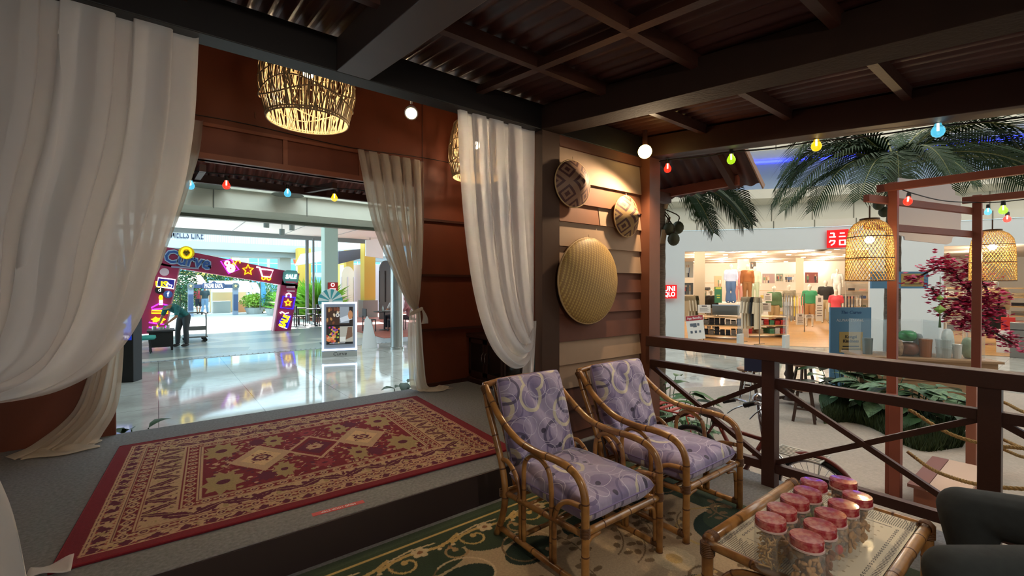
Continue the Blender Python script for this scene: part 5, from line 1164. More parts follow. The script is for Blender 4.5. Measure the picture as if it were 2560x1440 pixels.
text('lettering', 'US', at(404, 712, Y=AY - .1), (1, 0, 0), Vv, .3, nY, arch, .02, bold=.01, width=.33)
neon([(416, 714), (420, 706), (423, 712), (430, 713), (428, 719), (416, 718)], N0 - .06, nW, arch, 'thumb', .022, True)
for x, y, m_, s_ in ((411, 680, M('icon_white', (230, 200, 210), .5), 'ring'), (399, 725, M('icon_black', (30, 26, 30), .5), 'disc'), (420, 736, M('icon_blue', (80, 110, 180), .5), 'disc')):
    mb = MB(); mb.lathe([(0, 0), (.13, 0), (.13, .04), (0, .04)], at(x, y, Y=AY - .01), 20, rot=Matrix.Rotation(pi / 2, 3, 'X')); mb.ob('social_icon', m_, arch)
text('lettering', 'f', at(420, 736, Y=AY - .07), (1, 0, 0), Vv, .24, nW, arch, .01); text('lettering', 'd', at(399, 725, Y=AY - .07), (1, 0, 0), Vv, .18, nW, arch, .01)
neon(c_(402, 744, 3, ry=5), N0, nY, arch, closed=True); neon([(400, 750), (400, 762), (405, 762), (405, 750)], N0, nW, arch, closed=True, r=.025)
neon([(379, 769), (400, 758), (420, 764), (420, 770), (380, 774)], N0, nP, arch, closed=True); neon([(379, 776), (420, 778), (420, 783), (379, 783)], N0, nY, arch, closed=True)
neon([(383, 805), (395, 796), (405, 806), (396, 812), (385, 830)], N0, nY, arch); neon([(395, 800), (388, 794), (380, 797), (390, 803), (404, 795), (412, 797), (400, 804)], N0, nY, arch, r=.04); neon([(372, 806), (415, 812), (410, 832)], N0, nP, arch); neon([(372, 818), (412, 822)], N0, nP, arch)
# ---- bridge with banner
t = thing('footbridge', 'pale concrete footbridge with a railing across the plaza', 'bridge', (4, 34, G0))
con = M('pale_concrete', (168, 178, 178), .7, var=.05, scale=.5); BYY = 34
zt_, zb = at(440, 600, Y=BYY).z, at(440, 634, Y=BYY).z
mb = MB(); mb.box(-20, BYY, zb + .35, 60, BYY + 3, zt_); mb.ob('deck', con, t); mb = MB(); mb.box(-20, BYY + .3, zb, 60, BYY + 2.7, zb + .36); mb.ob('girder', M('girder_grey', (132, 146, 150), .7), t)
for x in (-3, 6.7, 20): mb = MB(); mb.box(x, BYY + .8, G0, x + .7, BYY + 1.6, zb); mb.ob('pier', con, t)
mb = MB(); zr = zt_ + .9; mb.box(-20, BYY, zr, 60, BYY + .06, zr + .06); mb.ob('handrail', M('rail_grey', (150, 150, 150), .5), t)
mb = MB()
for i in range(220): x = -3 + i * .1; mb.box(x, BYY + .02, zt_, x + .02, BYY + .04, zr)
mb.ob('balusters', M('rail_grey', 0), t, kind='stuff')
t = thing('banner', 'long white banner with dark capital letters above the footbridge', 'banner', (2, BYY + 1.2, zt_ + .5))
mb = MB(); mb.box(-4, BYY + 1.2, zt_ + .0, 16, BYY + 1.24, zt_ + 2.1); mb.ob('sheet', M('banner_white', (238, 236, 232), .6), t)
text('lettering', 'SMELLS LIKE', at(464, 587, Y=BYY + 1.15), (1, 0, 0), Vv, .75, M('navy_ink', (40, 50, 80), .6), t, .03, bold=.01, width=(at(511, 587, Y=BYY) - at(417, 587, Y=BYY)).length)
for x in (522, 548, 590, 640, 690): plane([(x, 573), (x + 22, 574), (x + 22, 581), (x, 580)], BYY + 1.14, .03).ob('motif', [M('motif_orange', (224, 150, 70), .6), M('motif_grey', (110, 130, 150), .6)][x % 3 == 0], t)
# ---- buildings behind
def building(name, x0, x1, y0, h, cols, label, floors, bays):
    t = thing(name, label, 'building', ((x0 + x1) / 2, y0, G0)); mb = MB(); mb.box(x0, y0, G0, x1, y0 + 6, h); mb.ob('walls', cols[0], t)
    for f in range(floors):
        for b in range(bays):
            w = (x1 - x0) / bays; z = G0 + 1 + f * 2.1; mb = MB(); mb.box(x0 + b * w + .15, y0 - .05, z, x0 + (b + 1) * w - .15, y0 + .02, z + 1.6); wn_ = mb.ob('window', M('blue_glass', (100, 170, 205), .2, metal=.2), t)
            mb = MB(); mb.box(x0 + b * w + w / 2 - .03, y0 - .09, z, x0 + b * w + w / 2 + .03, y0 - .04, z + 1.6); mb.box(x0 + b * w + .15, y0 - .09, z + .8, x0 + (b + 1) * w - .15, y0 - .04, z + .86); mb.ob('glazing_bar', white_m, wn_)
ybm = M('building_yellow', (228, 190, 96), .7); ylw = M('column_yellow', (206, 170, 70), .6)
building('building', -8, 6.2, 56, 9.6, [ybm], 'yellow building with blue glass windows behind the left of the arch', 4, 6)
building('building', 6.8, 14, 50, 9, [M('building_glass', (190, 210, 216), .6)], 'pale building with large blue windows in the middle', 4, 4)
building('building', 14.8, 34, 46, 12, [ybm], 'yellow building with blue windows behind the terrace awning', 5, 8)
t = thing('hanging_sign', 'small orange red sign before the yellow building', 'sign', at(742, 653, Y=49.9)); plane([(733, 648), (750, 647), (749, 658), (735, 659)], 49.9, .12).ob('panel', M('sign_orange', (226, 90, 50), .5), t); mb = MB(); mb.tube([at(742, 648, Y=49.95), at(742, 642, Y=49.95)], .06, 5); mb.ob('hanger', M('slat_grey', 0), t)
# ---- gate of the bazaar
gate = thing('bazaar_gate', 'dark blue bazaar gateway with two pillars and a lettered board', 'gate', at(535, 790, Y=31.5)); gb = M('gate_blue', (56, 74, 108), .5)
for x0, x1 in ((470, 484), (583, 596)):
    plane([(x0, 720), (x1, 720), (x1, 792 if x0 < 500 else 787), (x0, 792 if x0 < 500 else 787)], 31.5, .4).ob('pillar', M('gate_grey_blue', (130, 142, 160), .5), gate)
    plane([(x0 + 1, 736), (x1 - 1, 736), (x1 - 1, 776), (x0 + 1, 776)], 31.45, .05).ob('pillar_panel', gb, gate)
    plane(c_((x0 + x1) / 2, 715, 9), 31.4, .2).ob('emblem', M('emblem_grey', (96, 106, 110), .5), gate); plane(star((x0 + x1) / 2, 715, 5), 31.35, .04).ob('star', M('emblem_gold', (210, 190, 130), .5), gate)
plane([(484, 711), (583, 711), (583, 720), (484, 720)], 31.5, .2).ob('beam', gb, gate)
plane([(503, 714), (508, 707), (528, 707), (535, 702), (542, 707), (560, 707), (565, 714), (560, 722), (508, 722)], 31.4, .1).ob('name_board', gb, gate)
text('lettering', 'PAZAR RAYA', at(534, 715, Y=31.35), (1, 0, 0), Vv, .34, nW, gate, .02, bold=.008, width=(at(557, 656, Y=31) - at(511, 656, Y=31)).length)
# ---- stalls
def stall(px0, px1, ytop, Y, label, roofcols, g='stalls of the bazaar', goods_=True):
    a, b = at(px0, ytop, Y=Y), at(px1, ytop, Y=Y); t = thing('market_stall', label, 'stall', Vector(((a.x + b.x) / 2, Y, G0)), 0, g); z = a.z
    mb = MB(); n = len(roofcols) * 2 if len(roofcols) > 1 else 1
    for i in range(n):
        x0, x1 = lerp(a.x, b.x, i / n), lerp(a.x, b.x, (i + 1) / n); mb.add([(x0, Y, z), (x1, Y, z), (x1, Y + 1.5, z + .5), (x0, Y + 1.5, z + .5), (x0, Y, z - .22), (x1, Y, z - .22)], [(0, 1, 2, 3), (4, 5, 1, 0)], i % len(roofcols))
    mb.ob('canopy', roofcols, t, solid=.03)
    for x in (a.x + .05, b.x - .05):
        for y in (Y + .05, Y + 1.9): mb = MB(); mb.cb((x, y, (z + G0) / 2), (.07, .07, z - G0)); mb.ob('pole', white_m, t)
    mb = MB(); mb.box(a.x + .1, Y + 1.95, G0, b.x - .1, Y + 2.0, z); mb.ob('back_cloth', M('cream_cloth', (236, 220, 176), .8), t)
    if goods_:
        mb = MB(); mb.box(a.x + .15, Y + .3, G0, lerp(a.x, b.x, .48), Y + .9, G0 + .75); mb.ob('table', M('table_grey', (150, 156, 150), .6), t)
        mb = MB(); mb.box(lerp(a.x, b.x, .55), Y + .3, G0, b.x - .3, Y + .9, G0 + .72); mb.ob('crate_table', M('crate_wood', (190, 130, 84), .6), t)
wht = M('canopy_white', (240, 240, 236), .6)
stall(527, 631, 722, 34, 'white bazaar stall canopy behind the gate', [wht])
stall(634, 650, 724, 37, 'small white stall canopy to the right of the gate', [wht])
t = thing('striped_roof', 'long red, white and green striped market roof beyond the gate', 'roof', at(480, 711, Y=38)); mb = MB()
cs_ = [M('stripe_red', (214, 110, 120), .6), M('canopy_white', 0), M('stripe_green', (120, 200, 170), .6), M('canopy_white', 0)]
for i in range(18):
    a = at(436 + i * 4.6, 711, Y=38); b = at(440.6 + i * 4.6, 711, Y=38); c = at(418 + i * 4.6, 688, Y=42); d_ = at(422.6 + i * 4.6, 688, Y=42); mb.add([a, b, d_, c], [(0, 1, 2, 3)], [0, 1, 0, 1, 0, 1, 2, 3, 2, 1, 0, 1, 0, 1, 0, 1, 0, 1][i])
mb.ob('canopy', cs_, t, solid=.04); mb = MB()
for px in (440, 478, 516): p = at(px, 711, Y=38.1); mb = MB(); mb.cb((p.x, p.y, (p.z + G0) / 2), (.1, .1, p.z - G0)); mb.ob('pole', white_m, t)
# ---- greenery (each shrub and tree of its own)
M('palm_bark', (112, 96, 82), .9)
def shrub(c, r, h, lab, seed, col, pot=None, n=900, name='shrub', spiky=False, ls=.09, grp=None):
    rr = random.Random(seed); t = thing(name, lab, 'shrub', c, 0, grp); mb = MB(); c = Vector(c); z0 = .35 if pot else .05
    for i in range(n):
        if spiky:
            a = rr.uniform(0, 6.3); e = rr.uniform(.3, 1.4); l = h * rr.uniform(.5, 1); d = Vector((cos(a) * cos(e), sin(a) * cos(e), sin(e))); s_ = d.cross(Vector((0, 0, 1))).normalized() * .02; p = c + Vector((0, 0, z0)) + Vector((cos(a), sin(a), 0)) * r * .3 * rr.random() + Vector((0, 0, rr.random() * h * .35)); mb.add([p - s_, p + s_, p + d * l * .6 + s_ + Vector((0, 0, .02)), p + d * l + Vector((0, 0, -.1 * l)), p + d * l * .6 - s_], [(0, 1, 2, 3, 4)])
        else:
            d = Vector((rr.gauss(0, 1), rr.gauss(0, 1), rr.gauss(0, 1))).normalized() * (rr.random() ** .33); p = c + Vector((d.x * r, d.y * r, z0 + h / 2 + d.z * h / 2)); e = Vector((rr.gauss(0, 1), rr.gauss(0, 1), rr.gauss(0, .6))).normalized() * ls; f = e.cross(Vector((rr.random(), rr.random(), 1))).normalized() * ls * .45; mb.add([p - e, p + f, p + e, p - f], [(0, 1, 2, 3)])
    mb.ob('foliage', col, t); mb = MB(); mb.tube([c, c + Vector((0, 0, z0 + h * .4))], .05, 6); mb.ob('stem', M('palm_bark', 0), t)
    if pot: mb = MB(); mb.lathe([(0, 0), (r * .5, 0), (r * .7, .38), (r * .75, .4), (0, .38)], c, 18); mb.ob('pot', pot, t)
    return t
ygr = M('yellow_green_leaves', (150, 186, 70), .6, var=.3, scale=2); mgr = M('green_leaves', (70, 128, 60), .6, var=.35, scale=2); dgr = M('deep_leaves', (52, 90, 56), .6, var=.35, scale=2); potm = M('pot_grey', (180, 184, 180), .7)
G = lambda px, Y: (at(px, 700, Y=Y).x, Y, G0)
shrub(G(636, 32), .8, .9, 'round yellow green potted shrub right of the bazaar stall', 1, ygr, potm)
shrub(G(690, 30), .9, 1.1, 'round green potted shrub beside the dark flag banner', 2, mgr, potm)
shrub(G(656, 32.6), .55, 1.4, 'spiky yellow shrub behind the round potted shrub', 3, M('straw_leaves', (190, 180, 80), .6, var=.3), None, 200, spiky=True)
shrub(G(450, 33), .9, 3.2, 'tall green tree left of the gate', 4, dgr, None, 1600, name='tree'); shrub(G(465, 35), .8, 2.6, 'smaller green tree just left of the gate pillar', 5, mgr, None, 1200, name='tree')
shrub(G(610, 42), 1.2, 2.6, 'green tree behind the right gate pillar', 6, dgr, None, 1400, name='tree'); shrub(G(672, 42), 1.3, 2.7, 'green tree behind the blue flag', 7, mgr, None, 1500, name='tree')
shrub(G(500, 43), 1.7, 3.6, 'broad tree behind the striped roof', 8, dgr, None, 1500, name='tree', ls=.14); shrub(G(570, 44.5), 1.7, 3.9, 'broad tree behind the bazaar name board', 9, mgr, None, 1500, name='tree', ls=.14)
for i, (px, Y, h, lab) in enumerate(((758, 26, 1.9, 'bright green cane palm left of the paired dark poles'), (793, 25, 2.1, 'bright green cane palm between the dark poles and the green column'), (806, 28.5, 2.0, 'bright green cane palm close behind the green column'), (735, 29, 1.7, 'bright green cane palm beside the arch pillar'))):
    shrub(G(px, Y), .5, h, lab, 20 + i, M('bright_leaves', (120, 180, 60), .6, var=.3, scale=2), None, 520, spiky=True, name='cane_palm')
t = thing('feather_flag', 'tall blue and white feather flag behind the arch', 'flag', G(656, 30)); plane([(653, 699), (660, 700), (665, 730), (664, 752), (655, 766), (653, 730)], 30, .03).ob('cloth', M('flag_blue', (80, 150, 210), .6, var=.4, scale=3), t); mb = MB(); mb.tube([at(650, 775, Y=30), at(652, 698, Y=30)], .025, 6); mb.ob('pole', M('slat_grey', 0), t)
# ---- people far off
t = thing('person', 'walking person in a red shirt, dark shorts and a cap near the bazaar gate', 'person'); figure(t, pose(1.68, lan=(.1, .18, .12), ran=(-.1, -.15, .09), lwr=(.3, -.1, .95)), M('skin_tan', (170, 120, 90), .6), M('shirt_red', (176, 60, 70), .8), M('shorts_dark', (40, 44, 56), .8), hair=M('cap_pale', (190, 170, 160), .7), shoe=M('shoe_dark', (40, 36, 34), .6), leg='short', sleeve='short', vox=.025, bottag='shorts'); t.location = G(496, 34.2); t.rotation_euler = (0, 0, .2)
t = thing('person', 'walking person in a dark top and light blue trousers near the bazaar gate', 'person'); figure(t, pose(1.72, lan=(.1, .15, .12), ran=(-.1, -.18, .09)), M('skin_tan', 0), M('shirt_dark', (60, 76, 80), .8), M('jeans_pale', (130, 160, 190), .8), hair=M('hair_black', (20, 18, 18), .6), shoe=M('shoe_dark', 0), sleeve='short', vox=.025); t.location = G(512, 33.4); t.rotation_euler = (0, 0, -.3)
# ---- man bending over the crate, hand truck
cy = 16.1; cx0, cx1 = at(372, 870, Y=15.8).x, at(433, 870, Y=15.8).x
t = thing('low_table', 'black low box table under the bending man', 'table', ((cx0 + cx1) / 2, 15.9, G0)); mb = MB(); mb.box(cx0, 15.6, G0 + .1, cx1, 16.3, G0 + .52); mb.ob('body', M('black', 0), t)
mb = MB(); mb.box(cx0 - .04, 15.55, G0 + .52, cx1 + .04, 16.35, G0 + .56); mb.ob('top', M('table_charcoal', (52, 54, 58), .4), t)
for x in (cx0 + .03, cx1 - .03):
    for y in (15.63, 16.27): mb = MB(); mb.cb((x, y, G0 + .05), (.05, .05, .1)); mb.ob('leg', M('black', 0), t)
mpos = Vector((at(452, 860, Y=16.35).x, 16.35, G0))
f = (Vector(((cx0 + cx1) / 2 + .05, 15.95, 0)) - Vector((mpos.x, mpos.y, 0))).normalized(); sdv = Vector((-f.y, f.x, 0))
def mp(a, s_, z): v = f * a + sdv * s_; return (v.x, v.y, z)
J = pose(1.7, pelvis=mp(-.12, 0, .90), waist=mp(.02, 0, 1.02), chest=mp(.24, 0, 1.14), neck=mp(.36, 0, 1.18), head=mp(.48, 0, 1.14), lsh=mp(.30, -.18, 1.15), rsh=mp(.30, .18, 1.15), lel=mp(.38, -.22, .90), rel=mp(.38, .22, .90), lwr=mp(.55, -.13, .74), rwr=mp(.55, .13, .74), lhip=mp(-.12, -.09, .88), rhip=mp(-.12, .09, .88), lkn=mp(-.02, -.11, .48), rkn=mp(-.06, .11, .48), lan=mp(-.02, -.12, .09), ran=mp(-.08, .12, .09))
t = thing('person', 'man in a teal patterned shirt bending over the black low table', 'person'); figure(t, J, M('skin_tan', 0), M('shirt_teal', (40, 110, 110), .8, var=.5, scale=12), M('trousers_charcoal', (66, 70, 74), .8), hair=M('cap_grey', (176, 172, 170), .7), shoe=M('shoe_dark', 0), facing=f, vox=.014); t.location = mpos
for i, (dx, dy, r, h, m_, lab) in enumerate(((.28, .25, .07, .06, 'steel', 'shallow steel pan on the black low table'), (.12, .3, .05, .09, 'steel', 'small steel pot on the black low table'), (.42, .22, .04, .12, 'glass', 'glass jar at the right of the black low table'))):
    mb = MB(); mb.lathe([(0, 0), (r, 0), (r * 1.05, h), (r * .9, h + .005), (0, h)], (cx0 + dx, 15.7 + dy, G0 + .56), 16); tag(mb.ob(('pan', 'pot', 'jar')[i], M('brushed_' + m_, (190, 194, 190), .3, metal=.6)), lab, ('pan', 'pot', 'jar')[i])
tk = thing('platform_trolley', 'folding platform trolley with a hoop handle behind the man', 'trolley', G(498, 17.2)); gm = M('trolley_grey', (120, 124, 124), .4, metal=.4); tp = Vector(G(503, 17.2)); mb = MB(); mb.cb(tp + Vector((-.15, .42, .17)), (.62, .9, .04)); mb.ob('platform', gm, tk)
mb = MB(); mb.tube(smoothpath([tp + Vector((-.42, -.02, .18)), tp + Vector((-.42, -.02, .8)), tp + Vector((-.36, -.02, .92)), tp + Vector((0.06, -.02, .92)), tp + Vector((.12, -.02, .8)), tp + Vector((.12, -.02, .18))], 30), .02, 8); mb.tube([tp + Vector((-.42, -.02, .5)), tp + Vector((.12, -.02, .5))], .012, 6); mb.cb(tp + Vector((-.15, -.02, .44)), (.52, .01, .12)); mb.ob('handle', gm, tk)
for x in (-.4, .1):
    for y in (.05, .8): mb = MB(); mb.lathe([(0, -.02), (.06, -.02), (.06, .02), (0, .02)], tp + Vector((x, y, .062)), 14, rot=Matrix.Rotation(pi / 2, 3, 'X')); mb.cb(tp + Vector((x, y, .12)), (.06, .06, .05)); mb.ob('castor', M('tyre', 0), tk)
t = thing('round_stool', 'teal round stool at the left of the black low table', 'stool', G(362, 15.3)); c = Vector(G(362, 15.3)); mb = MB(); mb.lathe([(0, .36), (.2, .36), (.23, .4), (.22, .46), (0, .48)], c, 24); mb.ob('seat', M('teal_seat', (60, 160, 150), .6), t, smooth=True)
for k in range(4): a = k * pi / 2 + .7; mb = MB(); mb.tube([c + Vector((.12 * cos(a), .12 * sin(a), .36)), c + Vector((.17 * cos(a), .17 * sin(a), 0))], .015, 6); mb.ob('leg', M('black', 0), t)
# ---- digital totem inside the entrance, left
a, b = at(303, 950, Z=G0), at(356, 948, Z=G0); t = thing('digital_totem', 'black totem with a bright blue screen at the left of the entrance', 'totem', (a + b) / 2); w = b - a
w.z = 0; mb = MB(); mb.prism([(0, 0), (1, 0), (1, 1), (0, 1)], a, w, (0, 0, 1.95), .28); mb.ob('body', M('black', 0), t, bevel=.01)
n3 = w.cross(Vector((0, 0, 1))).normalized(); p0_ = a if n3.dot(a - EYE) < 0 else a
fr = -n3 if n3.dot(EYE - a) < 0 else n3
mb = MB(); o_ = a + Vector((0, 0, 0)) + (n3 * .28 if n3.dot(EYE - a) > 0 else -n3 * .004)
mb.prism([(.08, .78), (.92, .78), (.92, 1.88), (.08, 1.88)], o_, w, (0, 0, 1), .004); mb.ob('screen', M('screen_blue', (40, 110, 230), .3, emit=(40, 110, 235), es=1.3), t)
mb = MB(); mb.prism([(.08, .78), (.92, .78), (.92, .92), (.08, .92)], o_ + n3 * .002, w, (0, 0, 1), .004); mb.ob('screen_footer', M('screen_navy', (24, 40, 160), .3, emit=(24, 40, 170), es=1.0), t)
text('lettering', 'Curve', o_ + w * .5 + Vector((0, 0, .85)) + n3 * .007, w, Vv, .13, nW, t, .003, shear=.2, width=w.length * .6)
mb = MB(); mb.prism([(.2, 1.1), (.75, 1.1), (.75, 1.35), (.2, 1.35)], o_ + n3 * .002, w, (0, 0, 1), .004); mb.ob('screen_card', M('screen_pale', (150, 200, 250), .3, emit=(150, 200, 250), es=1.0), t)
# ---- light box poster stand
a, b = at(806, 893, Z=G0), at(893, 889, Z=G0); w = b - a; w.z = 0; b.z = G0; n3 = w.cross(Vector((0, 0, 1))).normalized(); W = w.length; f_ = n3 if n3.dot(EYE - a) > 0 else -n3
t = thing('light_box', 'free-standing light box poster with a glowing white blue frame in the entrance', 'light box', (a + b) / 2); Ht = at(848, 755, Y=(a.y + b.y) / 2).z - G0
Vz = Vector((0, 0, 1)); mb = MB(); mb.prism([(0, .0), (1, .0), (1, .15), (0, .15)], a, w, Vz, .1); mb.ob('base', M('brushed_steel', 0), t)
mb = MB(); mb.prism([(0, .15), (1, .15), (1, Ht), (0, Ht)], a, w, Vz, .1); mb.ob('cabinet', M('box_grey', (150, 156, 170), .4), t)
o_ = a + n3 * .1; lf = M('led_frame', (220, 235, 255), .4, emit=(215, 232, 255), es=2.6)
mb = MB(); e = .04 / W
for x0, y0, x1, y1 in ((0, .17, 1, .21), (0, Ht - .04, 1, Ht), (0, .17, e, Ht), (1 - e, .17, 1, Ht)): mb.prism([(x0, y0), (x1, y0), (x1, y1), (x0, y1)], o_, w, Vz, .02)
mb.ob('glowing_frame', lf, t)
cv = Canvas(90, 130, (48, 38, 34)); rr = random.Random(8)
cv.rect(0, .52, .5, 1, (70, 48, 38)); cv.rect(.5, .56, .86, 1, (150, 156, 166)); cv.rect(.0, 0, 1, .06, (30, 26, 26)); cv.rect(.5, .06, 1, .48, (176, 170, 160))
for i in range(16): cv.ell(rr.uniform(.02, .48), rr.uniform(.56, .98), .05, .035, rr.choice([(180, 130, 80), (120, 70, 50), (214, 190, 160), (60, 44, 40)]), rot=rr.random() * 3)
for i in range(60): cv.ell(.28 + rr.gauss(0, .09), .27 + rr.gauss(0, .1), .032, .022, rr.choice([(230, 170, 60), (140, 190, 80), (200, 60, 120), (150, 80, 180), (240, 130, 50), (60, 40, 60)]))
for i in range(14): cv.ell(rr.uniform(.0, .3), rr.uniform(.08, .24), .06, .035, rr.choice([(226, 130, 80), (236, 170, 120), (190, 80, 60)]))
cv.poly([(.55, .58), (.98, .66), (.9, .8), (.5, .7)], (206, 210, 220)); cv.ell(.9, .78, .09, .12, (190, 130, 90)); cv.ell(.42, .78, .07, .05, (220, 214, 210)); cv.ell(.42, .78, .035, .025, (90, 80, 80)); cv.rect(.05, .485, .95, .515, (24, 22, 26))
cv.poly([(.72, .12), (.98, .2), (.96, .46), (.8, .45)], (120, 88, 70)); cv.rect(.5, .06, .72, .2, (214, 212, 206)); cv.rect(.12, .03, .7, .045, (200, 200, 200))
cv.sheet(o_ + w * (2.5 * e) + Vz * .32 + n3 * .004, w * (1 - 5 * e), Vz * (Ht - .44)).ob('poster', M('lit_print', (128, 128, 128), .3, attr='Col', es=.35), t)
text('lettering', 'Curve', o_ + w * .5 + Vz * .08 + n3 * .004, w, Vz, .13, M('ink_dark', (70, 70, 74), .5), t, .003, shear=.2)
# wheel of fortune, a-frame, steel column
c = at(826, 752, Y=14.3); t = thing('prize_wheel', 'round prize wheel with teal and white segments behind the light box', 'wheel', Vector((c.x, c.y, G0))); R_ = .36; mb = MB(); R3 = Matrix.Rotation(pi / 2, 3, 'X')
for k in range(20): mb.lathe([(0.02, 0), (R_, 0), (R_, .03), (.02, .03)], c, 3, mi=k % 2, rot=R3, a0=2 * pi * k / 20, a1=2 * pi * (k + 1) / 20)
mb.ob('disc', [M('wheel_teal', (70, 160, 170), .5), M('wheel_white', (220, 236, 236), .5)], t); mb = MB(); mb.lathe([(0, .04), (.05, .04), (.05, 0)], c, 16, rot=R3); mb.ob('hub', white_m, t); mb = MB(); mb.tube([c + Vector((0, .05, 0)), Vector((c.x, c.y + .05, G0))], .03, 8); mb.cb((c.x, c.y + .05, G0 + .02), (.5, .4, .04)); mb.ob('stand', M('slat_grey', 0), t)
t = thing('floor_sign', 'white folding floor sign beside the light box', 'sign', at(925, 872, Z=G0)); yb = 12.6; mb = MB()
plane([(904, 873), (941, 870), (925, 800), (918, 790), (912, 800)], yb, .02, mb); mb.ob('front_panel', white_m, t); plane([(912, 868), (944, 866), (927, 798), (915, 798)], yb + .2, .02).ob('back_panel', white_m, t)
c = at(992, 872, Z=G0); mb = MB(); mb.lathe([(.17, 0), (.17, 3.6)], c, 32); mb.lathe([(.2, 0), (.2, .06), (.17, .07)], c, 32); struct(mb, 'trim_40', M('column_steel', (170, 172, 168), .25, metal=.9), smooth=False)
# green column with red sign, poles, canopy cans
a, b = at(812, 700, Y=19.4), at(845, 700, Y=19.4); mb = MB(); mb.box(a.x, 19.4, G0, b.x, 19.9, 3.8); struct(mb, 'trim_41', M('mint_paint', (196, 224, 214), .6))
t = thing('wall_sign', 'small red sign with white writing on the mint column', 'sign', at(831, 725, Y=19.38)); plane([(820, 706), (845, 706), (845, 745), (820, 745)], 19.37, .03).ob('panel', M('sign_red_dull', (190, 50, 50), .5), t); neon(c_(832, 712, 4), 19.34, nW, t, 'ring', .014, True); text('lettering', 'HOT', at(832, 724, Y=19.34), (1, 0, 0), Vv, .12, nW, t, .01); text('lettering', 'CORN', at(832, 733, Y=19.34), (1, 0, 0), Vv, .12, nW, t, .01) if False else None
neon([(825, 722), (839, 722)], 19.34, nW, t, 'text_line', .014); neon([(824, 728), (841, 728)], 19.34, nW, t, 'text_line', .018); neon([(827, 735), (838, 735)], 19.34, nW, t, 'text_line', .012)
for i, px in enumerate((766, 776)):
    p = at(px, 803, Z=G0); t_ = MB(); t_.lathe([(.08 if i == 0 else .05, 0), (.08 if i == 0 else .05, 4.05)], Vector((p.x, 23.75 if i == 0 else 23.2, G0)), 16); struct(t_, 'trim_%d' % (42 + i), M('pole_grey', (104, 112, 112), .5))
for px, py, lab in ((666, 560, 'cylindrical canopy lamp at the left of the three'), (705, 580, 'lower cylindrical canopy lamp in the middle of the three'), (730, 567, 'cylindrical canopy lamp at the right of the three')):
    p = at(px, py, Y=15.6); t = thing('canopy_lamp', lab, 'lamp', Vector((p.x, p.y, 3.8)), 0, 'cylindrical lamps under the canopy'); mb = MB(); mb.lathe([(0, -.11), (.08, -.11), (.08, .09), (0, .09)], p, 16); mb.ob('body', M('lamp_grey', (150, 160, 158), .5), t); mb = MB(); mb.tube([p, Vector((p.x, p.y, 3.79))], .01, 6); mb.ob('stem', M('lamp_grey', 0), t)
# ---- terrace: walls, columns, awnings
mau = M('mauve_wall', (214, 200, 208), .7)
TX0 = at(850, 700, Y=30).x
mb = MB(); mb.bar((TX0 + 1, 33, 1.2), (TX0 + 7, 21, 1.2), .2, 3.2); struct(mb, 'wall_terrace', mau)
for px, Y, wd, lab, bs in ((925, 24.5, .62, 'thick yellow terrace column with a grey stone base', True), (762, 33, .8, 'yellow column behind the cane palms', False), (875, 31, .5, 'slim yellow column at the back of the terrace', False)):
    p = at(px, 700, Y=Y); t = thing('column', lab, 'column', Vector((p.x, Y, G0))); mb = MB(); mb.box(p.x - wd / 2, Y, G0, p.x + wd / 2, Y + wd, 3.9); mb.ob('shaft', ylw, t)
    if bs: mb = MB(); mb.box(p.x - wd / 2 - .1, Y - .08, G0, p.x + wd / 2 + .1, Y + wd + .08, G0 + .95); mb.ob('base', M('stone_grey', (130, 132, 130), .7), t)
t = thing('terrace_awning', 'white and pale blue sloping awning over the terrace tables', 'awning', at(780, 650, Y=29)); a = at(738, 664, Y=29); b = at(812, 627, Y=25); mb = MB(); mb.add([a, at(815, 652, Y=24.5), b, at(752, 636, Y=30)], [(0, 1, 2, 3)]); mb.ob('cloth', M('awning_pale', (206, 214, 230), .6), t, solid=.04); mb = MB(); mb.tube([at(742, 665, Y=28.9), Vector((at(742, 665, Y=28.9).x, 28.9, G0))], .04, 6); mb.tube([at(808, 652, Y=24.8), Vector((at(808, 652, Y=24.8).x, 24.8, G0))], .04, 6); mb.ob('post', white_m, t)
t = thing('shop_canopy', 'dark grey canopy with a scalloped edge over the terrace restaurant', 'canopy', at(880, 650, Y=24)); mb = MB(); plane([(847, 628), (912, 622), (912, 644), (847, 660)], 25.5, .4, mb); mb.ob('valance', M('canopy_dark', (84, 80, 90), .7), t)
mb = MB(); mb.add([at(847, 630, Y=25.5), at(912, 622, Y=25.5), at(900, 640, Y=31), at(850, 640, Y=31)], [(0, 1, 2, 3)]); mb.ob('roof', M('canopy_dark', 0), t, solid=.05)
mb = MB(); plane([(845, 586), (990, 580), (990, 618), (845, 626)], 25.9, .4, mb); struct(mb, 'wall_terrace_upper', white_m)
t = thing('sign_board', 'blank white hanging sign board beside the yellow column', 'sign', at(935, 620, Y=22.5)); plane([(915, 600), (958, 596), (958, 646), (915, 640)], 22.5, .12).ob('board', white_m, t); mb = MB(); mb.tube([at(925, 600, Y=22.5), Vector((at(925, 600, Y=22.5).x, 22.5, 3.8))], .02, 6); mb.tube([at(950, 597, Y=22.5), Vector((at(950, 597, Y=22.5).x, 22.5, 3.8))], .02, 6); mb.ob('hanger', M('slat_grey', 0), t)
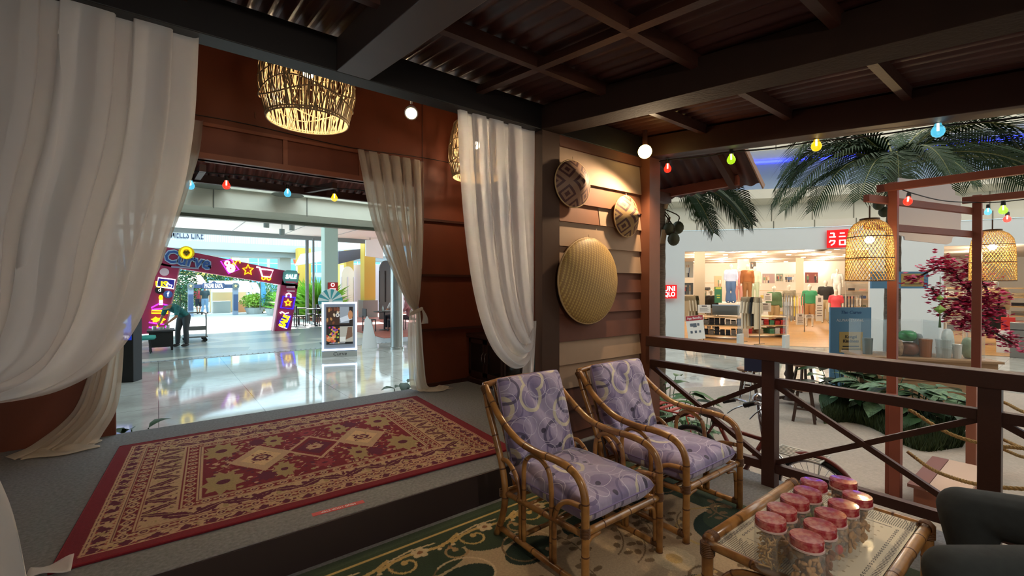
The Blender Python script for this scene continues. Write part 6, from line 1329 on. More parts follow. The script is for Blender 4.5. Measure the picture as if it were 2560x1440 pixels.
for px, py, Y, sc, lab, nm in ((870, 720, 29, 1, 'pale arched doorway at the back of the terrace', 0), (965, 705, 22.8, 1.0, 'dark horseshoe arched window at the right of the terrace', 1)):
    t = thing('arched_opening', lab, 'window', at(px, py + 40, Y=Y)); o = [(px - 16 * sc, py + 108)] + [(px - 16 * sc, py - 10)] + [(px + 16 * sc * cos(a), py - 30 + 24 * sc * -sin(a)) for a in np.linspace(pi, 0, 12)] + [(px + 16 * sc, py + 108)]
    plane(o, Y, .1).ob('pane', M('pale_pane', (226, 216, 196), .5) if nm == 0 else M('dark_pane', (50, 50, 56), .3), t)
    for x in (px - 16, px, px + 16): plane([(x - 1, py - 28), (x + 1, py - 28), (x + 1, py + 50), (x - 1, py + 50)], Y - .05, .05).ob('mullion', mau if nm == 0 else M('black', 0), t)
# tables, chairs and diners
M('chair_dark', (44, 40, 44), .5); M('hair_black', (20, 18, 18), .6)
def dchair(c, rz_, lab, grp='dark metal terrace chairs'):
    t = thing('terrace_chair', lab, 'chair', c, rz_, grp); T = wm(t); m = M('chair_dark', (44, 40, 44), .5)
    mb = MB(); mb.box(-.2, -.2, .43, .2, .2, .46); mb.v = [T @ x for x in mb.v]; mb.ob('seat', m, t)
    mb = MB(); mb.box(-.2, .18, .6, .2, .2, .88); mb.v = [T @ x for x in mb.v]; mb.ob('backrest', m, t)
    for x in (-.18, .18):
        for y in (-.18, .18): mb = MB(); mb.box(x - .015, y - .015, 0, x + .015, y + .015, .88 if y > 0 else .44); mb.v = [T @ q for q in mb.v]; mb.ob('leg', m, t)
def dtable(c, lab, r=.4):
    t = thing('terrace_table', lab, 'table', c, 0, 'round terrace tables'); c = Vector(c); mb = MB(); mb.lathe([(0, .72), (r, .72), (r, .75), (0, .75)], c, 24); mb.ob('top', M('chair_dark', 0), t); mb = MB(); mb.lathe([(.2, 0), (.2, .02), (.03, .04), (.03, .72)], c, 14); mb.ob('pedestal', M('chair_dark', 0), t)
tb = Vector((7.05, 17.2, G0 + .012)); dtable(tb, 'dark terrace table where two diners sit', .42)
dchair(tb + Vector((-.65, -.1, 0)), pi / 2, 'dark terrace chair left of the diners'); dchair(tb + Vector((.1, -.72, 0)), pi, 'dark terrace chair with its back to the entrance'); dchair(tb + Vector((.85, -.45, 0)), -2.2, 'dark terrace chair of the person in the pink headscarf'); dchair(tb + Vector((.65, .5, 0)), -.8, 'dark terrace chair of the person in the white shirt')
for i, (px, Y) in enumerate(((745, 22.0), (788, 20.9))):
    c = Vector(G(px, Y)) + Vector((0, 0, .012)); dtable(c, ('round terrace table by the arch pillar', 'round terrace table behind the light box')[i], .36)
    for k in range(3): a = k * 2.1 + i; dchair(c + Vector((.62 * cos(a), .62 * sin(a), 0)), a - pi / 2, 'dark terrace chair %s table %s' % (('left of', 'right of', 'behind')[k], ('by the arch pillar', 'behind the light box')[i]))
def seated(c, face_a, top, bottom, lab, **k):
    f = Vector((cos(face_a), sin(face_a), 0)); s_ = Vector((-f.y, f.x, 0)); P = lambda a, b, z: tuple(f * a + s_ * b + Vector((0, 0, z)))
    J = pose(1.65, pelvis=P(-.05, 0, .52), waist=P(-.05, 0, .68), chest=P(-.01, 0, .9), neck=P(.02, 0, 1.06), head=P(.06, 0, 1.2), lsh=P(.0, -.18, 1.0), rsh=P(.0, .18, 1.0), lel=P(.12, -.24, .78), rel=P(.12, .24, .78), lwr=P(.36, -.12, .78), rwr=P(.36, .12, .78), lhip=P(0, -.09, .5), rhip=P(0, .09, .5), lkn=P(.42, -.1, .5), rkn=P(.42, .1, .5), lan=P(.42, -.1, .09), ran=P(.42, .1, .09))
    t = thing('person', lab, 'person'); figure(t, J, M('skin_tan', 0), top, bottom, facing=f, vox=.018, **k); t.location = c; return t
seated(tb + Vector((.80, -.42, 0)), 2.6, M('top_pink', (176, 110, 116), .8), M('skirt_plum', (80, 60, 70), .8), 'seated person in a dusty pink headscarf at the terrace table', sleeve='long', hijab=M('scarf_pink', (186, 120, 122), .8))
seated(tb + Vector((.62, .48, 0)), 3.7, M('shirt_white', (230, 232, 232), .8), M('shorts_dark', 0), 'seated person in a white shirt at the terrace table', sleeve='short', hair=M('hair_black', 0))
mb = MB(); mb.lathe([(0, 0), (.035, 0), (.035, .14), (.014, .18), (.014, .22), (0, .22)], tb + Vector((-.1, -.1, .75)), 14); tag(mb.ob('bottle', M('clear_tub', 0), smooth=True), 'clear water bottle on the diners table', 'bottle')
mb = MB(); mb.lathe([(0, 0), (.1, 0), (.14, .02), (0, .01)], tb + Vector((.15, .05, .75)), 18); tag(mb.ob('plate', white_m), 'white plate on the diners table', 'plate')
# ============================================================ curtains, lamps, cabinet, rugs
def fabric(name, col, transp=.12, transl=.5, tint=0):
    m = bpy.data.materials.new(name); m.use_nodes = True; N = m.node_tree.nodes; L = m.node_tree.links; b = N['Principled BSDF']; c = s2l(col) + (1,)
    b.inputs['Base Color'].default_value = c; b.inputs['Roughness'].default_value = .95; b.inputs['Specular IOR Level'].default_value = .08
    t = N.new('ShaderNodeBsdfTranslucent'); t.inputs[0].default_value = c; m1 = N.new('ShaderNodeMixShader'); m1.inputs[0].default_value = transl
    tr = N.new('ShaderNodeBsdfTransparent'); m2 = N.new('ShaderNodeMixShader'); m2.inputs[0].default_value = transp
    L.new(b.outputs[0], m1.inputs[1]); L.new(t.outputs[0], m1.inputs[2]); L.new(m1.outputs[0], m2.inputs[1]); L.new(tr.outputs[0], m2.inputs[2]); L.new(m2.outputs[0], N['Material Output'].inputs['Surface'])
    tc = N.new('ShaderNodeTexCoord'); w = N.new('ShaderNodeTexNoise'); w.inputs['Scale'].default_value = 260; mp = N.new('ShaderNodeMapping'); mp.inputs['Scale'].default_value = (1, 1, 1); L.new(tc.outputs['Object'], mp.inputs[0]); L.new(mp.outputs[0], w.inputs['Vector'])
    bp = N.new('ShaderNodeBump'); bp.inputs['Strength'].default_value = .12; bp.inputs['Distance'].default_value = .002; L.new(w.outputs['Fac'], bp.inputs['Height']); L.new(bp.outputs[0], b.inputs['Normal'])
    return m
sheer = fabric('sheer_white_cloth', (252, 246, 244), .24, .5); creamf = fabric('cream_cloth_sheer', (244, 230, 212), .18, .5)
def curtain(label, Yp, top0, top1, ztop, inner, gather, outer_x, n, amp, mat, tail, name='curtain', power=1.0, tie=True, tailfold=4, sgn=1):
    """top0 = x of the outer top corner, top1 = x of the inner one; inner = list of (x, z) down the inner edge to the gather"""
    t = thing(name, label, 'curtain', (gather[0], Yp, tail[-1][2]), 0); g = Vector((gather[0], Yp, gather[1]))
    I = smoothpath([Vector((x, Yp, z)) for x, z in inner] + [g], 60); O = smoothpath([Vector((outer_x, Yp, ztop)), Vector((outer_x, Yp, lerp(ztop, g.z, .5))), Vector((lerp(outer_x, g.x, .6), Yp, lerp(ztop, g.z, .9))), g], 60)
    NU, NV = n * 14, 70
    def fn(u, v):
        k = v * 59; j = min(int(k), 58); f = k - j; a = I[j].lerp(I[j + 1], f); b = O[j].lerp(O[j + 1], f); w = u ** power; p = b.lerp(a, w)
        th = 2 * pi * n * u; gth = 1 - .82 * max(0, (v - .55) / .45) ** 1.3; top = min(1, v * 10 + .55)
        y = amp * math.tanh(2.2 * sin(th + .6 * sin(3 * u))) * gth * top + amp * .35 * sin(2.3 * th + 5 * v) * gth * min(1, v * 3); x = -(top1 - top0) * .22 / n * sin(2 * th) * gth * min(1, (1 - u) * n * .9, u * n)
        return p + Vector((x, y * sgn, .012 * sin(th * .5) * v))
    mb = MB(); mb.grid(fn, NU, NV); mb.ob('drape', mat, t, smooth=True)
    # the gathered tail below the tie
    mb = MB(); T = smoothpath([Vector((x, Yp + dy, z)) for x, dy, z, w in tail], 40); Wd = [w for *_, w in tail]
    def ft(u, v):
        k = v * 39; j = min(int(k), 38); f = k - j; c = T[j].lerp(T[j + 1], f); q = v * (len(Wd) - 1); i = min(int(q), len(Wd) - 2); w = lerp(Wd[i], Wd[i + 1], q - i)
        th = 2 * pi * tailfold * u; return c + Vector(((u - .5) * w - w * .1 / tailfold * sin(2 * th), (.25 + .75 * v) * amp * .9 * sin(th + 2 * v) + .02 * sin(th * .5 + v * 3), .008 * sin(th * 1.7) * v))
    mb.grid(ft, tailfold * 14, 46); mb.ob('tail', mat, t, smooth=True)
    if tie:
        mb = MB(); R_ = .05; mb.tube([g + Vector((R_ * 1.25 * cos(a), R_ * 1.1 * sin(a), .03 * cos(a + .5))) for a in np.linspace(0, 2 * pi, 25)[:-1]], .02, 8, closed=True); mb.ob('tie', mat, t, smooth=True)
        mb = MB(); e = .05 if sgn > 0 else -.05; mb.grid(lambda u, v: g + Vector((e + (e * .8) * sin(v * 2.2) + (u - .5) * (.02 + .07 * v), -.05 - .01 * sin(6 * u), -.0 + .03 - .17 * v)), 8, 10); mb.ob('tie_end', mat, t, smooth=True)
    return t
curtain('large white sheer curtain swagged across the left foreground', 2.475, -1.35, .15, 2.515, [(.15, 2.515), (.133, 2.138), (.096, 1.847), (.05, 1.661), (.006, 1.499), (-.03, 1.34), (-.07, 1.226), (-.125, 1.13), (-.195, 1.05), (-.30, .99), (-.41, .968), (-.52, .97), (-.66, 1.02)], (-.9, 1.12), -1.35, 6, .034, sheer, [(-.9, 0, 1.12, .10), (-.72, 0, .85, .34), (-.66, 0, .6, .42), (-.64, -.02, .22, .50)], sgn=-1, tie=False, power=.8)
curtain('white sheer curtain with a deep U-shaped swag tied to the dark post', 2.475, 2.15, 1.50, 2.515, [(1.50, 2.515), (1.525, 2.08), (1.58, 1.59), (1.66, 1.22), (1.77, .97), (1.92, .83), (2.03, .82), (2.10, .90)], (2.13, 1.12), 2.145, 4, .026, sheer, [(2.125, 0, 1.14, .05), (2.11, 0, .9, .08), (2.09, 0, .6, .09), (2.08, 0, .22, .11)], power=.75, tie=False, tailfold=2)
curtain('cream curtain pulled to the left of the doorway with its hem on the carpet', 4.70, -.75, .33, 2.81, [(.312, 2.81), (.285, 2.537), (.228, 2.289), (.155, 2.011), (.08, 1.772), (.0, 1.505), (-.15, 1.2)], (-.28, 1.05), -.75, 6, .04, creamf, [(-.28, 0, 1.07, .13), (-.31, -.01, .8, .18), (-.38, -.02, .45, .25), (-.52, -.08, .26, .36), (-.60, -.14, .215, .46)], sgn=-1, tailfold=4)
curtain('cream curtain knotted at the right side of the doorway, its hem pooled on the carpet', 4.70, 2.36, 1.64, 2.81, [(1.64, 2.81), (1.80, 2.05), (2.03, 1.54), (2.20, 1.20)], (2.30, 1.10), 2.40, 6, .035, creamf, [(2.29, 0, 1.12, .12), (2.29, 0, .9, .15), (2.31, -.0, .5, .17), (2.34, -.02, .24, .19), (2.44, -.08, .215, .26)], tailfold=3)
for (x0, x1, y0, y1, lab, sd) in ((-.76, -.36, 4.45, 4.68, 'crumpled cream cloth end lying on the carpet at the left curtain', 1), (2.36, 2.66, 4.50, 4.68, 'crumpled cream cloth end lying on the carpet at the right curtain', 2)):
    mb = MB(); rr = random.Random(sd)
    mb.grid(lambda u, v: Vector((lerp(x0, x1, u) + .02 * sin(9 * v + sd), lerp(y0, y1, v) + .03 * sin(7 * u + sd), .206 + .045 * abs(sin(7 * u + 4 * v + sd) * sin(6 * v + 3 * u)) * sin(pi * u) * sin(pi * v) + .004)), 40, 26)
    tag(mb.ob('curtain_hem', creamf, smooth=True, solid=.004), lab, 'cloth')
# little tacks over the doorway
for x in (.72, 1.24, 1.9):
    mb = MB(); mb.tube([(x, 4.795, 2.95), (x, 4.78, 2.95), (x, 4.78, 3.0)], .003, 4); tag(mb.ob('wall_hook', M('pin_metal', (180, 140, 110), .4, metal=.5)), 'small metal hook %s in the brown board over the doorway' % {.72: 'left of the three', 1.24: 'in the middle', 1.9: 'nearest the right curtain'}[x], 'hook', 'hooks over the doorway')
mb = MB(); mb.tube([(x, 4.785, 2.86 + .02 * sin(x * 3)) for x in np.linspace(-.6, 3.3, 60)], .004, 5); tag(mb.ob('wall_cable', cable_m), 'thin dark cable along the top edge of the doorway frame', 'cable')
# ---- woven basket lamps
def basket_lamp(c, R_, zb, zt, label, n=180, seed=1):
    t = thing('basket_lamp', label, 'pendant lamp', (c[0], c[1], zt), 0, 'woven basket lamps'); rr = random.Random(seed); cane = M('cane_straw', (206, 176, 130), .6, var=.2, scale=20)
    def RR(f): return R_ * lerp(.84, 1.0, min(1, f / .35)) if f < .35 else R_ * lerp(1.0, .80, ((f - .35) / .65) ** 2)
    mb = MB()
    for i in range(n):
        a0 = 2 * pi * i / n + rr.uniform(-.01, .01); tw = rr.choice([.10, .14, -.12, .5, -.5, .08, -.08, .12]); mb.tube([(c[0] + RR(k / 14) * cos(a0 + tw * k / 14), c[1] + RR(k / 14) * sin(a0 + tw * k / 14), lerp(zb, zt, k / 14)) for k in range(15)], .0042, 4, cap=False)
    mb.ob('woven_shade', cane, t, smooth=True); mb = MB()
    for f, amp, ph in ((0.0, 0, 0), (.03, 0, 0), (.22, .03, 0), (.3, .035, 2), (.5, .035, 1), (.58, .03, 4), (.78, .02, 2), (1, 0, 0)):
        mb.tube([(c[0] + RR(f) * 1.012 * cos(a), c[1] + RR(f) * 1.012 * sin(a), lerp(zb, zt, f) + amp * sin(3 * a + ph)) for a in np.linspace(0, 2 * pi, 49)[:-1]], .0055, 5, closed=True)
    mb.ob('binding_hoop', cane, t, smooth=True)
    mb = MB(); mb.sph((c[0], c[1], lerp(zb, zt, .62)), .04, 14); mb.ob('bulb', M('lamp_glow', 0), t); mb = MB(); mb.tube([(c[0], c[1], lerp(zb, zt, .66)), (c[0], c[1], zt + .6)], .006, 6); mb.lathe([(0, 0), (.03, 0), (.03, .07), (0, .07)], (c[0], c[1], lerp(zb, zt, .68)), 12); mb.ob('cord', cable_m, t)
    mb = MB()
    for k in range(3): a = k * pi / 3; q = RR(1); mb.tube([(c[0] - q * cos(a), c[1] - q * sin(a), zt), (c[0] + q * cos(a), c[1] + q * sin(a), zt)], .005, 5)
    mb.ob('top_spokes', cane, t)
basket_lamp((.89, 3.6), .33, 2.615, 3.2, 'large woven cane basket lamp hanging in the middle of the room')
c = cf(1192, 5.0, 0); basket_lamp((c.x, c.y), .31, 2.58, 3.16, 'woven cane basket lamp mostly hidden by the right curtain', seed=3)
# ---- spotlights
def fixture(p, target, label, r=.05, up=.25, ped_=True):
    p = Vector(p); d = (Vector(target) - p).normalized(); R3 = d.to_track_quat('Z', 'Y').to_matrix(); t = thing('spotlight', label, 'spotlight', p + Vector((0, 0, up)))
    mb = MB(); mb.lathe([(0, -.10), (r * .7, -.10), (r, -.04), (r * 1.15, .0), (r * 1.15, .012), (r * .95, .012)], p, 24, rot=R3); mb.ob('housing', white_m, t, smooth=False)
    mb = MB(); mb.lathe([(0, .004), (r * .96, .004), (r * .96, -.004)], p, 24, rot=R3); mb.ob('lens', M('spot_glow', (255, 236, 190), .4, emit=(255, 226, 160), es=22), t)
    mb = MB(); mb.tube([p + Vector((0, 0, up)), p + Vector((0, 0, .06)) - d * .05], .012, 8); mb.cb(p + Vector((0, 0, up + .015)), (.08, .05, .04)); mb.ob('arm', white_m, t)
fixture((1.70, 3.56, 2.86), (1.05, 2.3, 1.7), 'white spotlight glowing warm in the room right of the basket lamp', up=.22)
mb = MB(); mb.box(1.2, 3.54, 3.095, 2.9, 3.58, 3.12); tag(mb.ob('lighting_track', white_m), 'white lighting track above the room spotlight', 'track')
mb = MB(); mb.tube([(1.5, 3.56, 3.12), (1.5, 3.56, 3.9)], .01, 6); mb.tube([(2.6, 3.56, 3.12), (2.6, 3.56, 3.52)], .01, 6); tag(mb.ob('track_hanger', white_m), 'thin rods carrying the lighting track', 'rod')
p = Vector((3.10, 2.22, 2.475)); t = thing('spotlight', 'round glowing lamp under the verandah roof by the corner post', 'spotlight', p + Vector((0, 0, .1)))
mb = MB(); mb.sph(p, (.055, .055, .055), 20); mb.ob('globe', M('globe_glow', (255, 240, 200), .4, emit=(255, 222, 130), es=9), t, smooth=True); mb = MB(); mb.tube([p + Vector((0, 0, .05)), p + Vector((0, 0, .17))], .02, 10); mb.ob('stem', rail_m, t)
# ---- cabinet in the corner
dw = M('dark_cabinet_wood', (52, 30, 24), .4, var=.2, scale=6, stretch=(1, 6, 1)); t = thing('cabinet', 'low dark wooden cabinet with glazed doors in the room corner', 'cabinet', (3.2, 4.05, .2))
mb = MB(); mb.box(3.03, 3.30, .2, 3.36, 4.78, .26); mb.box(3.06, 3.31, .26, 3.36, 4.77, .76); mb.box(3.02, 3.28, .76, 3.37, 4.79, .80); mb.ob('body', dw, t, bevel=.004)
for k in range(4):
    y0 = 3.34 + k * .36; y1 = y0 + .34; mb = MB()
    for a in ((y0, y0 + .04, .3, .74), (y1 - .04, y1, .3, .74), (y0, y1, .3, .35), (y0, y1, .69, .74)): mb.box(3.045, a[0], a[2], 3.06, a[1], a[3])
    d_ = mb.ob('door', dw, t); mb = MB(); mb.box(3.052, y0 + .04, .35, 3.056, y1 - .04, .69); mb.ob('pane', M('cabinet_glass', (30, 26, 26), .08), d_)
    yh = y1 - .02 if k % 2 == 0 else y0 + .02; mb = MB(); mb.tube(smoothpath([(3.045, yh, .46), (3.02, yh, .49), (3.02, yh, .56), (3.045, yh, .59)], 10), .006, 6); mb.ob('handle', M('chrome', 0), d_)
# ---- oriental rug
NX, NY = 560, 380; CR, BE, DP, OL = (122, 20, 36), (190, 156, 120), (98, 22, 52), (164, 140, 94)
cv = Canvas(NX, NY, CR); asp = 1.8 / 2.35; rr = random.Random(21)
def fr(i, o_u): return i / 2.35, i / 1.8 * o_u
def frame(d, c, ov=.82):
    u, v = d / 2.35, d / 1.8 * ov; cv.rect(u, v, 1 - u, 1 - v, c)
def rosette(x, y, r, c1=BE, c2=DP, c3=BE):
    ry = r * 2.35 / 1.8
    for k in range(6): a = k * pi / 3; cv.ell(x + r * .62 * cos(a), y + ry * .62 * sin(a), r * .36, ry * .36, c1)
    cv.ell(x, y, r * .55, ry * .55, c2); cv.ell(x, y, r * .25, ry * .25, c3)
def around(d, step, fn, ov=.82):
    u, v = d / 2.35, d / 1.8 * ov; L = 1 - 2 * u; n = max(2, round(L * 2.35 / step))
    for i in range(n + 1): fn(u + L * i / n, v, 0, i); fn(u + L * i / n, 1 - v, 0, i)
    H_ = 1 - 2 * v; m = max(2, round(H_ * 1.8 / step))
    for i in range(1, m): fn(u, v + H_ * i / m, 1, i); fn(1 - u, v + H_ * i / m, 1, i)
frame(.075, BE); frame(.084, DP); frame(.09, BE); frame(.095, (150, 60, 56))
def wig(x, y, o, i):
    r = .013; cv.ell(x, y, r, r * 1.3, BE if i % 2 else DP); cv.ell(x + .008, y + .01, .007, .009, BE); cv.line([(x - .02, y - .014), (x - .004, y + .02), (x + .014, y - .006)], .004, BE, 1 / asp * .77)
around(.125, .055, wig)
frame(.158, BE); frame(.166, DP); frame(.172, BE); frame(.178, CR)
around(.208, .078, lambda x, y, o, i: rosette(x, y, .0125)); around(.208, .039, lambda x, y, o, i: cv.ell(x, y, .005, .007, BE) if i % 2 else None)
frame(.238, BE); frame(.246, CR); frame(.252, BE)
def leaf(x, y, ang, L, w, c, c2):
    ca, sa = cos(ang), sin(ang); k = 2.35 / 1.8; pts = []
    for s_ in (1, -1):
        R_ = range(9) if s_ == 1 else range(8, -1, -1)
        for j in R_:
            f = j / 8; ww = w * sin(pi * (.08 + .88 * f)) * (1 + .28 * (j % 2)) * s_; lx = (f - .5) * L; pts.append((x + lx * ca - ww * sa, y + (lx * sa + ww * ca) * k))
    cv.poly(pts, c); cv.line([(x - L * .42 * ca, y - L * .42 * sa * k), (x + L * .42 * ca, y + L * .42 * sa * k)], .0022, c2, k ** -1)
d_ = .325; du, dv = d_ / 2.35, d_ / 1.8 * .82
for i in range(13):
    x = lerp(du + .01, 1 - du - .01, (i + .5) / 13)
    for y in (dv, 1 - dv):
        leaf(x, y, (.5 if i % 2 else -.4), .062, .0125, DP, BE); cv.ell(x + .033, y - .012, .006, .013, OL); cv.ell(x + .036, y + .012, .005, .011, DP)
for i in range(13):
    y = lerp(.16, .84, (i + .5) / 13)
    for x in (du, 1 - du): leaf(x, y, (.45 if i % 2 else -.45) * (1 if x < .5 else -1), .066, .0088, DP, OL); cv.line([(x - .028, y + .027), (x + .028, y + .027)], .0035, OL, .77) if i < 12 else None
frame(.40, BE); frame(.408, CR); frame(.414, BE); frame(.422, CR); around(.452, .078, lambda x, y, o, i: rosette(x, y, .0118)); around(.452, .039, lambda x, y, o, i: cv.ell(x, y, .004, .006, BE) if i % 2 else None); frame(.482, BE); frame(.49, DP); frame(.496, BE); frame(.506, CR)
# small figures woven all over the light bands
_xx = np.minimum(cv.X, 1 - cv.X) * 2.35; _yy = np.minimum(cv.Y, 1 - cv.Y) * 1.8 / .82; _d = np.minimum(_xx, _yy); _rs = np.random.RandomState(3)
_n = np.kron(_rs.rand(NY // 4 + 1, NX // 4 + 1), np.ones((4, 4)))[:NY, :NX]; _n2 = np.kron(_rs.rand(NY // 2 + 1, NX // 2 + 1), np.ones((2, 2)))[:NY, :NX]
_be = (np.abs(cv.a - np.array(s2l(BE))).sum(2) < .01)
for lo, hi, pr in ((.098, .152, .36), (.256, .395, .17)):
    z_ = _be & (_d > lo) & (_d < hi); cv.a[z_ & (_n < pr) & (_n2 < .8)] = s2l(DP); cv.a[z_ & (_n > 1 - pr * .6) & (_n2 < .7)] = s2l(OL)
_cr = (np.abs(cv.a - np.array(s2l(CR))).sum(2) < .01) & (_d > .18) & (_d < .236); cv.a[_cr & (_n < .25)] = s2l(DP); cv.a[_cr & (_n > .86) & (_n2 < .7)] = s2l(BE)
# field
fu, fv = .506 / 2.35, .506 / 1.8 * .82
for i in range(760):
    x = rr.uniform(fu + .006, 1 - fu - .006); y = rr.uniform(fv + .01, 1 - fv - .01); c = rr.choice([BE, DP, DP, OL, (150, 50, 60)]); q = rr.uniform(.003, .007); cv.ell(x, y, q, q * 1.3, c)
    if i % 3 == 0: cv.line([(x, y), (x + rr.uniform(-.018, .018), y + rr.uniform(-.03, .03))], .0022, BE, .77)
def serr(x, y, sx, sy, c=OL):
    pts = []; n = 18
    for j in range(n):
        a = 2 * pi * j / n; r = 1 if j % 2 else .68; pts.append((x + sx * r * cos(a), y + sy * r * sin(a)))
    cv.poly(pts, c); cv.ell(x, y, sx * .3, sy * .18, DP)
def diamond(x, y, sx, sy, c): cv.poly([(x - sx, y), (x, y - sy), (x + sx, y), (x, y + sy)], c)
for cx in (fu + .14, .5, 1 - fu - .14):
    diamond(cx, .5, .08, .15, BE); diamond(cx, .5, .068, .128, CR if cx == .5 else BE); diamond(cx, .5, .052, .095, DP if cx == .5 else (214, 176, 130)); [cv.ell(cx + rr.uniform(-.026, .026), .5 + rr.uniform(-.045, .045), .0035, .005, rr.choice([CR, OL, BE, DP])) for _ in range(46)]; rosette(cx, .5, .026, DP if cx != .5 else BE, BE, CR)
    for k in (-1, 1):
        for q in (-1, 1): cv.line([(cx + k * .075, .5), (cx + k * .088, .5 + q * .03), (cx + k * .08, .5 + q * .045)], .003, BE, .77); cv.line([(cx, .5 + k * .135), (cx + q * .014, .5 + k * .155), (cx + q * .02, .5 + k * .145)], .003, BE, .77)
for x, y in ((fu + .045, fv + .10), (fu + .045, 1 - fv - .10), (1 - fu - .045, fv + .10), (1 - fu - .045, 1 - fv - .10)): serr(x, y, .05, .11)
for x in (.40, .60):
    for y in (fv + .095, 1 - fv - .095): serr(x, y, .032, .085)
for x in (fu + .14, 1 - fu - .14, .5):
    for y in (fv + .07, 1 - fv - .07): serr(x, y, .028, .05, DP if x != .5 else (150, 50, 60))
FL, FR, BR_, BL = Vector((-.36, 2.645, 0)), Vector((2.03, 2.585, 0)), Vector((2.17, 4.43, 0)), Vector((-.225, 4.39, 0))
def rugp(u, v): p = FL.lerp(FR, u).lerp(BL.lerp(BR_, u), v); return Vector((p.x, p.y, .212 + .0015 * sin(u * 40) * sin(v * 33)))
rug = thing('rug', 'crimson and beige oriental rug on the raised carpeted floor', 'rug', (.9, 3.5, .2)); mb = cv.sheet((0, 0, 0), (1, 0, 0), (0, 1, 0), fn=rugp)
def pile(name): return M(name, (128, 128, 128), .95, attr='Col', var=.12, scale=90, bump=.4, bscale=260)
mb.ob('pile', pile('rug_pile'), rug, smooth=True)
mb = MB(); E_ = [FL, FR, BR_, BL]; mb.tube([e + Vector((0, 0, .2075)) for e in E_], .0075, 6, closed=True); mb.ob('bound_edge', M('rug_edge', (120, 16, 30), .9), rug)
mb = MB(); mb.add([FL + Vector((0, 0, .201)), FR + Vector((0, 0, .201)), BR_ + Vector((0, 0, .201)), BL + Vector((0, 0, .201))], [(0, 1, 2, 3)]); mb.ob('backing', M('rug_edge', 0), rug)
mb = MB(); a = at(95, 1440, Z=.205); mb.grid(lambda u, v: Vector((-.42 + .13 * u, 2.60 + .10 * v, .226 + .012 * sin(5 * u + 3 * v))), 10, 8); tag(mb.ob('cloth_end', sheer, smooth=True, solid=.004), 'small white cloth end lying on the near left corner of the crimson rug', 'cloth')
# ---- step sticker
a, b = at(782, 1292, Z=.2), at(912, 1257, Z=.2); w = b - a; t = thing('floor_sticker', 'narrow red warning sticker with upside-down white capitals on the step edge', 'sticker', (a + b) / 2); n_ = Vector((-w.y, w.x, 0)).normalized() * .036
mb = MB(); mb.prism([(0, 0), (1, 0), (1, 1), (0, 1)], a + Vector((0, 0, .2005)) - Vector((0, 0, a.z)), w, n_, .0015); mb.ob('strip', M('sticker_red', (206, 70, 70), .5), t)
text('lettering', 'MIND YOUR STEP', (a + b) / 2 + n_ * .5 + Vector((0, 0, .0025)), -w, -n_, .024, M('white_print', 0), t, .0008, width=w.length * .66)
# ---- green floral rug of the verandah
cv = Canvas(640, 420, (188, 160, 124)); GR, GD, GO, BR2, LB = (52, 66, 44), (30, 48, 34), (196, 160, 100), (122, 96, 64), (206, 180, 140); LX, LY = 3.5, 2.3; k2 = LY / LX; rr = random.Random(5)
cv.rect(0, 0, 1, .055, GR); cv.rect(0, .875, 1, 1, GR); cv.rect(0, .955, 1, .962, GO); cv.rect(0, .975, 1, 1, (64, 78, 58)); cv.rect(.93, 0, 1, 1, GR); cv.rect(0, 0, .02, 1, GR)
def scroll(x, y, r, a0, turns, c, w=.006, sgn=1):
    pts = []
    for i in range(26): f = i / 25; a = a0 + sgn * turns * 2 * pi * f; q = r * (1 - .86 * f); pts.append((x + q * cos(a), y + q * sin(a) / k2))
    cv.line(pts, w, c, k2); cv.ell(pts[-1][0], pts[-1][1], w * 1.3, w * 1.3 / k2, c)
def sprig(x, y, a, L, c=BR2, n=7):
    pts = [(x + L * f * cos(a + .5 * f), y + L * f * sin(a + .5 * f) / k2) for f in [i / 10 for i in range(11)]]; cv.line(pts, .0022, c, k2)
    for i in range(n):
        f = (i + 1) / n; p = pts[int(f * 10)]; s_ = 1 if i % 2 else -1; aa = a + .5 * f + s_ * .9; q = .013; cv.ell(p[0] + q * cos(aa), p[1] + q * sin(aa) / k2, .0095, .0042 / k2 * 1.0, c, rot=aa)
# wavy inner edge of the green border
for i in range(8):
    x = .06 + i * .125; cv.ell(x, .865, .06, .045, GR); cv.ell(x + .02, .77, .05, .045, GD, rot=.4)
    scroll(x - .03, .895, .028, 2.5, .9, GO, .0042); scroll(x + .045, .875, .026, .2, 1.0, (176, 140, 96), .004, -1)
    cv.line([(x - .07, .905), (x - .045, .918), (x - .02, .922), (x + .005, .915), (x + .03, .908), (x + .055, .915), (x + .075, .93)], .0065, GO, k2); cv.line([(x - .05, .925), (x - .01, .935), (x + .03, .928)], .0035, LB, k2)
    for q in range(6): cv.ell(x + .03 + .008 * q, .90 + .008 * sin(q * 2), .004, .005, [LB, GO, (150, 110, 70)][q % 3])
    for q in range(5): a = 2 * pi * q / 5; cv.ell(x + .0 + .009 * cos(a), .915 + .013 * sin(a), .006, .008, LB)
    cv.ell(x, .915, .005, .006, (140, 96, 60)); scroll(x + .015, .77, .054, 1.0, .8, BR2, .003); scroll(x + .04, .76, .064, 2.2, .55, (214, 186, 146), .0035, -1)
for cx, cy, r in ((.30, .30, .07), (.52, .22, .09), (.66, .42, .10), (.42, .48, .06), (.80, .25, .08), (.15, .5, .07), (.9, .55, .07)):
    cv.ell(cx, cy, r, r * .62 / k2, GD, rot=.5); cv.ell(cx + .02, cy + .02, r * .7, r * .4 / k2, GR, rot=.5); scroll(cx - r * .8, cy, r * .8, 1.2, .8, GO, .006); scroll(cx + r * .9, cy + .04, r * .7, -1.2, .8, BR2, .005, -1); cv.line([(cx - r, cy + .06), (cx, cy + .10), (cx + r, cy + .05)], .005, GO, k2)
for i in range(48): sprig(rr.uniform(.05, .9), rr.uniform(.1, .68), rr.uniform(0, 6.3), rr.uniform(.06, .10))
